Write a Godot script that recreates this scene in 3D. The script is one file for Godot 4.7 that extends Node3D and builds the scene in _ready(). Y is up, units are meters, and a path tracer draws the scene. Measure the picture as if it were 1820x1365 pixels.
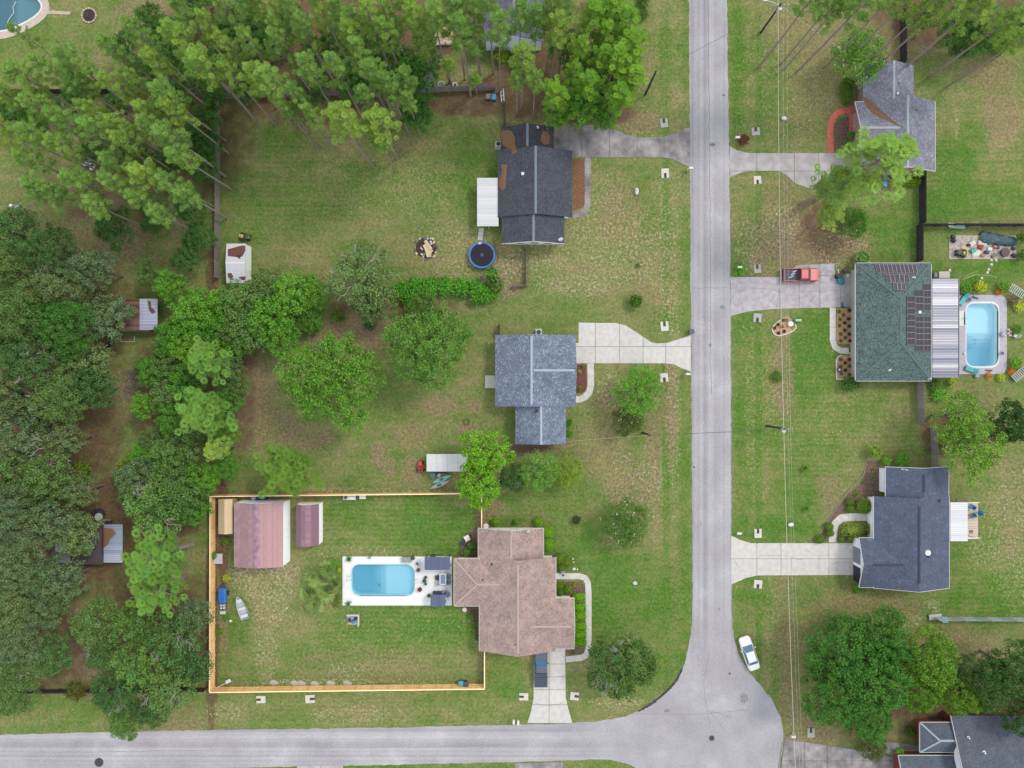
extends Node3D
# A suburban crossroads in Florida seen straight down from a drone 104 m up. Metres, y up, north is -z.
const ALT := 104.0     # height of the camera above the ground
const PPM := 12.0      # photograph pixels per metre on the ground
const GAIN := 2.0      # how bright a flat matt sheet of reflectance 1 comes out
var R := RandomNumberGenerator.new()
var taken := {}
var mats := {}
var meshes := {}

func _ready() -> void:
	R.seed = 71
	view_and_light()
	make_ground()
	make_roads()
	make_driveways()
	make_pools()
	make_houses()
	make_sheds()
	make_fences()
	make_poles()
	make_trees()
	make_shrubs()
	make_vehicles()
	make_small_things()

# ---------------------------------------------------------------- camera and light
func view_and_light() -> void:
	var cam := Camera3D.new()
	cam.name = "camera"
	add_child(cam)
	cam.position = Vector3(0, ALT, 0)
	cam.rotation_degrees = Vector3(-90, 0, 0)
	cam.fov = rad_to_deg(2.0 * atan(682.5 / PPM / ALT))
	cam.far = 900.0
	cam.current = true
	var sky_mat := ProceduralSkyMaterial.new()
	sky_mat.sky_top_color = Color(0.865, 0.885, 0.905)
	sky_mat.sky_horizon_color = Color(0.76, 0.785, 0.81)
	sky_mat.sky_curve = 0.25
	sky_mat.ground_bottom_color = Color(0.30, 0.32, 0.26)
	sky_mat.ground_horizon_color = Color(0.62, 0.65, 0.66)
	sky_mat.sun_angle_max = 1.0
	var sky := Sky.new()
	sky.sky_material = sky_mat
	var env := Environment.new()
	env.background_mode = Environment.BG_SKY
	env.sky = sky
	env.tonemap_mode = Environment.TONE_MAPPER_LINEAR
	env.tonemap_exposure = 2.25
	env.sdfgi_enabled = true
	env.ssao_enabled = true
	env.ssil_enabled = true
	var we := WorldEnvironment.new()
	we.name = "world_environment"
	we.environment = env
	add_child(we)
	var sun := DirectionalLight3D.new()
	sun.name = "sun"
	sun.light_color = Color(1.0, 0.97, 0.92)
	sun.light_energy = 0.38
	sun.light_angular_distance = 14.0
	sun.shadow_enabled = true
	add_child(sun)
	sun.look_at_from_position(Vector3(58, 92, -42), Vector3.ZERO, Vector3.UP)

# ---------------------------------------------------------------- helpers: places
# where the ground (or a level y above it) shows at a photograph pixel
func P(px: float, py: float, y := 0.0) -> Vector3:
	var k := (ALT - y) / ALT / PPM
	return Vector3((px - 910.0) * k, y, (py - 682.5) * k)

func P2(px: float, py: float, y := 0.0) -> Vector2:
	var p := P(px, py, y)
	return Vector2(p.x, p.z)

func poly_at(a: Array, y := 0.0) -> PackedVector2Array:
	var out := PackedVector2Array()
	for i in range(0, a.size(), 2):
		out.append(P2(a[i], a[i + 1], y))
	return out

func rect_at(x0: float, y0: float, x1: float, y1: float, y := 0.0) -> PackedVector2Array:
	return poly_at([x0, y0, x1, y0, x1, y1, x0, y1], y)

# ---------------------------------------------------------------- helpers: colours and materials
# a colour as it looks flat under this sky (0 to 255), turned into the surface's own colour
func D(r: float, g: float, b: float) -> Color:
	var c := Color(r / 255.0, g / 255.0, b / 255.0).srgb_to_linear()
	return Color(c.r / GAIN, c.g / GAIN, c.b / GAIN).linear_to_srgb()

func mat(key: String, c: Color, rough := 0.9, metal := 0.0) -> StandardMaterial3D:
	if mats.has(key):
		return mats[key]
	var m := StandardMaterial3D.new()
	m.resource_name = key
	m.albedo_color = c
	m.roughness = rough
	m.metallic = metal
	m.vertex_color_use_as_albedo = true
	mats[key] = m
	return m

func plain(r: float, g: float, b: float, rough := 0.8, metal := 0.0) -> StandardMaterial3D:
	return mat("c%d_%d_%d_%d_%d" % [r, g, b, rough * 100, metal * 100], D(r, g, b), rough, metal)

# mottled surface: two layers of noise over one colour, mapped in world metres
func mottled(key: String, c: Color, spread: float, size: float, rough := 0.95, metal := 0.0) -> StandardMaterial3D:
	if mats.has(key):
		return mats[key]
	var m := mat(key, Color.WHITE, rough, metal)
	if rough > 0.85:
		m.metallic_specular = 0.2
	var n1 := FastNoiseLite.new()
	n1.seed = key.hash() % 1000
	n1.frequency = 0.02
	n1.fractal_octaves = 5
	n1.fractal_gain = 0.62
	var img := n1.get_seamless_image(256, 256)
	var src := img.get_data()
	var out := PackedByteArray()
	out.resize(256 * 256 * 3)
	var rr := RandomNumberGenerator.new()
	rr.seed = 5
	for i in 65536:
		var f := 1.0 + spread * (src[i] / 127.5 - 1.0) + spread * 0.35 * (rr.randf() - 0.5)
		out[i * 3] = clampi(int(c.r * 255.0 * f), 0, 255)
		out[i * 3 + 1] = clampi(int(c.g * 255.0 * f), 0, 255)
		out[i * 3 + 2] = clampi(int(c.b * 255.0 * f), 0, 255)
	m.albedo_texture = ImageTexture.create_from_image(Image.create_from_data(256, 256, false, Image.FORMAT_RGB8, out))
	m.uv1_triplanar = true
	m.uv1_world_triplanar = true
	m.uv1_scale = Vector3.ONE / size
	return m

func glass(key: String, c: Color, alpha: float, rough := 0.06) -> StandardMaterial3D:
	if mats.has(key):
		return mats[key]
	var m := mat(key, Color(c.r, c.g, c.b, alpha), rough)
	m.transparency = BaseMaterial3D.TRANSPARENCY_ALPHA
	return m

# asphalt shingles in staggered rows: 512 texels cover 12.8 m
func shingles(key: String, base: Color, spread: float, odd: Color, odd_share: float, tab := 12) -> StandardMaterial3D:
	if mats.has(key):
		return mats[key]
	var rr := RandomNumberGenerator.new()
	rr.seed = key.hash() % 9999
	var img := Image.create(512, 512, false, Image.FORMAT_RGB8)
	var big := FastNoiseLite.new()
	big.seed = rr.seed % 100
	big.frequency = 0.012
	for row in 86:
		var x := -rr.randi_range(0, tab)
		while x < 512:
			var w := tab + rr.randi_range(-3, 3)
			var c := base
			if rr.randf() < odd_share:
				c = base.lerp(odd, rr.randf_range(0.4, 1.0))
			var f := 1.0 + spread * rr.randf_range(-1.0, 1.0) + 0.12 * big.get_noise_2d(x, row * 6)
			img.fill_rect(Rect2i(x, row * 6, w, 6), Color(c.r * f, c.g * f, c.b * f))
			x += w
	var m := mat(key, Color.WHITE, 0.93)
	m.albedo_texture = ImageTexture.create_from_image(img)
	return m

# ---------------------------------------------------------------- helpers: meshes
class MB:
	var v := PackedVector3Array()
	var n := PackedVector3Array()
	var c := PackedColorArray()
	var u := PackedVector2Array()
	var k := Color.WHITE
	func tri(a: Vector3, b: Vector3, d: Vector3, ua := Vector2.ZERO, ub := Vector2.ZERO, ud := Vector2.ZERO) -> void:
		var nn := (b - a).cross(d - a).normalized()
		v.append(a); v.append(d); v.append(b)
		n.append(nn); n.append(nn); n.append(nn)
		c.append(k); c.append(k); c.append(k)
		u.append(ua); u.append(ud); u.append(ub)
	func quad(a: Vector3, b: Vector3, d: Vector3, e: Vector3) -> void:
		tri(a, b, d)
		tri(a, d, e)
	func up(a: Vector3, b: Vector3, d: Vector3) -> void:
		if (b - a).cross(d - a).y >= 0.0:
			tri(a, b, d)
		else:
			tri(a, d, b)
	# box; with a bevel its upper edges are chamfered
	func box(o: Vector3, s: Vector3, bs := Basis.IDENTITY, bev := 0.0) -> void:
		var h := s * 0.5
		var y1 := h.y - bev
		var q := []
		for y in [-h.y, y1]:
			for p in [Vector2(-1, -1), Vector2(1, -1), Vector2(1, 1), Vector2(-1, 1)]:
				q.append(o + bs * Vector3(p.x * h.x, y, p.y * h.z))
		for i in 4:
			var j := (i + 1) % 4
			quad(q[i], q[i + 4], q[j + 4], q[j])
		quad(q[0], q[1], q[2], q[3])
		if bev > 0.0:
			var t := []
			for p in [Vector2(-1, -1), Vector2(1, -1), Vector2(1, 1), Vector2(-1, 1)]:
				t.append(o + bs * Vector3(p.x * (h.x - bev), h.y, p.y * (h.z - bev)))
			for i in 4:
				var j := (i + 1) % 4
				quad(q[i + 4], t[i], t[j], q[j + 4])
			quad(t[3], t[2], t[1], t[0])
		else:
			quad(q[7], q[6], q[5], q[4])
	func tube(pts: Array, r0: float, r1: float, sides := 6, capped := true) -> void:
		var rings := []
		for i in pts.size():
			var a: Vector3 = pts[maxi(i - 1, 0)]
			var b: Vector3 = pts[mini(i + 1, pts.size() - 1)]
			var d := (b - a).normalized()
			var s := d.cross(Vector3.RIGHT if absf(d.x) < 0.8 else Vector3.UP).normalized()
			var t := s.cross(d)
			var r := lerpf(r0, r1, float(i) / maxf(1.0, pts.size() - 1))
			var ring := []
			for j in sides:
				var w := TAU * j / sides
				ring.append(pts[i] + (s * cos(w) + t * sin(w)) * r)
			rings.append(ring)
		for i in rings.size() - 1:
			for j in sides:
				var jj := (j + 1) % sides
				quad(rings[i][j], rings[i][jj], rings[i + 1][jj], rings[i + 1][j])
		if capped:
			for j in range(1, sides - 1):
				tri(rings[0][0], rings[0][j + 1], rings[0][j])
				var z: Array = rings[-1]
				tri(z[0], z[j], z[j + 1])
	func cyl(o: Vector3, r: float, h: float, sides := 14, r2 := -1.0) -> void:
		tube([o, o + Vector3(0, h, 0)], r, r if r2 < 0.0 else r2, sides)
	func ball(o: Vector3, s: Vector3, la := 6, lo := 10, bs := Basis.IDENTITY) -> void:
		for i in la:
			for j in lo:
				var q := []
				for e in [[i, j], [i, j + 1], [i + 1, j + 1], [i + 1, j]]:
					var th: float = PI * e[0] / la
					var ph: float = TAU * e[1] / lo
					q.append(o + bs * (Vector3(sin(th) * cos(ph), cos(th), sin(th) * sin(ph)) * s))
				quad(q[0], q[1], q[2], q[3])
	# flat polygon (x, z) pulled up from y0 to y1
	func prism(poly: PackedVector2Array, y0: float, y1: float, bottom := false) -> void:
		var ids := Geometry2D.triangulate_polygon(poly)
		for i in range(0, ids.size(), 3):
			var a := poly[ids[i]]; var b := poly[ids[i + 1]]; var d := poly[ids[i + 2]]
			up(Vector3(a.x, y1, a.y), Vector3(b.x, y1, b.y), Vector3(d.x, y1, d.y))
			if bottom:
				tri(Vector3(a.x, y0, a.y), Vector3(b.x, y0, b.y), Vector3(d.x, y0, d.y))
		if y1 > y0:
			var cw := Geometry2D.is_polygon_clockwise(poly)
			for i in poly.size():
				var a := poly[i]; var b := poly[(i + 1) % poly.size()]
				var q := [Vector3(a.x, y0, a.y), Vector3(b.x, y0, b.y), Vector3(b.x, y1, b.y), Vector3(a.x, y1, a.y)]
				if cw:
					quad(q[0], q[1], q[2], q[3])
				else:
					quad(q[3], q[2], q[1], q[0])
	# sections of eight points along z: each [z, half width, bottom, top]
	func hull(st: Array, tuck := 0.86) -> void:
		var rings := []
		for s in st:
			var w: float = s[1]; var a: float = s[2]; var b: float = s[3]; var h := b - a
			rings.append([Vector3(-w * 0.9, a, s[0]), Vector3(-w, a + h * 0.25, s[0]), Vector3(-w, a + h * 0.72, s[0]), Vector3(-w * tuck, b, s[0]),
				Vector3(w * tuck, b, s[0]), Vector3(w, a + h * 0.72, s[0]), Vector3(w, a + h * 0.25, s[0]), Vector3(w * 0.9, a, s[0])])
		for i in rings.size() - 1:
			for j in 8:
				var jj := (j + 1) % 8
				quad(rings[i][j], rings[i + 1][j], rings[i + 1][jj], rings[i][jj])
		for j in range(1, 7):
			tri(rings[0][0], rings[0][j], rings[0][j + 1])
			tri(rings[-1][0], rings[-1][j + 1], rings[-1][j])
	func leaf(p: Vector3, along: Vector3, side: Vector3) -> void:
		var a := p + along * 0.5 + side
		var b := p + along
		var e := p + along * 0.5 - side
		tri(p, a, b)
		tri(p, b, e)
	func mesh() -> ArrayMesh:
		var am := ArrayMesh.new()
		if v.is_empty():
			return am
		var arr := []
		arr.resize(Mesh.ARRAY_MAX)
		arr[Mesh.ARRAY_VERTEX] = v
		arr[Mesh.ARRAY_NORMAL] = n
		arr[Mesh.ARRAY_COLOR] = c
		arr[Mesh.ARRAY_TEX_UV] = u
		am.add_surface_from_arrays(Mesh.PRIMITIVE_TRIANGLES, arr)
		return am

# ---------------------------------------------------------------- helpers: nodes
func numbered(called: String) -> String:
	var k: int = taken.get(called, 0)
	taken[called] = k + 1
	return called if k == 0 else "%s_%03d" % [called, k]

func thing(called: String, label: String, category: String, at := Vector3.ZERO, turn := 0.0, group := "") -> Node3D:
	var o := Node3D.new()
	o.name = numbered(called)
	add_child(o)
	o.position = at
	o.rotation.y = turn
	o.set_meta("label", label)
	o.set_meta("category", category)
	if group != "":
		o.set_meta("group", group)
	return o

func put(called: String, m: Mesh, material: Material, parent: Node3D, at := Vector3.ZERO, kind := "") -> MeshInstance3D:
	var o := MeshInstance3D.new()
	o.name = called
	o.mesh = m
	o.material_override = material
	parent.add_child(o, true)
	o.position = at
	if kind != "":
		o.set_meta("kind", kind)
	return o

func setting(called: String) -> Node3D:
	var o := Node3D.new()
	o.name = numbered(called)
	o.set_meta("kind", "structure")
	add_child(o)
	return o

# a small thing from a table of parts: [name, shape, place, size, material]; shapes: box, can (size r, h, r2), ball, bar (place to size, r)
func kit(called: String, label: String, category: String, px: float, py: float, turn_deg: float, parts: Array, y := 0.0, group := "") -> Node3D:
	var t := thing(called, label, category, P(px, py, y), deg_to_rad(turn_deg), group)
	for p in parts:
		var mb := MB.new()
		match p[1]:
			"box": mb.box(p[2], p[3], Basis.IDENTITY, minf(0.03, minf(p[3].x, minf(p[3].y, p[3].z)) * 0.25))
			"can": mb.cyl(p[2], p[3].x, p[3].y, 14, p[3].z)
			"ball": mb.ball(p[2], p[3])
			"bar": mb.tube([p[2], p[3]], p[5], p[5], 6)
			"roll": mb.tube([p[2] - Vector3(p[3].y * 0.5, 0, 0), p[2] + Vector3(p[3].y * 0.5, 0, 0)], p[3].x, p[3].x, 14)
		put(p[0], mb.mesh(), p[4], t)
	return t

func nth(i: int) -> String:
	var w := ["first", "second", "third", "fourth", "fifth", "sixth", "seventh", "eighth", "ninth", "tenth", "eleventh", "twelfth", "thirteenth", "fourteenth", "fifteenth", "sixteenth", "seventeenth", "eighteenth", "nineteenth", "twentieth"]
	return w[i] if i < w.size() else "twenty-" + w[i - 20]

# ---------------------------------------------------------------- ground
const TX0 := -114   # photograph pixel at the ground texture's first column and row: one texel is one pixel, 8.3 cm
const TY0 := -85
const TW := 2048
const TH := 1536

func world_uv(p: Vector3) -> Vector2:
	return Vector2((p.x * PPM + 910.0 - TX0) / TW, (p.z * PPM + 682.5 - TY0) / TH)

func blot(grid: PackedFloat32Array, cx: float, cy: float, rx: float, ry: float, s: float) -> void:
	var x0 := maxi(0, int((cx - rx * 1.3 - TX0) / 4)); var x1 := mini(511, int((cx + rx * 1.3 - TX0) / 4))
	var y0 := maxi(0, int((cy - ry * 1.3 - TY0) / 4)); var y1 := mini(383, int((cy + ry * 1.3 - TY0) / 4))
	for y in range(y0, y1 + 1):
		for x in range(x0, x1 + 1):
			var dx := (x * 4 + TX0 - cx) / rx
			var dy := (y * 4 + TY0 - cy) / ry
			var d := dx * dx + dy * dy
			var w := s * clampf(1.5 - d, 0.0, 1.0)
			if w > grid[y * 512 + x]:
				grid[y * 512 + x] = w

func noise_bytes(seed_: int, freq: float, oct: int, sx := 1.0) -> PackedByteArray:
	var f := FastNoiseLite.new()
	f.seed = seed_
	f.noise_type = FastNoiseLite.TYPE_SIMPLEX_SMOOTH
	f.frequency = freq
	f.fractal_octaves = oct
	f.fractal_gain = 0.6
	var im := f.get_image(int(TW / sx), TH)
	im.convert(Image.FORMAT_L8)
	if sx != 1.0:
		im.resize(TW, TH, Image.INTERPOLATE_BILINEAR)
	return im.get_data()

func new_grid() -> PackedFloat32Array:
	var g := PackedFloat32Array()
	g.resize(512 * 384)
	return g

func make_ground() -> void:
	var dirt := new_grid(); var straw := new_grid(); var sand := new_grid(); var lush := new_grid(); var mown := new_grid()
	# patches as the photograph shows them: centre, radii, strength
	for b in [[440, 700, 45, 70, 0.8], [475, 770, 70, 50, 0.6], [610, 600, 70, 45, 0.8], [650, 560, 60, 32, 0.85], [545, 775, 50, 24, 0.7], [1130, 215, 42, 22, 0.85], [1470, 60, 150, 60, 0.45],
			[1600, 60, 90, 50, 0.6], [1420, 430, 62, 75, 0.75], [1390, 420, 60, 130, 0.5], [1500, 430, 60, 40, 0.55], [1440, 1290, 90, 36, 0.6], [180, 420, 90, 60, 0.6], [220, 700, 60, 55, 0.55], [130, 1130, 26, 90, 0.7],
			[160, 1180, 44, 70, 0.65], [1160, 480, 60, 120, 0.4], [1100, 380, 50, 60, 0.5], [1390, 660, 22, 100, 0.55], [1360, 470, 30, 60, 0.6], [1540, 1080, 120, 30, 0.5], [1690, 1170, 110, 60, 0.5], [1780, 200, 40, 60, 0.55],
			[1440, 170, 60, 90, 0.4], [1760, 130, 60, 40, 0.5], [250, 25, 60, 40, 0.6], [200, 110, 60, 40, 0.45], [880, 820, 20, 30, 0.8], [870, 900, 30, 20, 0.6], [690, 250, 60, 40, 0.35], [1060, 790, 60, 70, 0.45], [1090, 720, 40, 50, 0.5],
			[1120, 860, 50, 60, 0.5], [1020, 800, 40, 40, 0.4], [1160, 780, 18, 120, 0.55], [1190, 720, 14, 120, 0.6], [560, 1090, 160, 40, 0.3], [640, 1180, 160, 40, 0.4], [600, 1260, 300, 20, 0.35], [300, 1275, 90, 30, 0.45], [730, 770, 40, 30, 0.5],
			[670, 805, 16, 24, 0.8], [690, 830, 14, 20, 0.6], [730, 835, 20, 30, 0.7], [840, 720, 16, 14, 0.8], [830, 760, 24, 10, 0.7], [780, 720, 34, 20, 0.6], [860, 800, 40, 20, 0.5], [1480, 890, 24, 40, 0.5], [1470, 860, 30, 24, 0.5], [1200, 1020, 14, 120, 0.35],
			[1330, 1110, 14, 60, 0.4], [1390, 1100, 20, 120, 0.45], [1400, 1250, 20, 60, 0.6], [1730, 710, 60, 40, 0.4], [1800, 900, 30, 120, 0.4], [560, 950, 30, 60, 0.3], [455, 1010, 60, 20, 0.5], [395, 1010, 14, 180, 0.6], [1140, 100, 26, 80, 0.4],
			[60, 360, 100, 50, 0.35], [130, 100, 60, 60, 0.35], [780, 440, 90, 70, 0.4], [890, 480, 50, 60, 0.6], [1050, 500, 90, 50, 0.35], [960, 790, 60, 12, 0.85], [855, 940, 16, 60, 0.7], [520, 420, 60, 50, 0.3], [620, 380, 60, 40, 0.35]]:
		blot(dirt, b[0], b[1], b[2], b[3], b[4])
	for b in [[830, 180, 90, 26, 0.75], [930, 160, 80, 50, 0.85], [560, 60, 290, 90, 0.8], [560, 180, 140, 50, 0.6], [190, 900, 44, 60, 0.95], [374, 1130, 12, 170, 0.95], [376, 550, 14, 130, 0.85], [393, 940, 14, 90, 0.85], [215, 340, 170, 60, 0.5],
			[300, 250, 160, 120, 0.55], [90, 560, 150, 130, 0.7], [80, 760, 140, 140, 0.75], [90, 950, 160, 120, 0.75], [60, 1150, 110, 90, 0.6], [270, 1120, 110, 130, 0.7], [280, 900, 90, 70, 0.75], [300, 700, 80, 130, 0.6], [400, 580, 130, 60, 0.6],
			[1700, 30, 150, 50, 0.85], [1640, 1230, 140, 60, 0.8], [1560, 1230, 120, 110, 0.5], [1760, 1260, 90, 60, 0.8], [1670, 770, 40, 40, 0.7], [990, 60, 120, 70, 0.8], [1080, 200, 50, 20, 0.75], [430, 700, 26, 120, 0.5], [1470, 410, 60, 60, 0.6], [700, 545, 150, 16, 0.5]]:
		blot(straw, b[0], b[1], b[2], b[3], b[4])
	for b in [[1110, 440, 95, 70, 1], [1060, 380, 60, 80, 0.8], [955, 455, 64, 46, 0.9], [1020, 505, 70, 22, 1.2], [830, 508, 80, 26, 1.2], [800, 440, 70, 50, 0.8], [880, 490, 36, 36, 1.3], [1185, 440, 24, 150, 0.8], [1192, 560, 18, 60, 0.9],
			[1120, 240, 60, 10, 0.9], [1330, 430, 24, 50, 1.2], [1385, 405, 40, 46, 1.2], [1560, 335, 60, 26, 1], [1490, 440, 50, 40, 1.1], [470, 1026, 62, 46, 1.7], [480, 1065, 40, 46, 1.2], [472, 1160, 22, 60, 1.1], [560, 1211, 130, 6, 1.3], [720, 1211, 80, 6, 1], [620, 1190, 40, 16, 0.8],
			[1130, 860, 60, 60, 0.7], [1082, 690, 26, 36, 1.1], [1195, 700, 13, 210, 0.8], [1160, 850, 20, 30, 1.1], [1095, 1246, 56, 10, 1.3], [620, 1268, 80, 14, 0.8], [395, 1262, 40, 16, 1.1], [1800, 950, 60, 130, 0.8], [1655, 1073, 14, 10, 1.6], [1660, 1092, 8, 12, 1.6], [1605, 1102, 34, 14, 1.2],
			[650, 869, 200, 5, 1.2], [1695, 695, 18, 14, 1.1], [1331, 720, 10, 130, 0.9], [1360, 700, 20, 100, 0.5], [1698, 215, 4, 30, 1.6], [1190, 340, 40, 40, 0.6], [1440, 600, 100, 100, 0.12], [700, 1100, 160, 70, 0.35], [650, 980, 130, 16, 0.5], [700, 330, 160, 60, 0.35], [1370, 170, 90, 120, 0.3], [1165, 120, 40, 110, 0.3],
			[740, 340, 60, 50, 0.5], [1380, 1140, 30, 120, 0.3], [1540, 1095, 40, 12, 0.8], [1740, 975, 24, 40, 0.8], [262, 35, 12, 30, 0.9], [1340, 860, 30, 60, 0.25], [1480, 740, 100, 60, 0.25], [1320, 590, 12, 50, 0.4], [870, 960, 14, 50, 0.5]]:
		blot(sand, b[0], b[1], b[2], b[3], b[4])
	for b in [[1110, 1050, 95, 80, 1], [1215, 1050, 14, 150, 0.9], [1216, 500, 10, 600, 0.45], [560, 330, 120, 60, 0.4], [470, 300, 90, 80, 0.4], [760, 930, 110, 50, 0.75], [620, 910, 60, 30, 0.5], [800, 955, 60, 40, 0.9], [730, 1120, 140, 50, 0.75], [830, 1090, 60, 50, 0.8], [900, 1195, 34, 44, 1], [1440, 640, 46, 90, 1.2],
			[1480, 575, 30, 40, 1], [1175, 1110, 50, 80, 0.9], [1320, 700, 18, 300, 0.6], [1760, 1060, 70, 44, 0.7], [1450, 770, 90, 80, 0.5], [1310, 120, 13, 130, 0.8], [1180, 110, 12, 110, 0.5], [1690, 290, 44, 40, 0.7], [1720, 355, 110, 34, 0.9], [1575, 420, 46, 44, 0.8], [1740, 480, 90, 30, 0.6], [1650, 660, 40, 40, 0.7],
			[960, 930, 70, 80, 0.7], [1040, 990, 40, 60, 0.8], [900, 640, 14, 60, 0.5], [890, 350, 30, 60, 0.6], [840, 330, 40, 90, 0.6], [1400, 960, 70, 60, 0.6], [1330, 560, 14, 60, 0.5], [1330, 1050, 30, 50, 0.7], [1346, 700, 7, 700, 0.75], [1182, 640, 7, 640, 0.75], [40, 80, 60, 60, 0.35], [560, 1160, 80, 30, 0.6], [1000, 870, 80, 40, 0.5], [1700, 1030, 30, 60, 0.7],
			[1420, 860, 40, 40, 0.5], [1480, 1340, 60, 10, 0.6], [700, 1364, 200, 12, 0.8], [420, 1090, 30, 40, 0.8], [1210, 1150, 20, 50, 0.9], [1380, 1170, 12, 60, 0.7], [1730, 230, 30, 30, 0.4]]:
		blot(lush, b[0], b[1], b[2], b[3], b[4])
	for b in [[700, 1120, 150, 80, 1], [690, 930, 160, 56, 1], [1480, 770, 150, 90, 1], [1750, 1060, 90, 50, 1], [540, 340, 140, 110, 0.7], [1720, 280, 100, 90, 0.8], [1100, 1060, 110, 100, 0.6], [960, 900, 110, 60, 0.6], [600, 1266, 330, 26, 0.8], [1440, 640, 60, 100, 0.9]]:
		blot(mown, b[0], b[1], b[2], b[3], b[4])
	var wide := noise_bytes(11, 0.006, 4)
	var mid := noise_bytes(23, 0.035, 4)
	var fine := noise_bytes(37, 0.15, 3)
	var mow := noise_bytes(41, 0.05, 3, 8.0)
	var hsh := RandomNumberGenerator.new()
	hsh.seed = 9
	var spark := PackedByteArray()
	spark.resize(65536)
	for i in 65536:
		spark[i] = hsh.randi() & 255
	var out := PackedByteArray()
	out.resize(TW * TH * 3)
	var o := 0
	var i := 0
	for y in TH:
		var gy := (y >> 2) * 512
		for x in TW:
			var gi := gy + (x >> 2)
			var w := wide[i] / 255.0
			var m := mid[i] / 255.0
			var f := fine[i] / 255.0
			var sp := spark[(x * 7 + y * 131 + ((x * y) >> 3)) & 65535]
			var sp2 := spark[(x * 61 + y * 17 + 977 + ((x * x + y * y) >> 4)) & 65535] / 255.0
			# grass: from dry straw yellow to green
			var g := 0.52 + (w - 0.5) * 0.95 + (m - 0.5) * 0.75 + lush[gi] * 0.55 + (mow[i] / 255.0 - 0.5) * 0.55 + (f - 0.5) * 0.5
			if mown[gi] > 0.0:
				g += mown[gi] * 0.16 * sin(y * 0.72 + m * 3.0 + w * 5.0)
			g = clampf(g, 0.0, 1.25)
			var cr := 154.0 - 49.0 * g
			var cg := 146.0 - 13.0 * g
			var cb := 104.0 - 39.0 * g
			# bare earth and fallen needles, with ragged edges
			var q := clampf((dirt[gi] * (0.35 + m * 1.1 + (f - 0.5) * 0.9) - 0.26) * 2.4, 0.0, 0.8)
			if q > 0.0:
				cr += (152.0 - cr) * q; cg += (132.0 - cg) * q; cb += (106.0 - cb) * q
			q = clampf((straw[gi] * (0.4 + m * 1.0 + (f - 0.5) * 0.7) - 0.24) * 2.4, 0.0, 0.88)
			if q > 0.0:
				cr += (118.0 - cr) * q; cg += (95.0 - cg) * q; cb += (76.0 - cb) * q
			var t := 0.70 + 0.40 * f + 0.22 * sp2
			# pale flecks of sand, clippings and seed heads
			var s := sand[gi] * (0.3 + m * 0.9)
			s *= minf(1.0, 0.35 + s)
			if sp > 254 - s * 84.0 * maxf(0.0, f * 2.4 - 0.6):
				var z := 0.3 + 0.55 * sp2
				cr += (216.0 - cr) * z; cg += (202.0 - cg) * z; cb += (176.0 - cb) * z
			elif s > 0.5:
				var z2 := (s - 0.5) * 0.32
				cr += (170.0 - cr) * z2; cg += (152.0 - cg) * z2; cb += (124.0 - cb) * z2
			out[o] = mini(255, int(cr * t)); out[o + 1] = mini(255, int(cg * t)); out[o + 2] = mini(255, int(cb * t))
			o += 3
			i += 1
	var gm := mat("lawn", D(255, 255, 255), 1.0)
	gm.metallic_specular = 0.1
	gm.albedo_texture = ImageTexture.create_from_image(Image.create_from_data(TW, TH, false, Image.FORMAT_RGB8, out))
	# one sheet out to the horizon, open only where the pools are sunk
	var mb := MB.new()
	var rects: Array[Rect2] = [Rect2(-400, -400, 800, 800)]
	for p in pool_outlines():
		var hole: PackedVector2Array = p
		var bb := Rect2(hole[0], Vector2.ZERO)
		for q in hole:
			bb = bb.expand(q)
		bb = bb.grow(0.4)
		var next: Array[Rect2] = []
		for r in rects:
			if not r.intersects(bb):
				next.append(r)
				continue
			if r.position.y < bb.position.y:
				next.append(Rect2(r.position, Vector2(r.size.x, bb.position.y - r.position.y)))
			if r.end.y > bb.end.y:
				next.append(Rect2(r.position.x, bb.end.y, r.size.x, r.end.y - bb.end.y))
			var ya := maxf(r.position.y, bb.position.y)
			var yb := minf(r.end.y, bb.end.y)
			if r.position.x < bb.position.x:
				next.append(Rect2(r.position.x, ya, bb.position.x - r.position.x, yb - ya))
			if r.end.x > bb.end.x:
				next.append(Rect2(bb.end.x, ya, r.end.x - bb.end.x, yb - ya))
		rects = next
		var cut: PackedVector2Array = Geometry2D.offset_polygon(hole, 0.06)[0]
		for part in frame_pieces(bb, cut):
			mb.prism(part, 0.0, 0.0)
	for r in rects:
		mb.quad(Vector3(r.position.x, 0, r.end.y), Vector3(r.end.x, 0, r.end.y), Vector3(r.end.x, 0, r.position.y), Vector3(r.position.x, 0, r.position.y))
	for k in mb.v.size():
		mb.u[k] = world_uv(mb.v[k])
	var go := put("ground", mb.mesh(), gm, self)
	go.set_meta("kind", "structure")

# a rectangle with a hole, as four pieces round the hole's middle
func frame_pieces(bb: Rect2, hole: PackedVector2Array) -> Array:
	var out := []
	var c := bb.get_center()
	for q in [Rect2(bb.position, c - bb.position), Rect2(c.x, bb.position.y, bb.end.x - c.x, c.y - bb.position.y), Rect2(c, bb.end - c), Rect2(bb.position.x, c.y, c.x - bb.position.x, bb.end.y - c.y)]:
		var poly := PackedVector2Array([q.position, Vector2(q.end.x, q.position.y), q.end, Vector2(q.position.x, q.end.y)])
		for piece in Geometry2D.clip_polygons(poly, hole):
			out.append(piece)
	return out

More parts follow.
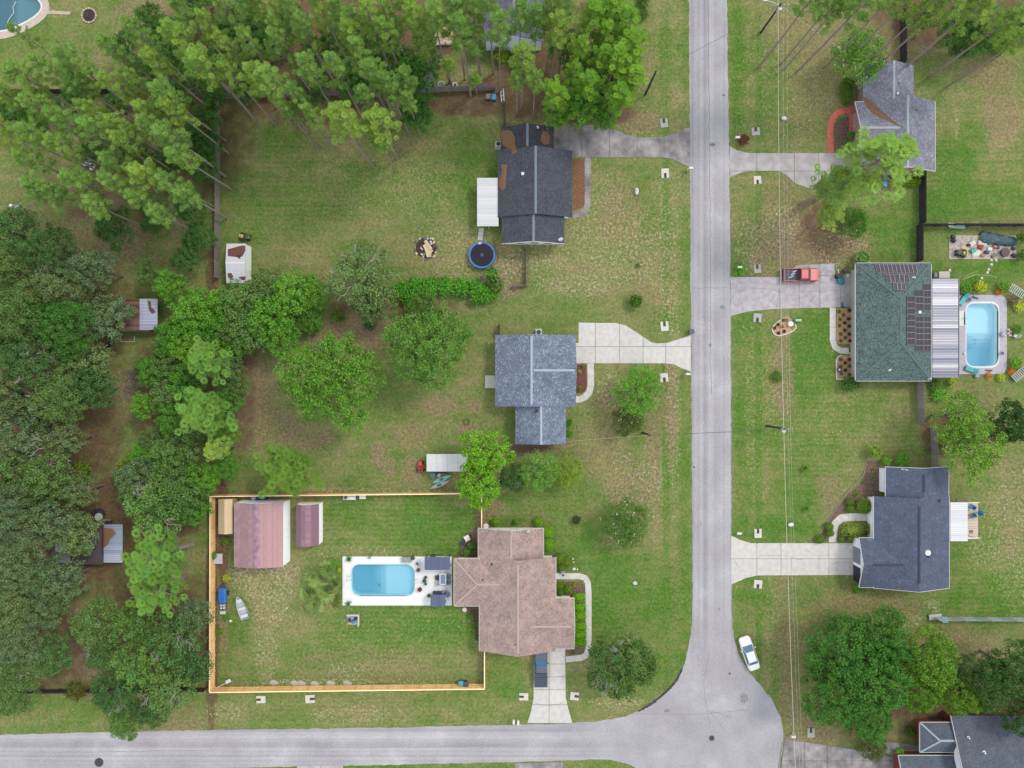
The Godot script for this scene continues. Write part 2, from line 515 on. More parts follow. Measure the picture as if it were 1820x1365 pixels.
# ---------------------------------------------------------------- roads
func make_roads() -> void:
	var edge := [1224, -85, 1226, 300, 1228, 600, 1230, 900, 1231, 1050, 1229, 1110, 1225, 1145, 1217, 1180, 1204, 1208, 1184, 1233, 1152, 1257, 1112, 1273, 1060, 1282, 1000, 1286, 700, 1293, 300, 1298, 0, 1306, -114, 1309,
		-114, 1376, 0, 1374, 300, 1369, 480, 1363, 700, 1359, 915, 1354, 1000, 1352, 1066, 1349, 1095, 1352, 1118, 1358, 1135, 1368, 1150, 1385, 1160, 1410, 1162, 1450,
		1380, 1450, 1383, 1380, 1388, 1345, 1392, 1320, 1392, 1298, 1387, 1274, 1375, 1248, 1355, 1222, 1332, 1196, 1314, 1166, 1304, 1132, 1300, 1085, 1300, 900, 1299, 600, 1297, 350, 1291, -85]
	# the tarmac's own texture: worn wheel paths, patches, cracks and sandy rims, one texel per photograph pixel
	var wide := noise_bytes(61, 0.01, 4)
	var fine := noise_bytes(67, 0.25, 3)
	var longv := noise_bytes(71, 0.09, 2)
	var rr := RandomNumberGenerator.new()
	rr.seed = 3
	var out := PackedByteArray()
	out.resize(TW * TH * 3)
	for y in TH:
		var py := y + TY0
		var xa := 1150 - TX0
		var xb := 1440 - TX0
		if py > 1200:
			xa = 0
		for x in range(xa, xb):
			var i := y * TW + x
			var px := x + TX0
			var lane := 0.0
			if py < 1190 and px > 1180:
				lane = (longv[(40 * TW) + x] / 255.0 - 0.5) * clampf((1190 - py) / 110.0, 0.0, 1.0)
			elif px < 1120:
				lane = (longv[y * TW + 80] / 255.0 - 0.5) * clampf((1120 - px) / 140.0, 0.0, 1.0)
			var f := 1.0 + lane * 0.2 + (wide[i] / 255.0 - 0.5) * 0.15 + (fine[i] / 255.0 - 0.5) * 0.14 + rr.randf_range(-0.035, 0.035)
			if wide[i] > 176:
				f += (wide[i] - 176) / 255.0 * 0.25 * (fine[i] / 255.0)
			var o := i * 3
			out[o] = clampi(int(182 * f), 0, 255); out[o + 1] = clampi(int(179 * f), 0, 255); out[o + 2] = clampi(int(185 * f), 0, 255)
	var img := Image.create_from_data(TW, TH, false, Image.FORMAT_RGB8, out)
	# dark stains and pale scuffs
	for s in [[1286, 169, 4, 2, -46], [1266, 257, 5, 4, -56], [1284, 546, 4, 3, -46], [1262, 614, 3, 3, -46], [1233, 830, 2, 2, -60], [1245, 930, 1, 2, -60], [1297, 1197, 2, 2, -80], [1278, 1083, 2, 2, -40], [1321, 1240, 8, 10, -26], [1186, 1263, 6, 3, -30],
			[1250, 580, 20, 14, 20], [1245, 640, 16, 10, 16], [1210, 1245, 14, 10, 22], [1240, 1180, 8, 30, 12], [1180, 1340, 16, 6, 18], [700, 1310, 60, 4, 12], [870, 1310, 24, 10, 16], [1290, 1290, 30, 24, -12], [240, 1355, 8, 8, 12], [150, 1318, 60, 4, -14], [920, 1330, 90, 5, -12], [1260, 370, 10, 14, 22], [1270, 740, 6, 6, 24], [1276, 690, 5, 5, 20], [1258, 855, 4, 4, 20], [1170, 1300, 30, 8, 14], [470, 1300, 40, 8, -8]]:
		for k in int(s[2] * s[3] * (3.0 if s[4] < -20 else 0.9)):
			var a := rr.randf() * TAU
			var d := sqrt(rr.randf())
			var qx := int(s[0] + cos(a) * d * s[2]) - TX0
			var qy := int(s[1] + sin(a) * d * s[3]) - TY0
			var c := img.get_pixel(qx, clampi(qy, 0, TH - 1))
			var dv: float = s[4] * (1.0 if s[4] < -20 else 0.6) / 255.0
			img.set_pixel(qx, clampi(qy, 0, TH - 1), Color(c.r + dv, c.g + dv, c.b + dv))
	var road := setting("road")
	var rm := mat("tarmac", D(255, 255, 255), 0.95)
	rm.metallic_specular = 0.25
	rm.albedo_texture = ImageTexture.create_from_image(img)
	var rough := poly_at(edge)
	var poly := PackedVector2Array()
	for k in rough.size():
		var p0 := rough[k]; var p1 := rough[(k + 1) % rough.size()]
		var n := maxi(1, int(p0.distance_to(p1) / 0.7))
		for e in n:
			poly.append(p0.lerp(p1, float(e) / n) + Vector2(rr.randf_range(-0.07, 0.07), rr.randf_range(-0.07, 0.07)))
	var mb := MB.new()
	mb.prism(poly, 0.0, 0.03)
	for k in mb.v.size():
		mb.u[k] = world_uv(mb.v[k])
	put("carriageway", mb.mesh(), rm, road)
	# tarred joints and cracks
	var tar := plain(120, 117, 128, 0.9)
	for line in [[[1258, -80, 1259, 90, 1260, 180, 1261, 270, 1262, 360, 1262, 450], 0.035], [[1262, 450, 1263, 560, 1262, 640, 1264, 700], 0.03], [[1230, 512, 1262, 511, 1297, 512], 0.02], [[1196, 1180, 1180, 1222, 1150, 1252, 1100, 1272], 0.03], [[1260, 1160, 1250, 1220, 1262, 1290], 0.02], [[1300, 1275, 1260, 1262, 1290, 1300], 0.02],
			[[1120, 1268, 1220, 1270, 1330, 1262], 0.018], [[560, 1330, 760, 1327, 900, 1324], 0.018], [[60, 1338, 220, 1336, 420, 1331], 0.018], [[1391, 1318, 1386, 1345, 1382, 1380], 0.07]]:
		var m2 := MB.new()
		var a: Array = line[0]
		var prev := Vector3.ZERO
		for k in range(0, a.size() - 2, 2):
			var p0 := P(a[k], a[k + 1], 0.0)
			var p1 := P(a[k + 2], a[k + 3], 0.0)
			var segs := 8
			for s in segs:
				var q0 := p0.lerp(p1, float(s) / segs) if s > 0 or k > 0 else p0
				var q1 := p0.lerp(p1, float(s + 1) / segs) + Vector3(rr.randf_range(-0.08, 0.08), 0, rr.randf_range(-0.08, 0.08))
				if s > 0 or k > 0:
					q0 = prev
				var d := (q1 - q0).normalized() * float(line[1])
				var sd := Vector3(-d.z, 0, d.x)
				var h := Vector3(0, 0.034, 0)
				m2.up(q0 + sd + h, q1 + sd + h, q1 - sd + h)
				m2.up(q0 + sd + h, q1 - sd + h, q0 - sd + h)
				prev = q1
		put("tar_seam", m2.mesh(), tar, road)
	# broken dark gutter along the inside of the bend
	var gut := MB.new()
	var gp := [1212, 1190, 1203, 1208, 1192, 1222, 1180, 1233, 1166, 1245, 1150, 1256, 1134, 1265]
	for k in range(0, gp.size() - 2, 2):
		for s in 6:
			var q := P(lerpf(gp[k], gp[k + 2], s / 6.0), lerpf(gp[k + 1], gp[k + 3], s / 6.0), 0.035)
			gut.box(q, Vector3(rr.randf_range(0.2, 0.5), 0.012, rr.randf_range(0.15, 0.35)), Basis(Vector3.UP, rr.randf() * 3.0))
	put("gutter_silt", gut.mesh(), mottled("silt", D(92, 84, 84), 0.3, 1.5), road, Vector3.ZERO, "stuff")
	# manhole covers
	for m in [[1265, 1312, 0.36, "round iron manhole cover in the middle of the junction"], [176, 1355, 0.62, "large oval-looking iron manhole cover on the lower road under the oaks"], [1321, 1241, 0.0, ""]]:
		if m[2] > 0.0:
			var t := thing("manhole_cover", m[3], "manhole cover", P(m[0], m[1], 0.03), 0.0, "manhole covers in the road")
			var c1 := MB.new(); c1.cyl(Vector3.ZERO, m[2] + 0.06, 0.014, 24)
			put("rim", c1.mesh(), plain(120, 118, 124, 0.7, 0.3), t)
			var c2 := MB.new(); c2.cyl(Vector3(0, 0.014, 0), m[2], 0.008, 24)
			put("lid", c2.mesh(), plain(70, 68, 76, 0.6, 0.4), t)

# ---------------------------------------------------------------- driveways and paths
func paving(called: String, outline: Array, xs: Array, ys: Array, material: Material, top := 0.05, gap := 0.03) -> Node3D:
	var o := setting(called)
	var poly := poly_at(outline)
	var gx := [-500.0] + xs + [2400.0]
	var gy := [-500.0] + ys + [2000.0]
	for i in gx.size() - 1:
		for j in gy.size() - 1:
			var cell := rect_at(gx[i], gy[j], gx[i + 1], gy[j + 1])
			for piece in Geometry2D.intersect_polygons(poly, cell):
				for slab in Geometry2D.offset_polygon(piece, -gap):
					var mb := MB.new()
					mb.k = Color.WHITE * (0.93 + 0.1 * R.randf())
					mb.prism(slab, 0.0, top + R.randf_range(0.0, 0.006))
					put("slab", mb.mesh(), material, o)
	return o

# a path of even width along a line of pixels, cut into slabs
func footpath(called: String, line: Array, width_px: float, material: Material, every := 1) -> void:
	var o := setting(called)
	var pts := []
	for i in range(0, line.size(), 2):
		pts.append(P2(line[i], line[i + 1]))
	var w := width_px / PPM * 0.5
	var sides := []
	for i in pts.size():
		var d: Vector2 = (pts[mini(i + 1, pts.size() - 1)] - pts[maxi(i - 1, 0)]).normalized()
		var s := Vector2(-d.y, d.x) * w
		sides.append([pts[i] + s, pts[i] - s])
	for i in range(0, pts.size() - 1, every):
		var poly := PackedVector2Array()
		for k in range(i, mini(i + every, pts.size() - 1) + 1):
			poly.append(sides[k][0])
		for k in range(mini(i + every, pts.size() - 1), i - 1, -1):
			poly.append(sides[k][1])
		for slab in Geometry2D.offset_polygon(poly, -0.012):
			var mb := MB.new()
			mb.k = Color.WHITE * (0.94 + 0.08 * R.randf())
			mb.prism(slab, 0.0, 0.045)
			put("slab", mb.mesh(), material, o)

func cracks(parent: Node3D, lines: Array, c: Material, w := 0.022, y := 0.061) -> void:
	for a in lines:
		var m := MB.new()
		for k in range(0, a.size() - 2, 2):
			var p0 := P(a[k], a[k + 1]); var p1 := P(a[k + 2], a[k + 3])
			p0.y = y; p1.y = y
			var d := (p1 - p0).normalized() * w
			var s := Vector3(-d.z, 0, d.x)
			m.up(p0 + s - d, p1 + s + d, p1 - s + d)
			m.up(p0 + s - d, p1 - s + d, p0 - s - d)
		put("crack", m.mesh(), c, parent)

func make_driveways() -> void:
	var fresh := mottled("fresh_concrete", D(226, 222, 219), 0.06, 5.0)
	var old := mottled("weathered_concrete", D(194, 188, 190), 0.10, 11.0)
	var dark := mottled("stained_concrete", D(162, 156, 158), 0.24, 15.0)
	var red := mottled("red_concrete", D(226, 126, 110), 0.1, 3.0)
	var fissure := plain(140, 134, 136)
	paving("driveway", [984, 224, 1010, 222, 1068, 222, 1090, 228, 1112, 239, 1140, 244, 1180, 243, 1205, 235, 1220, 227, 1227, 228, 1227, 298, 1213, 292, 1195, 283, 1176, 280, 1050, 280, 1000, 279, 984, 276], [1034, 1083, 1132, 1180], [], dark)
	paving("driveway", [1028, 573, 1095, 574, 1112, 578, 1128, 588, 1145, 600, 1158, 608, 1168, 610, 1185, 609, 1205, 603, 1228, 595, 1228, 661, 1212, 655, 1198, 648, 1180, 646, 1020, 646, 1020, 609, 1028, 609], [1058, 1101, 1143, 1183], [616], fresh)
	var d3 := paving("driveway", [949, 1148, 1005, 1148, 1005, 1180, 1006, 1240, 1011, 1262, 1018, 1285, 937, 1285, 944, 1262, 948, 1240], [976], [1180, 1203, 1225, 1252], fresh)
	cracks(d3, [[951, 1249, 962, 1253, 976, 1254], [976, 1254, 992, 1252, 1004, 1247], [986, 1203, 1004, 1201]], fissure)
	paving("driveway", [1296, 259, 1310, 267, 1325, 271, 1345, 272, 1500, 272, 1530, 272, 1530, 305, 1490, 312, 1470, 330, 1440, 336, 1412, 326, 1398, 312, 1384, 304, 1345, 304, 1320, 306, 1297, 316], [1345, 1412, 1455], [304], old)
	var d5 := paving("driveway", [1298, 492, 1388, 492, 1400, 481, 1418, 471, 1483, 468, 1484, 488, 1522, 489, 1522, 546, 1420, 548, 1370, 550, 1330, 554, 1298, 562], [1386, 1420, 1457, 1494], [490], mottled("grey_concrete", D(196, 190, 196), 0.1, 6.0))
	cracks(d5, [[1299, 522, 1335, 512, 1372, 514, 1390, 520, 1405, 525, 1420, 526], [1420, 517, 1448, 518, 1470, 520], [1315, 525, 1318, 540, 1322, 552], [1442, 519, 1441, 545], [1385, 516, 1380, 546], [1470, 516, 1494, 517, 1494, 544], [1455, 473, 1453, 482, 1460, 486], [1468, 470, 1466, 480], [1450, 480, 1464, 478, 1478, 482]], fissure)
	var d6 := paving("driveway", [1299, 951, 1315, 959, 1335, 965, 1515, 965, 1528, 965, 1528, 1022, 1345, 1023, 1325, 1028, 1299, 1039], [1345, 1388, 1473], [993], fresh)
	cracks(d6, [[1350, 988, 1388, 987, 1400, 988, 1412, 993, 1430, 995], [1430, 976, 1442, 982, 1452, 988, 1473, 985], [1455, 988, 1455, 1020], [1305, 996, 1318, 1016], [1474, 1002, 1490, 999, 1512, 999], [1407, 992, 1405, 1020]], fissure, 0.016)
	paving("driveway", [1394, 1312, 1420, 1317, 1470, 1324, 1520, 1332, 1585, 1345, 1604, 1352, 1604, 1450, 1382, 1450, 1386, 1380, 1390, 1350], [1430, 1470, 1514, 1558], [1352], dark)
	paving("driveway", [528, 1361, 610, 1359, 616, 1450, 522, 1450], [570], [], old)
	paving("driveway", [915, 1356, 1001, 1354, 1001, 1450, 915, 1450], [958], [], dark)
	footpath("footpath", [1044.5, 280, 1044.5, 300, 1044.5, 330, 1044.5, 362, 1041, 374, 1032, 381, 1018, 382], 11, dark)
	footpath("footpath", [1049.5, 646, 1050, 668, 1050, 686, 1047, 698, 1039, 706, 1030, 710, 1018, 710], 12, fresh)
	footpath("footpath", [985, 1024, 1006, 1024, 1030, 1024, 1040, 1027, 1045, 1036, 1046, 1054, 1046, 1076, 1046, 1096, 1046, 1118, 1046, 1140, 1046, 1154, 1042, 1164, 1034, 1169, 1022, 1170, 1006, 1172], 11, fresh)
	footpath("footpath", [1480, 547, 1480, 582, 1480, 605, 1484, 617, 1494, 623, 1518, 624], 11, fresh)
	footpath("footpath", [1480, 964, 1480, 946, 1485, 930, 1495, 921, 1508, 919, 1543, 919], 14, fresh)
	footpath("footpath", [1514, 196, 1500, 197, 1488, 201, 1480, 210, 1476, 224, 1475, 240, 1476, 256, 1477, 272], 11, red)
	footpath("footpath", [856, 405, 855, 412, 854, 419, 853, 427], 9, fresh)
	paving("porch_floor", [1509, 188, 1540, 188, 1540, 253, 1509, 253], [], [220], red, 0.12)
	footpath("footpath", [80, 22, 92, 22, 104, 22.5, 116, 23, 125, 23.5], 6, mottled("sandstone", D(206, 190, 172), 0.14, 2.0))
	paving("concrete_pad", [862, 667, 884, 667, 884, 690, 862, 690], [], [], fresh, 0.08)
	paving("concrete_pad", [1686, 418, 1806, 418, 1806, 461, 1686, 461], [1726, 1766], [], mottled("old_pad", D(196, 184, 176), 0.2, 3.0), 0.07)
	paving("concrete_pad", [1560, 1316, 1640, 1325, 1640, 1340, 1590, 1344, 1556, 1330], [1600], [], dark, 0.06)
	# planting beds: bark and gravel with raised edges
	var bark := mottled("bark_mulch", D(126, 104, 92), 0.34, 1.6)
	var redbark := mottled("red_mulch", D(126, 84, 80), 0.32, 1.4)
	var peach := mottled("peach_gravel", D(205, 165, 132), 0.18, 1.2)
	var straw := mottled("needle_litter", D(140, 104, 82), 0.34, 1.4)
	bed([1018, 282, 1038, 282, 1039, 362, 1030, 372, 1018, 374], straw, [])
	bed([1022, 648, 1042, 648, 1043, 690, 1036, 698, 1022, 700], redbark, [])
	bed([853, 918, 944, 918, 962, 921, 978, 930, 990, 944, 996, 962, 1010, 976, 1020, 988, 1030, 1004, 1028, 1014, 985, 1014, 985, 935, 853, 935], bark, [])
	bed([988, 1034, 1032, 1034, 1039, 1042, 1040, 1110, 1040, 1152, 1036, 1162, 1004, 1164, 1004, 1150, 1010, 1060, 988, 1062], bark, [])
	bed([812, 990, 820, 965, 828, 950, 848, 936, 852, 992, 814, 992], bark, [])
	bed([828, 1078, 852, 1078, 852, 1150, 846, 1130, 836, 1100], bark, [])
	bed([1487, 548, 1514, 548, 1514, 611, 1490, 611, 1486, 604], peach, [])
	bed([1494, 632, 1514, 632, 1514, 672, 1487, 674, 1486, 640], peach, [1514, 674, 1487, 674, 1486, 642, 1489, 634, 1496, 631])
	bed([1372, 586, 1375, 578, 1384, 570, 1393, 563, 1400, 562, 1408, 568, 1413, 577, 1415, 582, 1410, 588, 1397, 594, 1384, 597, 1376, 594], peach, [1393, 565, 1384, 571, 1375, 578, 1372, 586, 1376, 594, 1384, 597, 1397, 594, 1410, 588, 1415, 582, 1413, 576])
	bed([1540, 818, 1563, 820, 1563, 882, 1545, 882, 1545, 905, 1500, 909, 1486, 918, 1476, 934, 1470, 962, 1448, 962, 1472, 928, 1490, 900, 1505, 880, 1530, 860, 1538, 845], bark, [1540, 817, 1538, 832, 1534, 845, 1520, 860, 1505, 876, 1490, 898, 1476, 920, 1460, 944, 1448, 960])
	bed([1490, 944, 1500, 932, 1545, 929, 1545, 955, 1516, 962, 1488, 963], bark, [])
	bed([1482, 222, 1492, 210, 1508, 208, 1508, 253, 1500, 268, 1483, 270], bark, [])
	bed([910, 791, 955, 791, 975, 793, 960, 806, 920, 812, 905, 800], bark, [])

func bed(outline: Array, material: Material, edging: Array) -> void:
	var o := setting("planting_bed")
	var mb := MB.new()
	mb.prism(poly_at(outline), 0.0, 0.025)
	put("mulch", mb.mesh(), material, o)
	for i in range(0, edging.size() - 2, 2):
		var a := P(edging[i], edging[i + 1], 0.06); var b := P(edging[i + 2], edging[i + 3], 0.06)
		var m := MB.new()
		m.box((a + b) * 0.5, Vector3(0.14 if outline.size() < 26 else 0.09, 0.14, a.distance_to(b) - 0.02), Basis.looking_at(b - a))
		put("kerb_stone", m.mesh(), plain(232, 226, 218) if outline.size() < 26 else plain(160, 146, 136), o)

# ---------------------------------------------------------------- pools
func round_rect(x0: float, y0: float, x1: float, y1: float, r: float) -> PackedVector2Array:
	var out := PackedVector2Array()
	for c in [[x1 - r, y0 + r, -PI / 2], [x1 - r, y1 - r, 0.0], [x0 + r, y1 - r, PI / 2], [x0 + r, y0 + r, PI]]:
		for i in 9:
			var a: float = c[2] + PI / 2 * i / 8.0
			out.append(P2(c[0] + cos(a) * r, c[1] + sin(a) * r))
	return out

func pool_outlines() -> Array:
	var kidney := PackedVector2Array()
	for i in 40:
		var a := TAU * i / 40.0
		kidney.append(P2(18 + 47 * cos(a) + 8 * cos(2 * a), 12 + 41 * sin(a) - 6 * sin(2 * a)))
	return [round_rect(624, 1003, 737, 1059, 15), round_rect(1717, 539, 1774, 651, 14), kidney]

func make_pools() -> void:
	var outs := pool_outlines()
	var paint := mottled("pool_deck_paint", D(249, 247, 250), 0.025, 5.0, 0.8)
	var lilac := mottled("pool_deck_grey", D(200, 194, 206), 0.06, 5.0)
	pool("swimming_pool", "turquoise pool with rounded corners in the white deck behind the brown roof", outs[0], Vector2(1, 0), mat("pool_plaster", Color(0.74, 0.9, 0.92), 0.7), Color(0.0, 0.56, 0.70), 0.19)
	pool("swimming_pool", "pale blue pool running lengthwise beside the house with roof solar panels", outs[1], Vector2(0, -1), mat("pool_plaster_pale", Color(0.78, 0.9, 0.91), 0.7), Color(0.05, 0.56, 0.72), 0.13)
	pool("swimming_pool", "kidney shaped dark teal pool with tan stone coping in the top corner", outs[2], Vector2(1, 0), mat("pool_plaster_teal", Color(0.42, 0.6, 0.64), 0.7), Color(0.05, 0.36, 0.43), 0.24)
	# decks, each with the pool left open
	var o := setting("pool_deck")
	var bb := Rect2(P2(609, 989), P2(803, 1076) - P2(609, 989))
	for piece in frame_pieces(bb, outs[0]):
		var mb := MB.new(); mb.prism(piece, -0.2, 0.06)
		put("slab", mb.mesh(), paint, o)
	o = setting("pool_deck")
	var outer := poly_at([1700, 524, 1778, 524, 1785, 528, 1789, 536, 1789, 655, 1785, 662, 1778, 665, 1700, 665])
	bb = Rect2(P2(1700, 524), P2(1789, 665) - P2(1700, 524))
	for piece in frame_pieces(bb, outs[1]):
		for q in Geometry2D.intersect_polygons(piece, outer):
			var mb := MB.new(); mb.prism(q, -0.2, 0.06)
			put("slab", mb.mesh(), lilac, o)
	o = setting("pool_deck")
	var ring: PackedVector2Array = Geometry2D.offset_polygon(outs[2], 1.25, Geometry2D.JOIN_ROUND)[0]
	var kb := Rect2(outs[2][0], Vector2.ZERO)
	for q in ring:
		kb = kb.expand(q)
	for piece in frame_pieces(kb, outs[2]):
		for q in Geometry2D.intersect_polygons(piece, ring):
			var mb := MB.new(); mb.prism(q, -0.2, 0.06)
			put("slab", mb.mesh(), mottled("coping_stone", D(214, 198, 184), 0.16, 1.4), o)

func pool(called: String, label: String, out: PackedVector2Array, deep: Vector2, wall_mat: Material, tint: Color, strength: float) -> void:
	var t := thing(called, label, "pool")
	var c := Vector2.ZERO
	for p in out:
		c += p / out.size()
	var span := 0.0
	for p in out:
		span = maxf(span, absf((p - c).dot(deep)))
	var lvl := -0.16
	# basin: shallow shelf, slope, deep end
	var floor_y := func(p: Vector2) -> float:
		var s: float = -(p - c).dot(deep) / span
		return -1.15 - 1.25 * smoothstep(-0.15, 0.6, s)
	var walls := MB.new()
	for i in out.size():
		var a := out[i]; var b := out[(i + 1) % out.size()]
		walls.quad(Vector3(a.x, 0.05, a.y), Vector3(b.x, 0.05, b.y), Vector3(b.x, floor_y.call(b), b.y), Vector3(a.x, floor_y.call(a), a.y))
	put("basin_wall", walls.mesh(), wall_mat, t)
	var fl := MB.new()
	var right := Vector2(-deep.y, deep.x)
	for i in 24:
		var s0 := -1.05 + 2.1 * i / 24.0; var s1 := -1.05 + 2.1 * (i + 1) / 24.0
		var cell := PackedVector2Array([c + deep * s0 * span - right * 30, c + deep * s1 * span - right * 30, c + deep * s1 * span + right * 30, c + deep * s0 * span + right * 30])
		for piece in Geometry2D.intersect_polygons(out, cell):
			var ids := Geometry2D.triangulate_polygon(piece)
			for k in range(0, ids.size(), 3):
				var q := []
				for e in 3:
					var p: Vector2 = piece[ids[k + e]]
					q.append(Vector3(p.x, floor_y.call(p), p.y))
				fl.up(q[0], q[1], q[2])
	put("basin_floor", fl.mesh(), wall_mat, t)
	# water: clear sheets one under the other, so that deep water is bluer than shallow
	var deep_mat := mat("water_body_" + label.left(9), Color(tint.r, tint.g, tint.b, strength), 0.9)
	deep_mat.transparency = BaseMaterial3D.TRANSPARENCY_ALPHA
	deep_mat.metallic_specular = 0.0
	var w := MB.new()
	for k in 7:
		var y := lvl - 0.15 - 0.3 * k
		var ids := Geometry2D.triangulate_polygon(out)
		for e in range(0, ids.size(), 3):
			w.up(Vector3(out[ids[e]].x, y, out[ids[e]].y), Vector3(out[ids[e + 1]].x, y, out[ids[e + 1]].y), Vector3(out[ids[e + 2]].x, y, out[ids[e + 2]].y))
	put("water", w.mesh(), deep_mat, t)
	var sm := MB.new()
	sm.prism(out, lvl, lvl)
	put("water_surface", sm.mesh(), glass("water_top", D(170, 220, 240), 0.06, 0.03), t)
	# coping
	var inner: PackedVector2Array = Geometry2D.offset_polygon(out, -0.02)[0]
	var cop := MB.new()
	var grow := Geometry2D.offset_polygon(out, 0.22, Geometry2D.JOIN_ROUND)
	for i in out.size():
		var a := out[i]; var b := out[(i + 1) % out.size()]
		var na := (a - c).normalized() * 0.24; var nb := (b - c).normalized() * 0.24
		cop.up(Vector3(a.x, 0.075, a.y), Vector3(b.x, 0.075, b.y), Vector3(b.x + nb.x, 0.075, b.y + nb.y))
		cop.up(Vector3(a.x, 0.075, a.y), Vector3(b.x + nb.x, 0.075, b.y + nb.y), Vector3(a.x + na.x, 0.075, a.y + na.y))
	put("coping", cop.mesh(), plain(236, 240, 244, 0.6), t)

# ---------------------------------------------------------------- houses
func new_house(called: String, label: String, category: String, px: float, py: float, group := "") -> Dictionary:
	var n := thing(called, label, category, P(px, py), 0.0, group)
	var roof := Node3D.new()
	roof.name = "roof"
	n.add_child(roof)
	return {"node": n, "roof": roof, "planes": [], "off": -n.position}

# one plane of a roof: a slab 12 cm thick with the shingles running along its first edge
func slope(h: Dictionary, pts: Array, m: Material, called := "slope", thick := 0.12) -> void:
	var n: Vector3 = (pts[1] - pts[0]).cross(pts[2] - pts[0]).normalized()
	if n.y < 0.0:
		n = -n
		pts = pts.duplicate()
		pts.reverse()
	var e: Vector3 = (pts[1] - pts[0]).normalized()
	for i in pts.size():
		var d: Vector3 = pts[(i + 1) % pts.size()] - pts[i]
		if absf(d.y) < 0.01 and d.length() > 0.5:
			e = d.normalized()
			break
	var s := n.cross(e)
	var mb := MB.new()
	var off := Vector2(R.randf(), R.randf())
	for i in range(1, pts.size() - 1):
		var q := [pts[0], pts[i], pts[i + 1]]
		var w := []
		for p in q:
			w.append(Vector2((p - pts[0]).dot(e), (p - pts[0]).dot(s)) / 12.8 + off)
		mb.tri(q[0], q[1], q[2], w[0], w[1], w[2])
	var dn := Vector3(0, -thick, 0)
	for i in range(1, pts.size() - 1):
		mb.tri(pts[0] + dn, pts[i + 1] + dn, pts[i] + dn)
	for i in pts.size():
		var a: Vector3 = pts[i]; var b: Vector3 = pts[(i + 1) % pts.size()]
		mb.quad(a + dn, b + dn, b, a)
	put(called, mb.mesh(), m, h.roof, h.off)
	var flat := PackedVector2Array()
	for p in pts:
		flat.append(Vector2(p.x, p.z))
	h.planes.append([pts[0], n, flat])

func board(h: Dictionary, a: Vector3, b: Vector3, outward: Vector3, m: Material, called := "fascia", hgt := 0.2, thick := 0.05) -> void:
	var mb := MB.new()
	mb.box((a + b) * 0.5 + outward * (thick * 0.5 + 0.003) + Vector3(0, -hgt * 0.5 + 0.02, 0), Vector3(thick, hgt, a.distance_to(b)), Basis.looking_at(b - a))
	put(called, mb.mesh(), m, h.roof, h.off)

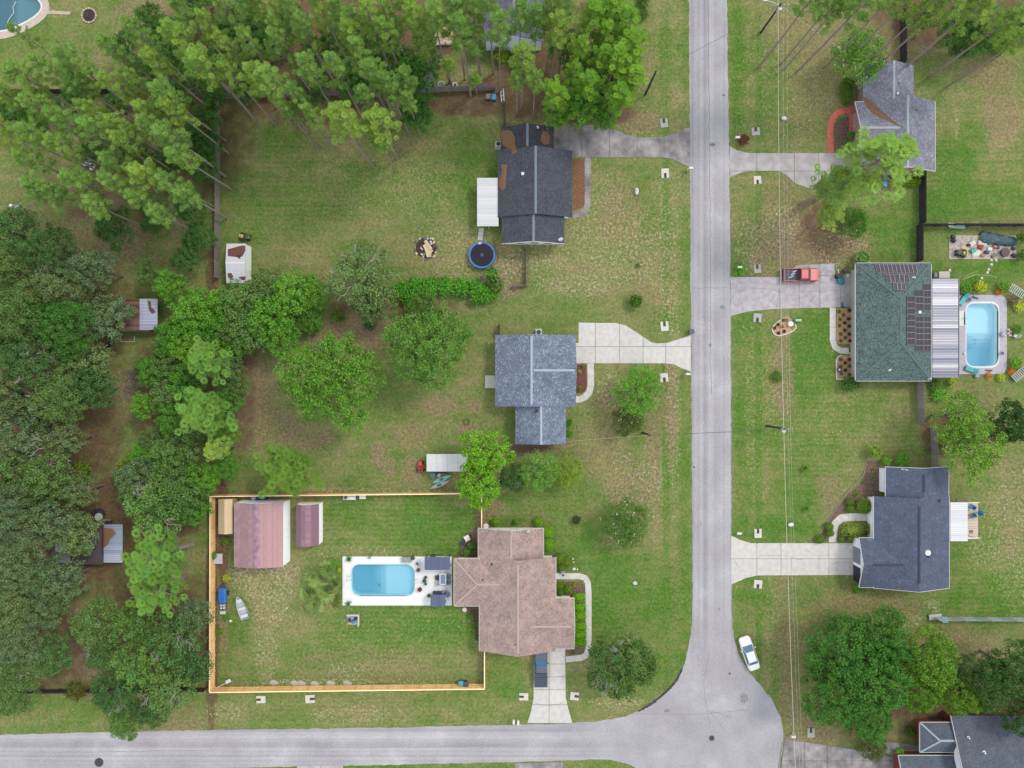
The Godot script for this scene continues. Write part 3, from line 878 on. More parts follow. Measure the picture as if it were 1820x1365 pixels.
# a block of a house under a gable (or hipped) roof; the pixels are the eaves' corners, he the eaves' height
func gab(h: Dictionary, x0: float, y0: float, x1: float, y1: float, axis: String, he: float, pitch: float, o: Dictionary) -> void:
	var a := P2(x0, y0, he); var b := P2(x1, y1, he)
	var along_x := axis == "x"
	var s0 := a.y if along_x else a.x; var s1 := b.y if along_x else b.x
	var t0 := a.x if along_x else a.y; var t1 := b.x if along_x else b.y
	var at := func(s: float, t: float, y: float) -> Vector3:
		return Vector3(t, y, s) if along_x else Vector3(s, y, t)
	var half := (s1 - s0) * 0.5
	var rise := half * pitch
	var mid := (s0 + s1) * 0.5
	var hip0: float = o.get("hip0", 0.0); var hip1: float = o.get("hip1", 0.0)
	var l0: Vector3 = at.call(s0, t0, he); var l1: Vector3 = at.call(s0, t1, he)
	var r0: Vector3 = at.call(s1, t0, he); var r1: Vector3 = at.call(s1, t1, he)
	var p0: Vector3 = at.call(mid, t0 + hip0, he + rise); var p1: Vector3 = at.call(mid, t1 - hip1, he + rise)
	var rm: Material = o.roof
	slope(h, [l0, l1, p1, p0], rm)
	slope(h, [r1, r0, p0, p1], o.get("roof2", rm))
	if hip0 > 0.0:
		slope(h, [r0, l0, p0], rm)
	if hip1 > 0.0:
		slope(h, [l1, r1, p1], rm)
	# ridge
	if o.has("cap"):
		var cap := MB.new()
		var w: Vector3 = at.call(0.16, 0.0, 0.0)
		var up := Vector3(0, 0.035, 0)
		var e0 := p0 + (p1 - p0).normalized() * float(o.get("cap_in", 0.0)); var e1 := p1 - (p1 - p0).normalized() * float(o.get("cap_in", 0.0))
		var high := 0.075 if o.has("cap_in") else 0.02
		var fall := Vector3(0, -0.16 * pitch + high, 0)
		up = Vector3(0, high + 0.015, 0)
		if high > 0.05:
			for sg in [-1.0, 1.0]:
				var lip: Vector3 = w * sg + fall
				cap.quad(e0 + lip, e1 + lip, e1 + lip - Vector3(0, 0.045, 0), e0 + lip - Vector3(0, 0.045, 0))
		cap.quad(e0 - w + fall, e1 - w + fall, e1 + up, e0 + up)
		cap.quad(e0 + up, e1 + up, e1 + w + fall, e0 + w + fall)
		cap.tri(e0 - w + fall, e0 + up, e0 + w + fall)
		cap.tri(e1 - w + fall, e1 + w + fall, e1 + up)
		put("ridge_cap", cap.mesh(), o.cap, h.roof, h.off)
	if o.has("cap"):
		for k in 2:
			if (hip0 if k == 0 else hip1) <= 0.0: continue
			for c in ([l0, r0] if k == 0 else [l1, r1]):
				var q: Vector3 = p0 if k == 0 else p1
				var hc := MB.new()
				hc.box((c + q) * 0.5 + Vector3(0, 0.012, 0), Vector3(0.24, 0.05, c.distance_to(q)), Basis.looking_at(q - c))
				put("hip_cap", hc.mesh(), o.cap, h.roof, h.off)
	# trim boards along eaves and rakes
	if o.has("trim"):
		var sl: Vector3 = at.call(-1.0, 0.0, 0.0)
		var sides: String = o.get("trim_sides", "lr01")
		if "l" in sides: board(h, l0, l1, sl, o.trim)
		if "r" in sides: board(h, r0, r1, -sl, o.trim)
		var tl: Vector3 = at.call(0.0, -1.0, 0.0)
		if "0" in sides:
			if hip0 > 0.0: board(h, l0, r0, tl, o.trim)
			else:
				board(h, l0, p0, tl, o.trim); board(h, p0, r0, tl, o.trim)
		if "1" in sides:
			if hip1 > 0.0: board(h, l1, r1, -tl, o.trim)
			else:
				board(h, l1, p1, -tl, o.trim); board(h, p1, r1, -tl, o.trim)
	# walls
	var ov: float = o.get("over", 0.45)
	var top := he + ov * pitch - 0.15
	var wb := MB.new()
	var c0: Vector3 = at.call(s0 + ov, t0 + ov, 0.0); var c1: Vector3 = at.call(s1 - ov, t1 - ov, 0.0)
	var size := Vector3(c1.x - c0.x, top, c1.z - c0.z)
	wb.box(Vector3((c0.x + c1.x) * 0.5, top * 0.5, (c0.z + c1.z) * 0.5), size)
	put("wall", wb.mesh(), o.wall, h.node, h.off)
	for k in 2:
		if (hip0 if k == 0 else hip1) > 0.0:
			continue
		var t := t0 + ov if k == 0 else t1 - ov
		var g := MB.new()
		var dt := 0.06 if k == 0 else -0.06
		var q := [at.call(s0 + ov, t, top), at.call(s1 - ov, t, top), at.call(mid, t, he + rise - 0.14), at.call(s0 + ov, t + dt, top), at.call(s1 - ov, t + dt, top), at.call(mid, t + dt, he + rise - 0.14)]
		g.tri(q[0], q[1], q[2]); g.tri(q[3], q[5], q[4])
		g.quad(q[0], q[2], q[5], q[3]); g.quad(q[1], q[4], q[5], q[2])
		put("gable", g.mesh(), o.get("gable", o.wall), h.node, h.off)

# the point of a house's roof that shows at a photograph pixel
func on_roof(h: Dictionary, px: float, py: float) -> Array:
	var g := P(px, py)
	var best := [g + Vector3(0, 3, 0), Vector3.UP]
	var best_t := 9.0
	for pl in h.planes:
		var d := g - Vector3(0, ALT, 0)
		var den: float = pl[1].dot(d)
		if absf(den) < 1e-5:
			continue
		var t: float = pl[1].dot(pl[0] - Vector3(0, ALT, 0)) / den
		var p := Vector3(0, ALT, 0) + d * t
		if t < best_t and Geometry2D.is_point_in_polygon(Vector2(p.x, p.z), pl[2]):
			best_t = t
			best = [p, pl[1]]
	return best

# vents and stacks: [px, py, radius, height, material]
func vents(h: Dictionary, list: Array) -> void:
	for s in list:
		var p: Vector3 = on_roof(h, s[0], s[1])[0]
		var mb := MB.new()
		if s[3] < 0.0:
			mb.box(p + Vector3(0, 0.06, 0), Vector3(s[2] * 2.0, 0.3, s[2] * 2.0), Basis.IDENTITY, 0.03)
			put("box_vent", mb.mesh(), s[4], h.roof, h.off)
		else:
			mb.cyl(p - Vector3(0, 0.2, 0), s[2], s[3] + 0.2, 10)
			if s[2] < 0.15: mb.cyl(p - Vector3(0, 0.01, 0), s[2] * 2.2, 0.03, 10, s[2] * 1.2)
			put("vent_pipe", mb.mesh(), s[4], h.roof, h.off)

# a drift of fallen needles lying on a roof: outline in pixels
func drift(h: Dictionary, outline: Array, m: Material, called := "needle_drift") -> void:
	var c := Vector2.ZERO
	var n := outline.size() / 2
	for i in n:
		c += Vector2(outline[i * 2], outline[i * 2 + 1]) / n
	var mid: Array = on_roof(h, c.x, c.y)
	var mb := MB.new()
	var inner := []
	var rim := []
	for i in n:
		var p := Vector2(outline[i * 2], outline[i * 2 + 1])
		rim.append(on_roof(h, p.x, p.y)[0] + Vector3(0, 0.012, 0))
		var q := p.lerp(c, 0.35)
		inner.append(on_roof(h, q.x, q.y)[0] + Vector3(0, 0.06 + 0.03 * R.randf(), 0))
	var top: Vector3 = mid[0] + Vector3(0, 0.09, 0)
	for i in n:
		var j := (i + 1) % n
		mb.up(rim[i], rim[j], inner[j])
		mb.up(rim[i], inner[j], inner[i])
		mb.up(inner[i], inner[j], top)
	put(called, mb.mesh(), m, h.roof, h.off)

func window_on(h: Dictionary, at: Vector3, face: Vector3, w: float, hgt: float, m: Material, frame: Material, called := "window") -> void:
	var bs := Basis.looking_at(-face)
	var o := Node3D.new()
	o.name = called
	h.node.add_child(o, true)
	o.position = h.off
	var p := MB.new()
	p.box(at + face * 0.03, Vector3(w - 0.1, hgt - 0.1, 0.03), bs)
	put("pane", p.mesh(), m, o)
	for q in [[Vector3(0, hgt * 0.5, 0), Vector3(w + 0.1, 0.1, 0.09)], [Vector3(0, -hgt * 0.5, 0), Vector3(w + 0.1, 0.1, 0.12)], [Vector3(w * 0.5, 0, 0), Vector3(0.1, hgt - 0.1, 0.09)], [Vector3(-w * 0.5, 0, 0), Vector3(0.1, hgt - 0.1, 0.09)], [Vector3(0, 0, 0), Vector3(w - 0.1, 0.06, 0.07)]]:
		var f := MB.new()
		f.box(at + face * 0.045 + bs * q[0], q[1], bs)
		put("frame", f.mesh(), frame, o)

# a sheet-metal slope made of separate panels with raised ribs; q: eave start, eave end, ridge end, ridge start
func panels(parent: Node3D, off: Vector3, q: Array, n: int, across: bool, m: Array, rib := 0.045, called := "roof_panel") -> void:
	for i in n:
		var f0 := float(i) / n; var f1 := float(i + 1) / n
		var a: Vector3; var b: Vector3; var c: Vector3; var d: Vector3
		if across:      # panels run from eave to ridge
			a = q[0].lerp(q[1], f0); b = q[0].lerp(q[1], f1); c = q[3].lerp(q[2], f1); d = q[3].lerp(q[2], f0)
		else:           # panels run along the eave
			a = q[0].lerp(q[3], f0); b = q[0].lerp(q[3], f1); c = q[1].lerp(q[2], f1); d = q[1].lerp(q[2], f0)
		var gp := (b - a).normalized() * 0.012
		a += gp; d += gp; b -= gp; c -= gp
		var nn: Vector3 = (b - a).cross(d - a).normalized()
		if nn.y < 0.0:
			nn = -nn
		var mb := MB.new()
		var dn := -nn * 0.03
		var top := [a, b, c, d]
		mb.up(a, b, c); mb.up(a, c, d)
		mb.tri(a + dn, b + dn, c + dn); mb.tri(a + dn, c + dn, d + dn)
		for k in 4:
			var e: Vector3 = top[k]; var g: Vector3 = top[(k + 1) % 4]
			mb.quad(e + dn, g + dn, g, e)
		for w in [0.04, 0.5]:   # ribs
			var r0 := a.lerp(b, w); var r1 := d.lerp(c, w)
			var side := (b - a).normalized() * 0.05
			mb.quad(r0 - side, r1 - side, r1 + nn * rib, r0 + nn * rib)
			mb.quad(r0 + nn * rib, r1 + nn * rib, r1 + side, r0 + side)
		put(called, mb.mesh(), m[R.randi() % m.size()], parent, off)

func ac_unit(px: float, py: float, label: String) -> void:
	kit("ac_unit", label, "air conditioner", px, py, 0, [["pad", "box", Vector3(0, 0.05, 0), Vector3(1.0, 0.1, 1.1), plain(214, 208, 200)], ["case", "box", Vector3(0, 0.48, 0), Vector3(0.8, 0.76, 0.8), plain(210, 208, 206)],
		["fan_grille", "can", Vector3(0, 0.86, 0), Vector3(0.33, 0.03, 0.3), plain(52, 56, 66)], ["fan_hub", "can", Vector3(0, 0.89, 0), Vector3(0.1, 0.03, 0.08), plain(100, 110, 120)]], 0.0, "air conditioner units beside houses")

func dish_on(h: Dictionary, px: float, py: float, r: float) -> void:
	var p: Vector3 = on_roof(h, px, py)[0]
	var m := MB.new()
	m.tube([p, p + Vector3(0, 0.5, 0)], 0.035, 0.035, 6)
	var bs := Basis(Vector3.RIGHT, 0.9) * Basis(Vector3.FORWARD, 0.3)
	m.ball(p + Vector3(0, 0.62, 0), Vector3(r, 0.07, r * 0.85), 6, 14, bs)
	m.tube([p + Vector3(0, 0.5, 0), p + Vector3(0.25, 0.75, 0.4)], 0.02, 0.02, 5)
	put("satellite_dish", m.mesh(), plain(232, 232, 236, 0.5), h.roof, h.off)

func make_houses() -> void:
	var white := plain(238, 236, 238, 0.6)
	var siding := mottled("white_siding", Color(0.88, 0.88, 0.9), 0.04, 4.0, 0.7)
	var pane := plain(52, 62, 84, 0.1, 0.2)
	var brown_litter := mottled("roof_needles", D(140, 108, 86), 0.3, 1.0)
	var steel := plain(120, 122, 130, 0.5, 0.4)
	# 1: charcoal roof with needle drifts, near the upper middle
	var r1 := shingles("charcoal_shingles", D(76, 80, 92), 0.1, D(58, 60, 70), 0.25, 8)
	var r1b := shingles("sooty_shingles", D(66, 66, 74), 0.1, D(50, 48, 54), 0.3)
	var cap1 := plain(128, 142, 160, 0.7)
	var h := new_house("house", "house with charcoal shingle roof streaked with brown needles and a white porch cover", "house", 950, 330)
	gab(h, 890, 226, 984, 266, "z", 2.7, 0.42, {"roof": r1b, "wall": siding, "cap": cap1})
	gab(h, 885, 268, 1017, 386, "z", 2.75, 0.42, {"roof": r1, "wall": siding, "cap": cap1})
	gab(h, 892, 384, 1003, 433, "z", 2.7, 0.40, {"roof": r1, "wall": siding, "cap": cap1, "trim": white, "trim_sides": "1"})
	drift(h, [891, 233, 902, 231, 910, 234, 916, 246, 915, 256, 921, 262, 920, 270, 911, 275, 905, 268, 900, 262, 894, 258, 890, 245], brown_litter)
	drift(h, [965, 233, 974, 234, 978, 243, 976, 256, 968, 258, 961, 250, 962, 240], brown_litter)
	drift(h, [890, 292, 901, 292, 900, 305, 899, 318, 898, 334, 892, 339, 887, 330, 888, 316, 892, 304], brown_litter)
	vents(h, [[929, 309, 0.2, -1.0, white], [937, 298, 0.06, 0.3, steel], [933, 400, 0.06, 0.35, steel], [955, 226, 0.1, 0.3, white]])
	dish_on(h, 996, 427, 0.4)
	var porch := Node3D.new(); porch.name = "porch_cover"; h.node.add_child(porch)
	panels(porch, h.off, [P(848, 402, 2.35), P(848, 316, 2.35), P(886, 316, 2.6), P(886, 402, 2.6)], 12, true, [plain(236, 236, 238, 0.45), plain(226, 228, 232, 0.45)])
	for c in [[850, 318], [850, 400], [868, 400]]:
		var pm := MB.new(); pm.box(P(c[0], c[1], 2.3) * Vector3(1, 0.5, 1), Vector3(0.1, 2.3, 0.1))
		put("porch_post", pm.mesh(), white, h.node, h.off)
	for i in 3:
		window_on(h, P(925 + i * 24, 437, 0.0) + Vector3(0, 1.5, -0.1), Vector3(0, 0, 1), 1.1, 1.2, pane, white)
	# 2: slate blue roof in the middle
	var r2 := shingles("slate_blue_shingles", D(112, 124, 145), 0.1, D(150, 163, 186), 0.3, 7)
	var cap2 := shingles("slate_cap", D(160, 176, 204), 0.16, D(220, 230, 244), 0.4)
	h = new_house("house", "house with speckled slate blue shingle roof in the middle of the street", "house", 950, 680)
	gab(h, 880, 595.5, 1008, 722, "z", 2.7, 0.36, {"roof": r2, "wall": siding, "cap": cap2, "cap_in": 0.3})
	gab(h, 944, 595, 1023, 722.5, "x", 2.72, 0.362, {"roof": r2, "wall": siding, "cap": cap2, "cap_in": 0.3})
	gab(h, 916, 700, 1006, 789, "z", 2.65, 0.34, {"roof": r2, "wall": siding, "cap": cap2})
	vents(h, [[954, 730, 0.22, -1.0, plain(50, 54, 66)], [945, 737, 0.05, 0.3, steel], [906, 609, 0.05, 0.3, steel], [934, 656, 0.05, 0.3, steel], [921, 693, 0.06, 0.3, steel]])
	# 3: dusty rose roof beside the white pool deck
	var r3 := shingles("rose_brown_shingles", D(176, 152, 145), 0.07, D(150, 127, 122), 0.25, 7)
	var cap3 := shingles("rose_cap", D(190, 168, 160), 0.08, D(150, 130, 128), 0.2)
	var cream := mottled("cream_siding", Color(0.9, 0.88, 0.84), 0.04, 4.0, 0.7)
	h = new_house("house", "house with dusty rose brown shingle roof between the white pool deck and the bend", "house", 920, 1050)
	gab(h, 850, 939, 966, 993, "z", 2.7, 0.4, {"roof": r3, "wall": cream, "cap": cap3, "cap_in": 0.5, "trim": white, "trim_sides": "lr0"})
	gab(h, 852, 990, 988, 1157, "z", 2.75, 0.4, {"roof": r3, "wall": cream, "cap": cap3, "cap_in": 0.5, "trim": white, "trim_sides": "lr"})
	gab(h, 919, 1063, 1020, 1153, "x", 2.72, 0.4, {"roof": r3, "wall": cream, "cap": cap3, "cap_in": 0.5, "trim": white, "trim_sides": "lr1"})
	gab(h, 807, 993, 905, 1077, "x", 2.7, 0.36, {"roof": r3, "wall": cream, "cap": cap3, "hip0": 3.4, "trim": white, "trim_sides": "lr0"})
	vents(h, [[875, 1003, 0.12, 0.25, plain(90, 78, 80)], [858, 1031, 0.08, 0.25, plain(100, 90, 90)], [899, 1105, 0.05, 0.3, white], [916, 1146, 0.06, 0.25, steel], [885, 948, 0.05, 0.25, steel]])
	dish_on(h, 939, 943, 0.3)
	for i in 2:
		window_on(h, P(880 + i * 45, 936, 0.0) + Vector3(0, 1.5, 0.2), Vector3(0, 0, -1), 1.1, 1.2, pane, white)
	# 4: silver grey roof, upper east side
	var r4 := shingles("silver_grey_shingles", D(126, 128, 142), 0.08, D(156, 160, 176), 0.25, 8)
	var cap4 := plain(176, 182, 196, 0.7)
	var brick := mottled("pink_brick", D(190, 160, 158), 0.2, 1.5)
	h = new_house("house", "silver grey roofed house with red curved path and a wedge of brown needles", "house", 1590, 220)
	gab(h, 1534, 116, 1624, 182, "z", 2.7, 0.42, {"roof": r4, "wall": brick, "cap": cap4})
	gab(h, 1536, 180, 1662, 304, "z", 2.75, 0.42, {"roof": r4, "wall": brick, "cap": cap4, "trim": white, "trim_sides": "r1", "gable": siding})
	gab(h, 1520, 181, 1612, 288, "x", 2.75, 0.41, {"roof": r4, "wall": brick, "cap": cap4, "trim": white, "trim_sides": "l0", "gable": siding, "over": 0.9})
	drift(h, [1535, 173, 1541, 172, 1548, 180, 1560, 190, 1574, 203, 1592, 218, 1606, 229, 1596, 224, 1578, 214, 1565, 211, 1552, 203, 1541, 191, 1536, 182], brown_litter)
	vents(h, [[1594, 167, 0.16, 0.3, white], [1597, 148, 0.08, 0.3, steel], [1629, 196, 0.1, 0.3, steel], [1656, 286, 0.07, 0.5, white]])
	for i in 2:
		window_on(h, P(1531, 150 + i * 8, 0.0) * Vector3(0.985, 1, 1) + Vector3(0.0, 1.6, 0), Vector3(-1, 0, 0), 0.8, 1.3, pane, white)
	# 5: green hipped roof with solar panels
	var r5 := shingles("green_shingles", D(94, 116, 115), 0.1, D(60, 80, 84), 0.34, 8)
	h = new_house("house", "green hip roofed house with dark solar panels and metal patio roof", "house", 1590, 570)
	gab(h, 1520.5, 467.6, 1655, 677, "z", 2.75, 0.36, {"roof": r5, "wall": mottled("sage_wall", D(206, 208, 196), 0.05, 4.0), "cap": r5, "hip0": 5.4, "hip1": 5.4, "trim": white, "over": 0.6})
	vents(h, [[1624, 494, 0.1, 0.35, white], [1634, 555, 0.2, -1.0, white], [1581, 657, 0.1, 0.3, white], [1651, 673, 0.09, 0.4, white]])
	var cell := plain(62, 52, 68, 0.28, 0.3)
	var rail := plain(168, 166, 178, 0.4, 0.6)
	var arr := []
	for i in 10: arr.append([1555.5 + i * 7.25 - 0.0, 469.5, 6.9, 16.0, -0.22])
	for i in 2: arr.append([1574.5 + i * 7.0, 487.5, 6.6, 14.5, -0.2])
	for i in 3: arr.append([1590.0 + i * 8.4, 487.5, 8.0, 14.5, -0.1])
	for i in 3: arr.append([1587.5 + i * 7.2, 503.5, 6.8, 11.0, -0.1])
	for i in 8: arr.append([1612.6, 526.5 + i * 10.75, 13.9, 10.3, 0.0])
	for i in 3: arr.append([1627.4, 515.2 + i * 12.2, 13.9, 11.7, 0.0])
	for i in 6: arr.append([1627.4, 562.0 + i * 10.4, 13.9, 10.0, 0.0])
	for i in 4: arr.append([1642.0, 504.4 + i * 12.0, 12.6, 11.5, 0.0])
	for i in 6: arr.append([1642.0, 562.0 + i * 10.4, 12.8, 10.0, 0.0])
	for s in arr:
		var q := []
		var nn: Vector3 = on_roof(h, s[0] + s[2] * 0.5, s[1] + s[3] * 0.5)[1]
		var base: Vector3 = on_roof(h, s[0] + s[2] * 0.5, s[1] + s[3] * 0.5)[0]
		for e in [[0, 0], [1, 0], [1, 1], [0, 1]]:
			var g := P(s[0] + s[2] * e[0] - s[4] * s[3] * e[1] * 1.0, s[1] + s[3] * e[1])
			var d := g - Vector3(0, ALT, 0)
			var t: float = nn.dot(base + nn * 0.12 - Vector3(0, ALT, 0)) / nn.dot(d)
			q.append(Vector3(0, ALT, 0) + d * t)
		var mb := MB.new()
		mb.up(q[0], q[1], q[2]); mb.up(q[0], q[2], q[3])
		for k in 4:
			mb.quad(q[k] - nn * 0.05, q[(k + 1) % 4] - nn * 0.05, q[(k + 1) % 4], q[k])
		var sp := put("solar_panel", mb.mesh(), cell, h.roof, h.off)
		var fr := MB.new()
		for k in 4:
			var a: Vector3 = q[k]; var b: Vector3 = q[(k + 1) % 4]
			fr.box((a + b) * 0.5 + nn * 0.005, Vector3(0.035, 0.03, a.distance_to(b)), Basis.looking_at(b - a, nn))
		for k in 1:
			var a: Vector3 = q[0].lerp(q[1], 0.5); var b: Vector3 = q[3].lerp(q[2], 0.5)
			fr.box((a + b) * 0.5 + nn * 0.003, Vector3(0.012, 0.012, a.distance_to(b)), Basis.looking_at(b - a, nn))
		var fo := put("panel_frame", fr.mesh(), rail, h.roof, h.off)
	var patio := Node3D.new(); patio.name = "patio_roof"; h.node.add_child(patio)
	var gal := [plain(206, 204, 216, 0.4, 0.3), plain(182, 182, 200, 0.4, 0.3), plain(236, 234, 240, 0.4, 0.2), plain(158, 160, 182, 0.4, 0.3)]
	panels(patio, h.off, [P(1703, 495, 2.45), P(1703, 671, 2.45), P(1657, 671, 2.72), P(1657, 495, 2.72)], 30, true, gal, 0.09)
	var gut := MB.new(); gut.box((P(1703.5, 495, 2.4) + P(1703.5, 671, 2.4)) * 0.5 + Vector3(0.05, 0, 0), Vector3(0.1, 0.12, 14.3))
	put("gutter", gut.mesh(), plain(120, 118, 126, 0.5), patio, h.off)
	for k in 5:
		var pm := MB.new(); pm.box(P(1700, 500 + k * 42, 2.3) * Vector3(1, 0.5, 1), Vector3(0.1, 2.3, 0.1))
		put("patio_post", pm.mesh(), white, patio, h.off)
	for k in 4:
		window_on(h, P(1524, 555 + k * 30, 0.0) * Vector3(0.985, 1, 1) + Vector3(0.3, 1.5, 0), Vector3(-1, 0, 0), 1.2, 1.2, pane, white)
	var gd := MB.new(); gd.box(P(1522, 518, 0.0) * Vector3(0.985, 1, 1) + Vector3(0.2, 1.1, 0), Vector3(0.08, 2.2, 4.6))
	put("garage_door", gd.mesh(), plain(226, 226, 212, 0.6), h.node, h.off)
	# 6: navy roof, lower east side
	var r6 := shingles("navy_shingles", D(82, 92, 116), 0.07, D(100, 112, 138), 0.15, 8)
	var cap6 := plain(56, 64, 90, 0.9)
	h = new_house("house", "navy shingle roofed house with white porch columns and a white back patio cover", "house", 1610, 930)
	var trim6 := {"roof": r6, "wall": siding, "cap": cap6, "trim": white, "over": 0.5}
	gab(h, 1574, 830, 1686, 884, "z", 2.75, 0.38, trim6.merged({"cap_in": 1.0, "trim_sides": "lr0"}))
	gab(h, 1553, 882, 1687, 1045, "z", 2.8, 0.36, trim6.merged({"cap_in": 1.2, "trim_sides": "lr1", "over": 0.9}))
	gab(h, 1527, 956, 1622, 1044, "x", 2.75, 0.36, trim6.merged({"cap_in": 1.4, "trim_sides": "lr0"}))
	vents(h, [[1648, 982, 0.42, 0.22, plain(232, 234, 236)], [1669, 890, 0.13, 0.25, plain(44, 48, 62)], [1660, 838, 0.08, 0.2, plain(44, 48, 62)], [1649, 990, 0.08, 0.3, plain(40, 44, 56)], [1604, 834, 0.06, 0.4, white], [1611, 835, 0.06, 0.4, white]])
	for k in 4:   # porch columns
		var pm := MB.new(); pm.box(P(1548, 890 + k * 19, 0.0) * Vector3(0.992, 1, 1) + Vector3(0.2, 1.35, 0), Vector3(0.18, 2.7, 0.18), Basis.IDENTITY, 0.02)
		put("porch_column", pm.mesh(), white, h.node, h.off)
	for k in 2:
		window_on(h, P(1569, 848 + k * 16, 0.0) * Vector3(0.99, 1, 1) + Vector3(0.15, 1.6, 0), Vector3(-1, 0, 0), 1.0, 1.4, pane, white)
	var shut := plain(34, 38, 56)
	for k in 4:
		var pm := MB.new(); pm.box(P(1569, 844 + k * 8.2, 0.0) * Vector3(0.99, 1, 1) + Vector3(0.12, 1.6, 0), Vector3(0.05, 1.4, 0.3))
		put("shutter", pm.mesh(), shut, h.node, h.off)
	for k in 2:
		var pm := MB.new(); pm.box(P(1522, 984 + k * 33, 0.0) * Vector3(0.985, 1, 1) + Vector3(0.32, 1.1, 0), Vector3(0.08, 2.1, 2.3))
		put("garage_door", pm.mesh(), plain(150, 158, 176, 0.5) if k == 0 else plain(44, 50, 76, 0.4), h.node, h.off)
	var pc := Node3D.new(); pc.name = "patio_cover"; h.node.add_child(pc)
	panels(pc, h.off, [P(1720, 893, 2.4), P(1720, 962, 2.4), P(1689, 962, 2.68), P(1689, 893, 2.68)], 10, true, [plain(236, 236, 240, 0.5), plain(228, 228, 234, 0.5)], 0.05)
	for k in 2:
		var bm := MB.new(); bm.box((P(1688, 893 + k * 63, 2.3) + P(1740, 893 + k * 63, 2.3)) * 0.5, Vector3(4.4, 0.2, 0.1))
		put("patio_beam", bm.mesh(), plain(240, 236, 226, 0.6), pc, h.off)
		for j in 2:
			var pm := MB.new(); pm.box(P(1718 + j * 15, 893 + k * 63, 2.2) * Vector3(1, 0.5, 1), Vector3(0.12, 2.2, 0.12))
			put("patio_post", pm.mesh(), white, pc, h.off)
	var dk := Node3D.new(); dk.name = "deck"; h.node.add_child(dk)
	for k in 14:
		var pm := MB.new(); pm.box(P(1711, 895.5 + k * 4.6, 0.0) + Vector3(0, 0.14, 0), Vector3(4.2, 0.28, 0.36), Basis.IDENTITY, 0.01)
		put("plank", pm.mesh(), plain(224, 208, 190) if k % 3 else plain(214, 198, 178), dk, h.off)
	# 7: blue grey hipped roof with brick walls in the lower corner
	var r7 := shingles("blue_grey_shingles", D(94, 102, 118), 0.07, D(78, 86, 102), 0.2, 8)
	var cap7 := plain(166, 186, 204, 0.7)
	var rb := mottled("red_brick", D(150, 92, 80), 0.2, 1.2)
	h = new_house("house", "brick house with blue grey hip roof and pale ridge caps in the lower corner", "house", 1720, 1360)
	gab(h, 1635, 1284, 1712, 1337, "x", 2.7, 0.5, {"roof": r7, "wall": rb, "cap": cap7, "hip0": 2.3, "trim": white, "trim_sides": "lr0", "over": 0.7})
	gab(h, 1690, 1272, 1900, 1450, "x", 2.75, 0.42, {"roof": r7, "wall": rb, "cap": cap7, "trim": white, "trim_sides": "0", "gable": siding})
	gab(h, 1597, 1343, 1700, 1450, "x", 2.7, 0.42, {"roof": r7, "wall": rb, "cap": cap7, "trim": white, "trim_sides": "l0", "gable": siding, "over": 0.7})
	vents(h, [[1721, 1311, 0.1, 0.3, white], [1749, 1337, 0.12, 0.3, white]])
	window_on(h, P(1630, 1305, 0.0) + Vector3(0.2, 1.5, 0), Vector3(-1, 0, 0), 1.3, 1.3, plain(120, 160, 180, 0.15), white)
	# 8: the house under the pines at the upper edge
	var r8 := shingles("ash_shingles", D(104, 108, 124), 0.12, D(78, 82, 98), 0.25)
	h = new_house("house", "ash grey roofed house with a pale blue end wall under the pines at the top", "house", 905, 20)
	gab(h, 860, -70, 966, 74, "z", 3.2, 0.45, {"roof": r8, "wall": mottled("pale_blue_siding", Color(0.8, 0.86, 0.92), 0.05, 4.0), "cap": plain(140, 144, 158), "over": 0.25})
	ac_unit(886, 259, "white air conditioner unit beside the charcoal roof with needle drifts")
	ac_unit(957, 591, "air conditioner unit on a pad behind the slate blue roof")

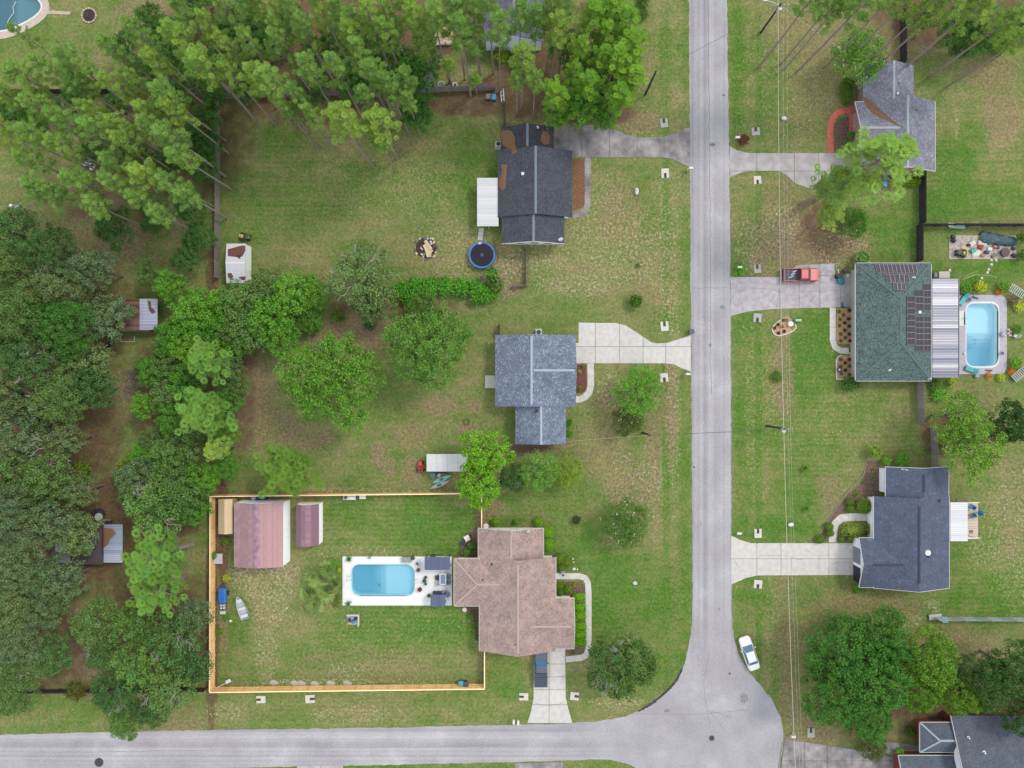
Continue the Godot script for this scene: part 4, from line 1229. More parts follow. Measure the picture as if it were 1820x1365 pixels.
# ---------------------------------------------------------------- sheds and covers
func make_sheds() -> void:
	var white := plain(238, 236, 236, 0.6)
	var rust := mottled("rust_flakes", D(122, 86, 76), 0.3, 0.8)
	# white metal shed with rust
	var h := new_house("metal_shed", "white metal shed with big rust patches beside the yellow riding mower", "shed", 425, 468)
	gab(h, 402.5, 433, 437, 503, "x", 2.3, 0.12, {"roof": mottled("white_roof_metal", D(216, 216, 226), 0.1, 1.2, 0.5), "wall": mottled("white_shed_wall", Color(0.84, 0.86, 0.85), 0.05, 2.0, 0.6), "over": 0.06, "cap": white})
	drift(h, [405, 443, 416, 440, 430, 436, 436, 437, 436, 446, 436, 459, 428, 461, 421, 457, 413, 456, 405, 455], rust, "rust_patch")
	drift(h, [404, 486, 411, 485, 415, 492, 412, 498, 406, 494], rust, "rust_patch")
	drift(h, [432, 494, 436, 491, 437, 498, 433, 498], rust, "rust_patch")
	window_on(h, P(445, 444, 0.0) + Vector3(-0.3, 1.6, 0), Vector3(1, 0, 0), 0.5, 0.5, plain(60, 70, 80, 0.2), plain(120, 126, 130))
	# tin shed under the oaks
	h = new_house("tin_shed", "tin shed with one rusty and one galvanised roof slope under the oaks", "shed", 255, 560)
	var tw := mottled("tin_shed_wall", D(150, 146, 146), 0.2, 1.5)
	var wb := MB.new(); wb.box((P(216, 532, 0) + P(279, 586, 0)) * 0.5 + Vector3(0.4, 1.05, 0.5), Vector3(4.4, 2.1, 4.2))
	put("wall", wb.mesh(), tw, h.node, h.off)
	var g1 := [plain(196, 200, 220, 0.4, 0.5), plain(182, 186, 208, 0.4, 0.5)]
	var g2 := [plain(132, 98, 80, 0.8, 0.1), plain(150, 120, 104, 0.8, 0.1), plain(118, 84, 68, 0.8, 0.1)]
	panels(h.roof, h.off, [P(280, 531, 2.1), P(280, 586, 2.1), P(248, 586, 2.7), P(248, 531, 2.7)], 11, true, g1, 0.05)
	panels(h.roof, h.off, [P(214, 586, 2.1), P(214, 531, 2.1), P(248, 531, 2.72), P(248, 586, 2.72)], 11, true, g2, 0.05)
	h.planes.append([P(280, 531, 2.1), (P(280, 586, 2.1) - P(280, 531, 2.1)).cross(P(248, 531, 2.7) - P(280, 531, 2.1)).normalized(), PackedVector2Array([P2(280, 531, 2.1), P2(280, 586, 2.1), P2(248, 586, 2.7), P2(248, 531, 2.7)])])
	drift(h, [262, 534, 268, 535, 267, 545, 274, 550, 277, 556, 270, 558, 265, 552], rust, "rust_patch")
	# dark brown shed with two tin lean-tos
	h = new_house("brown_shed", "dark brown roofed shed with weathered tin lean-tos half under oak branches", "shed", 155, 968)
	gab(h, 126, 929, 183, 1003, "x", 2.6, 0.16, {"roof": mottled("brown_metal", D(92, 78, 84), 0.16, 2.0, 0.6), "wall": mottled("shed_brown_wall", D(96, 84, 80), 0.15, 2.0), "over": 0.1})
	var tin := [plain(186, 196, 220, 0.45, 0.4), plain(170, 180, 204, 0.45, 0.4), plain(200, 206, 226, 0.45, 0.4)]
	panels(h.roof, h.off, [P(218, 932, 2.0), P(218, 1000, 2.0), P(184, 1000, 2.4), P(184, 932, 2.4)], 9, true, tin, 0.04)
	panels(h.roof, h.off, [P(98, 1000, 2.0), P(98, 938, 2.0), P(125, 938, 2.4), P(125, 1000, 2.4)], 8, true, tin, 0.04)
	for c in [[216, 934], [216, 998], [100, 940], [100, 998]]:
		var pm := MB.new(); pm.box(P(c[0], c[1], 2.0) * Vector3(1, 0.5, 1), Vector3(0.1, 2.0, 0.1))
		put("lean_to_post", pm.mesh(), plain(120, 110, 100), h.node, h.off)
	h.planes.append([P(238, 932, 2.0), Vector3(0.1, 1, 0).normalized(), PackedVector2Array([P2(238, 932, 2.0), P2(238, 1000, 2.0), P2(184, 1000, 2.4), P2(184, 932, 2.4)])])
	drift(h, [184, 938, 200, 940, 206, 948, 196, 958, 192, 968, 184, 974], mottled("roof_needles", D(140, 108, 86), 0.3, 1.0))
	# pink barn
	h = new_house("metal_barn", "large pinkish metal barn with white end walls inside the new wooden fence", "barn", 470, 950)
	var b1 := [mottled("pink_metal", D(196, 152, 154), 0.07, 3.0, 0.5), mottled("pink_metal_pale", D(202, 160, 160), 0.07, 3.0, 0.5)]  # east slope: the roof metal with its brighter light put into the colour
	var b2 := [mottled("mauve_metal", D(168, 134, 140), 0.14, 6.0, 0.5), mottled("mauve_metal_dark", D(160, 126, 132), 0.14, 6.0, 0.5)]  # west slope: same roof metal, its shade painted in as duller mauve
	var he := 3.4
	var wall := mottled("barn_white", Color(0.9, 0.91, 0.92), 0.03, 4.0, 0.6)
	var a := P2(416, 894, he); var b := P2(503, 1008, he)
	var bw := MB.new(); bw.box(Vector3((a.x + b.x) * 0.5, he * 0.5 - 0.06, (a.y + b.y) * 0.5), Vector3(b.x - a.x - 0.1, he - 0.1, b.y - a.y - 0.14))
	put("wall", bw.mesh(), wall, h.node, h.off)
	var mx := (a.x + b.x) * 0.5
	panels(h.roof, h.off, [Vector3(b.x, he, a.y), Vector3(b.x, he, b.y), Vector3(mx + 0.35, he + 0.62, b.y), Vector3(mx + 0.35, he + 0.62, a.y)], 10, false, b1, 0.035)
	panels(h.roof, h.off, [Vector3(a.x, he, b.y), Vector3(a.x, he, a.y), Vector3(mx - 0.35, he + 0.62, a.y), Vector3(mx - 0.35, he + 0.62, b.y)], 10, false, b2, 0.035)
	var rc := MB.new(); rc.quad(Vector3(mx - 0.4, he + 0.64, b.y), Vector3(mx, he + 0.72, b.y), Vector3(mx, he + 0.72, a.y), Vector3(mx - 0.4, he + 0.64, a.y)); rc.quad(Vector3(mx, he + 0.72, b.y), Vector3(mx + 0.4, he + 0.64, b.y), Vector3(mx + 0.4, he + 0.64, a.y), Vector3(mx, he + 0.72, a.y))
	put("ridge_cap", rc.mesh(), mottled("ridge_lilac", D(172, 130, 152), 0.3, 7.0, 0.5), h.roof, h.off)
	for k in 2:
		var z := a.y + 0.1 if k == 0 else b.y - 0.1
		var g := MB.new(); g.tri(Vector3(a.x + 0.05, he - 0.12, z), Vector3(b.x - 0.05, he - 0.12, z), Vector3(mx, he + 0.6, z)); g.tri(Vector3(a.x + 0.05, he - 0.12, z + 0.03), Vector3(mx, he + 0.6, z + 0.03), Vector3(b.x - 0.05, he - 0.12, z + 0.03))
		put("gable", g.mesh(), wall, h.node, h.off)
	# small gambrel shed
	h = new_house("gambrel_shed", "small mauve gambrel roofed shed with a white side beside the pink barn", "shed", 548, 935)
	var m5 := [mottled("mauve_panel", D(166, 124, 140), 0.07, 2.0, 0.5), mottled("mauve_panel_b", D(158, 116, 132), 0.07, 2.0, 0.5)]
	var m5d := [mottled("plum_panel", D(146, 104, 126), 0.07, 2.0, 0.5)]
	he = 2.2
	a = P2(526, 896, he); b = P2(567, 969, he)
	bw = MB.new(); bw.box(Vector3((a.x + b.x) * 0.5, he * 0.5, (a.y + b.y) * 0.5), Vector3(b.x - a.x - 0.08, he, b.y - a.y - 0.1))
	put("wall", bw.mesh(), wall, h.node, h.off)
	mx = (a.x + b.x) * 0.5
	var wq := (b.x - a.x) * 0.28
	panels(h.roof, h.off, [Vector3(b.x, he, a.y), Vector3(b.x, he, b.y), Vector3(b.x - wq, he + 0.75, b.y), Vector3(b.x - wq, he + 0.75, a.y)], 13, true, m5d, 0.03)
	panels(h.roof, h.off, [Vector3(b.x - wq, he + 0.75, a.y), Vector3(b.x - wq, he + 0.75, b.y), Vector3(mx, he + 1.0, b.y), Vector3(mx, he + 1.0, a.y)], 13, true, m5, 0.03)
	panels(h.roof, h.off, [Vector3(a.x, he, b.y), Vector3(a.x, he, a.y), Vector3(a.x + wq, he + 0.75, a.y), Vector3(a.x + wq, he + 0.75, b.y)], 13, true, m5d, 0.03)
	panels(h.roof, h.off, [Vector3(a.x + wq, he + 0.75, b.y), Vector3(a.x + wq, he + 0.75, a.y), Vector3(mx, he + 1.0, a.y), Vector3(mx, he + 1.0, b.y)], 13, true, m5, 0.03)
	for z in [a.y + 0.07, b.y - 0.07]:
		var g := MB.new()
		var pg := [Vector3(a.x + 0.04, he - 0.01, z), Vector3(b.x - 0.04, he - 0.01, z), Vector3(b.x - wq, he + 0.71, z), Vector3(mx, he + 0.96, z), Vector3(a.x + wq, he + 0.71, z)]
		for k in range(1, 4): g.tri(pg[0], pg[k], pg[k + 1])
		put("gable", g.mesh(), wall, h.node, h.off)
	# tan plastic shed
	h = new_house("tan_shed", "narrow tan garden shed tucked between the barn and the fence corner", "shed", 403, 918)
	gab(h, 388, 887, 413, 949, "z", 2.2, 0.3, {"roof": mottled("tan_roof", D(206, 182, 146), 0.05, 2.0, 0.7), "roof2": mottled("tan_roof_pale", D(234, 206, 166), 0.05, 2.0, 0.7), "wall": mottled("tan_wall", D(224, 196, 156), 0.05, 2.0), "over": 0.06})  # east slope a brighter copy of the same tan: light painted into the colour
	# white canopy by the maple
	h = new_house("canopy_shed", "plain white ridged canopy beside the orange mower, half under the maple", "canopy", 795, 824)
	var cv := [mottled("canopy_white", D(226, 226, 230), 0.03, 3.0, 0.7)]
	panels(h.roof, h.off, [P(758, 838, 2.0), P(832, 838, 2.0), P(832, 823, 2.35), P(758, 823, 2.35)], 4, true, cv, 0.02)
	panels(h.roof, h.off, [P(832, 807, 2.0), P(758, 807, 2.0), P(758, 823, 2.35), P(832, 823, 2.35)], 4, true, cv, 0.02)
	for c in [[760, 809], [760, 836], [795, 809], [795, 836], [830, 809], [830, 836]]:
		var pm := MB.new(); pm.box(P(c[0], c[1], 2.0) * Vector3(1, 0.5, 1), Vector3(0.07, 2.0, 0.07))
		put("canopy_post", pm.mesh(), white, h.node, h.off)
	# two slatted awnings on the pool deck
	for s in [[755, 990, 800, 1013, "wide navy slatted gazebo roof at the house end of the white pool deck", 20], [765.5, 1057, 792, 1078, "small square navy gazebo roof on the lower edge of the white pool deck", 12]]:
		h = new_house("gazebo", s[4], "gazebo", (s[0] + s[2]) * 0.5, (s[1] + s[3]) * 0.5, "gazebos on the pool deck")
		panels(h.roof, h.off, [P(s[0], s[3], 2.3), P(s[2], s[3], 2.3), P(s[2], s[1], 2.45), P(s[0], s[1], 2.45)], s[5], true, [plain(96, 108, 140, 0.6), plain(88, 100, 132, 0.6)], 0.03)
		for c in [[s[0] + 2, s[1] + 2], [s[2] - 2, s[1] + 2], [s[0] + 2, s[3] - 2], [s[2] - 2, s[3] - 2]]:
			var pm := MB.new(); pm.box(P(c[0], c[1], 2.3) * Vector3(1, 0.5, 1) + Vector3(0, 0.06, 0), Vector3(0.1, 2.2, 0.1))
			put("gazebo_post", pm.mesh(), plain(60, 62, 74), h.node, h.off)

# ---------------------------------------------------------------- fences
# a board fence from pixel to pixel on the ground: posts, rails on one side, boards joined bay by bay
func fence(label: String, x0: float, y0: float, x1: float, y1: float, hgt: float, mts: Array, rail_side: float, rail_mat: Material, group: String, called := "wooden_fence", board_w := 0.14) -> void:
	var a := P(x0, y0); var b := P(x1, y1)
	var t := thing(called, label, "fence", (a + b) * 0.5, 0.0, group)
	var off := -t.position
	var len := a.distance_to(b)
	var d := (b - a) / len
	var s := Vector3(-d.z, 0, d.x) * rail_side
	var bays := maxi(1, int(round(len / 2.4)))
	var bl := len / bays
	var bs := Basis.looking_at(d)
	for i in bays + 1:
		var pm := MB.new()
		pm.box(a + d * (bl * i) + s * 0.08 + Vector3(0, hgt * 0.5, 0), Vector3(0.1, hgt, 0.1), bs, 0.015)
		put("post", pm.mesh(), rail_mat, t, off)
	if "new" in label:
		var cm := MB.new(); cm.box((a + b) * 0.5 + Vector3(0, hgt + 0.035, 0), Vector3(0.13, 0.035, len), bs)
		put("cap_rail", cm.mesh(), mottled("pine_cap", Color(0.88, 0.78, 0.61), 0.08, 1.5), t, off)
	for i in bays:
		for y in ([0.35, 0.95, 1.55] if hgt > 1.5 else [0.3, hgt - 0.25]):
			var rm := MB.new()
			rm.box(a + d * (bl * (i + 0.5)) + s * 0.05 + Vector3(0, y, 0), Vector3(0.05, 0.09, bl - 0.12), bs)
			put("rail", rm.mesh(), rail_mat, t, off)
		var bm := MB.new()
		var n := int(bl / (board_w + 0.008))
		for k in n:
			var f := R.randf_range(0.86, 1.08)
			bm.k = Color(f, f, f)
			bm.box(a + d * (bl * i + bl * (k + 0.5) / n) - s * 0.0 + Vector3(0, hgt * 0.5 + R.randf_range(-0.012, 0.012), 0), Vector3(0.022, hgt, board_w), bs)
		put("boards", bm.mesh(), mts[R.randi() % mts.size()], t, off, "stuff")

func make_fences() -> void:
	var new_wood := [mottled("fresh_pine", Color(0.84, 0.72, 0.54), 0.14, 1.2), mottled("fresh_pine_b", Color(0.8, 0.66, 0.47), 0.14, 1.2), mottled("fresh_pine_c", Color(0.84, 0.7, 0.52), 0.14, 1.2)]
	var new_rail := mat("pine_rail", Color(0.82, 0.66, 0.44))
	fence("yellow new wooden fence run along the red needle strip by the barn", 383, 880, 382, 1220, 1.85, new_wood, -1, new_rail, "new wooden fence round the pool yard")
	fence("yellow new wooden fence run along the lower road verge", 382, 1221, 862, 1215, 1.85, new_wood, -1, new_rail, "new wooden fence round the pool yard")
	fence("yellow new wooden fence run between the barn yard and the orange mower", 382, 879, 820, 874, 1.85, new_wood, 1, new_rail, "new wooden fence round the pool yard")
	fence("short yellow new wooden fence return from the maple to the rose roofed house", 857, 876, 857, 936, 1.85, new_wood, 1, new_rail, "new wooden fence round the pool yard")
	fence("short yellow new wooden fence return below the rose roofed house", 862, 1150, 862, 1214, 1.85, new_wood, 1, new_rail, "new wooden fence round the pool yard")
	var grey := [mottled("grey_boards", D(176, 166, 164), 0.16, 1.0), mottled("grey_boards_b", D(160, 152, 152), 0.16, 1.0)]
	var grey_rail := plain(162, 154, 150)
	fence("weathered grey board fence behind the pine stand and the white shed", 391, 178, 390, 495, 1.8, grey, 1, grey_rail, "weathered board fences")
	fence("weathered grey board fence across the pine trunks from the corner", 391, 176, 770, 164, 1.8, grey, 1, grey_rail, "weathered board fences")
	fence("weathered grey board fence below the swing set beside the blue bin", 772, 163, 880, 160, 1.8, grey, 1, grey_rail, "weathered board fences")
	var dark := [mottled("dark_boards", D(92, 88, 94), 0.2, 1.0), mottled("dark_boards_b", D(80, 78, 84), 0.2, 1.0)]
	var dark_rail := plain(74, 72, 78)
	fence("dark board fence running up to the pines beside the silver roof", 1600, 20, 1600, 118, 1.8, dark, 1, dark_rail, "dark board fences east of the street")
	fence("dark board fence below the silver roofed house", 1634, 308, 1634, 400, 1.8, dark, 1, dark_rail, "dark board fences east of the street")
	fence("dark board fence across the yard above the cluttered slab", 1634, 402, 1830, 402, 1.8, dark, 1, dark_rail, "dark board fences east of the street")
	fence("dark board fence between the slab yard and the green roof", 1629, 402, 1629, 466, 1.8, dark, 1, dark_rail, "dark board fences east of the street")
	fence("grey plank fence below the green roofed house", 1630, 672, 1631, 752, 1.8, grey, -1, grey_rail, "plank fences beside the light green tree")
	fence("grey plank fence stub above the navy roof", 1653, 758, 1656, 832, 1.8, grey, -1, grey_rail, "plank fences beside the light green tree")
	fence("old dark board fence below the kidney pool lawn behind the pines", -60, 168, 210, 166, 1.7, dark, 1, dark_rail, "dark board fences in the upper west")
	fence("low dark board fence along the verge under the oaks", -40, 1226, 370, 1222, 1.5, dark, -1, dark_rail, "dark board fences under the oaks")
	fence("short dark board fence stub behind the slate blue roof", 888, 578, 888, 597, 1.7, dark, 1, dark_rail, "short fence stubs by the houses")
	fence("thin grey board fence below the charcoal roofed house", 935, 440, 936, 507, 1.2, grey, 1, grey_rail, "low fences round the trampoline yard")
	fence("thin grey board fence between the hedge and the pale lawn", 908, 510, 936, 508, 1.2, grey, 1, grey_rail, "low fences round the trampoline yard")
	fence("thin dark fence above the charcoal roof beside the bins", 897, 186, 897, 226, 1.2, dark, 1, dark_rail, "low fences round the trampoline yard")
	# pale vinyl fence in the lower east yard
	var a := P(1658, 1096); var b := P(1840, 1097)
	var t := thing("vinyl_fence", "pale blue grey vinyl fence with a fallen end panel", "fence", (a + b) * 0.5)
	var pale := [mottled("vinyl_pale", D(190, 204, 206), 0.08, 2.0, 0.6), mottled("vinyl_grey", D(168, 180, 182), 0.08, 2.0, 0.6)]
	var n := 8
	for i in n:
		var p0 := a.lerp(b, float(i) / n); var p1 := a.lerp(b, float(i + 1) / n)
		var m := MB.new(); m.box((p0 + p1) * 0.5 + Vector3(0, 0.95, 0), Vector3(p0.distance_to(p1) - 0.12, 1.7, 0.05))
		put("panel", m.mesh(), pale[i % 2], t, -t.position)
		m = MB.new(); m.box(p0 + Vector3(0, 0.95, 0), Vector3(0.12, 1.9, 0.12), Basis.IDENTITY, 0.03)
		put("post", m.mesh(), pale[0], t, -t.position)
	kit("fallen_hoarding", "fallen grey fence panel lying beside the end of the vinyl fence", "fence panel", 1660, 1095, 6, [["sheet", "box", Vector3(0, 0.35, 0), Vector3(1.9, 0.06, 0.8), plain(190, 200, 196)], ["batten", "box", Vector3(0, 0.4, 0), Vector3(1.9, 0.05, 0.1), plain(170, 180, 178)], ["brace", "box", Vector3(-0.6, 0.16, 0), Vector3(0.1, 0.32, 0.7), plain(140, 140, 138)]])
	kit("plastic_crate", "light blue plastic crate at the end of the vinyl fence", "crate", 1674, 1099, 0, [["body", "box", Vector3(0, 0.4, 0), Vector3(0.8, 0.8, 0.6), plain(150, 208, 232, 0.5)], ["rim", "box", Vector3(0, 0.83, 0), Vector3(0.88, 0.07, 0.68), plain(176, 222, 240, 0.5)]])

# ---------------------------------------------------------------- poles and wires
func sag(a: Vector3, b: Vector3, drop: float) -> Array:
	var out := []
	for i in 17:
		var f := i / 16.0
		out.append(a.lerp(b, f) - Vector3(0, drop * 4.0 * f * (1.0 - f), 0))
	return out

func wire(label: String, a: Vector3, b: Vector3, r: float, drop: float, m: Material, group: String) -> void:
	var t := thing("overhead_wire", label, "wire", Vector3.ZERO, 0.0, group)
	var mb := MB.new()
	mb.tube(sag(a, b, drop), r, r, 5)
	put("strand", mb.mesh(), m, t)

func pole(label: String, bx: float, by: float, hgt: float, arm: bool) -> Vector3:
	var p := P(bx, by)
	var t := thing("utility_pole", label, "utility pole", p, 0.0, "wooden utility poles")
	var m := MB.new(); m.tube([Vector3.ZERO, Vector3(0, hgt, 0)], 0.17, 0.12, 10)
	put("shaft", m.mesh(), mottled("pole_wood", D(92, 84, 80), 0.2, 1.0), t)
	if arm:
		m = MB.new(); m.box(Vector3(0.4, hgt - 0.5, 0), Vector3(1.6, 0.12, 0.1))
		put("crossarm", m.mesh(), plain(150, 150, 156), t)
		m = MB.new(); m.cyl(Vector3(0.1, hgt - 1.5, 0.3), 0.26, 0.8, 14); m.cyl(Vector3(0.1, hgt - 0.7, 0.3), 0.27, 0.05, 14)
		put("transformer", m.mesh(), plain(214, 216, 220, 0.5), t)
		for x in [-0.3, 0.5, 1.1]:
			m = MB.new(); m.cyl(Vector3(x, hgt - 0.45, 0), 0.06, 0.2, 8)
			put("insulator", m.mesh(), plain(226, 226, 230, 0.4), t)
	return p + Vector3(0, hgt, 0)

func make_poles() -> void:
	var pale := plain(216, 212, 198, 0.6)
	var dim := plain(196, 196, 176, 0.7)
	var black := plain(60, 60, 66, 0.7)
	var a := pole("utility pole with crossarm and lamp bracket near the top of the street", 1352, 58, 8.0, true)
	var b := pole("utility pole with a round transformer beside the long lawn below the green roof", 1362, 757, 7.2, true)
	var c := pole("plain leaning utility pole at the edge of the bright pines", 1147, 168, 7.8, false)
	var d := pole("short service pole beside the dark bush on the verge", 1142, 769, 5.8, false)
	var far_n := P(1376, -240, 8.5)
	var far_s := P(1424, 1560, 8.0)
	for w in [[0.0, pale, 0.032, "thick pale", 1383, 1393], [0.6, dim, 0.014, "thin inner", 1392, 1401], [1.1, dim, 0.014, "thin outer", 1400, 1405]]:
		var o := Vector3(w[0], -0.25, 0)
		wire(w[3] + " overhead wire crossing the upper frame edge to the first pole", far_n + o, P(w[4], 8, 7.9), w[2], 0.3, w[1], "wires along the street")
		wire(w[3] + " overhead wire between the two poles along the street lawn", P(w[4], 8, 7.9), P(w[5], 763, 7.0), w[2], 0.5, w[1], "wires along the street")
		wire(w[3] + " overhead wire from the transformer pole down past the junction", P(w[5], 763, 7.0), far_s + o, w[2], 0.5, w[1], "wires along the street")
	wire("dark service wire crossing the street from the transformer pole to the short pole", P(1393, 763, 6.8), d - Vector3(0, 0.1, 0), 0.02, 0.2, black, "service wires")
	wire("lower dark service wire crossing the street beside the other one", P(1392, 765, 6.4), d - Vector3(0, 0.5, 0), 0.014, 0.25, black, "service wires")
	wire("service wire from the short pole to the slate blue roof", d - Vector3(0, 0.1, 0), P(1006, 785, 3.4), 0.016, 0.4, dim, "service wires")
	wire("dark service wire crossing the upper street to the pole by the bright pines", a - Vector3(0, 0.4, 0), c - Vector3(0, 0.1, 0), 0.022, 0.3, black, "service wires")
	wire("service wire from the pole by the bright pines to the charcoal roof", c - Vector3(0, 0.2, 0), P(958, 222, 4.0), 0.016, 0.4, dim, "service wires")
	wire("service wire from the first pole towards the silver grey roof", a - Vector3(0, 0.4, 0), P(1545, 118, 4.0), 0.018, 0.4, pale, "service wires")
	# street lamp arm on the first pole
	var t := thing("street_lamp", "white street lamp arm reaching over the lawn from the first pole", "street lamp", a - Vector3(0, 0.7, 0))
	var m := MB.new(); m.tube([Vector3.ZERO, Vector3(-0.9, 0.35, -0.3), Vector3(-1.8, 0.45, -0.5)], 0.05, 0.04, 7)
	put("arm", m.mesh(), plain(226, 226, 230, 0.5), t)
	m = MB.new(); m.ball(Vector3(-2.1, 0.42, -0.58), Vector3(0.38, 0.12, 0.18))
	put("lamp_head", m.mesh(), plain(216, 218, 222, 0.5), t)

# ---------------------------------------------------------------- trees
func leaf_mat(key: String, r: float, g: float, b: float) -> StandardMaterial3D:
	if mats.has("leaf_" + key):
		return mats["leaf_" + key]
	var m := mat("leaf_" + key, D(r * 1.17, g * 1.2, b * 1.08), 0.8)
	m.metallic_specular = 0.12
	m.backlight_enabled = true
	m.backlight = Color(0.1, 0.12, 0.04)
	m.cull_mode = BaseMaterial3D.CULL_DISABLED
	return m

func tinge(rr: RandomNumberGenerator, spread: float) -> Color:
	var f := 1.0 + rr.randf_range(-spread, spread)
	var y := rr.randf_range(-0.5, 0.5) * spread
	return Color(f * (1.0 + y), f, f * (1.0 - y))

func rand_dir(rr: RandomNumberGenerator) -> Vector3:
	var z := rr.randf_range(-1, 1)
	var a := rr.randf() * TAU
	var s := sqrt(1.0 - z * z)
	return Vector3(s * cos(a), z, s * sin(a))

# tall pine, 20 m, crown 3 m in radius: whorls of limbs that carry upright tufts of needles
func pine_meshes(variant: int, wide: bool) -> Array:
	var key := "pine%d%s" % [variant, wide]
	if meshes.has(key):
		return meshes[key]
	var rr := RandomNumberGenerator.new()
	rr.seed = 400 + variant * 17 + (7 if wide else 0)
	var trunk := MB.new()
	var crown := MB.new()
	var bend := Vector3(rr.randf_range(-0.35, 0.35), 0, rr.randf_range(-0.35, 0.35))
	var axis := []
	for i in 8:
		var f := i / 7.0
		axis.append(Vector3(0, 19.3 * f, 0) + bend * sin(f * PI))
	trunk.tube(axis, 0.24, 0.06, 8)
	var low := 12.4 if not wide else 11.0
	var limbs := 24 if not wide else 28
	var tufts := []
	for i in limbs:
		var f := (i + rr.randf()) / limbs
		var y := lerpf(low, 19.0, f)
		var reach := 3.0 * (1.0 - pow(f, 1.7) * 0.72) * rr.randf_range(0.5, 1.2) * (0.72 + 0.28 * smoothstep(0.0, 0.3, f))
		var az := i * 2.4 + rr.randf_range(-0.5, 0.5)
		var d := Vector3(cos(az), 0, sin(az))
		var p0 := Vector3(0, y, 0) + bend * sin(y / 19.3 * PI)
		var p1 := p0 + d * reach * 0.55 + Vector3(0, reach * 0.12, 0)
		var p2 := p0 + d * reach + Vector3(0, reach * rr.randf_range(0.2, 0.42), 0)
		trunk.tube([p0, p1, p2], 0.055, 0.02, 4, false)
		var k := 5 if not wide else 4
		for j in k:
			var w := lerpf(0.4, 1.04, (j + rr.randf() * 0.8) / k)
			var side := Vector3(-d.z, 0, d.x) * rr.randf_range(-0.75, 0.75) * (0.5 + w * 0.5)
			var q := p0.lerp(p2, w) + side + Vector3(0, rr.randf_range(0.05, 0.4), 0)
			tufts.append(q)
			if j % 2 == 0:
				trunk.tube([p0.lerp(p2, w * 0.9), q], 0.022, 0.012, 3, false)
	for i in 6:
		tufts.append(Vector3(rr.randf_range(-0.5, 0.5), rr.randf_range(18.9, 19.7), rr.randf_range(-0.5, 0.5)) + bend * 0.1)
	for q in tufts:
		crown.k = tinge(rr, 0.26)
		var n := 22
		var len := rr.randf_range(0.33, 0.5) * (0.84 if wide else 1.0)
		var lean := rand_dir(rr) * 0.22
		for b in n:
			var az := TAU * (b + rr.randf() * 0.7) / n
			var el := rr.randf_range(0.2, 0.7)
			var d := (Vector3(cos(az) * cos(el), sin(el), sin(az) * cos(el)) + lean).normalized()
			crown.leaf(q + d * 0.13, d * len, d.cross(Vector3.UP).normalized() * 0.044)
		for b in 6:   # older needles, level or drooping
			var az := TAU * (b + rr.randf()) / 6.0
			var d := Vector3(cos(az), rr.randf_range(-0.35, 0.05), sin(az)).normalized()
			crown.leaf(q + d * 0.05, d * len * 0.9, d.cross(Vector3.UP).normalized() * 0.07)
	meshes[key] = [trunk.mesh(), crown.mesh()]
	return meshes[key]

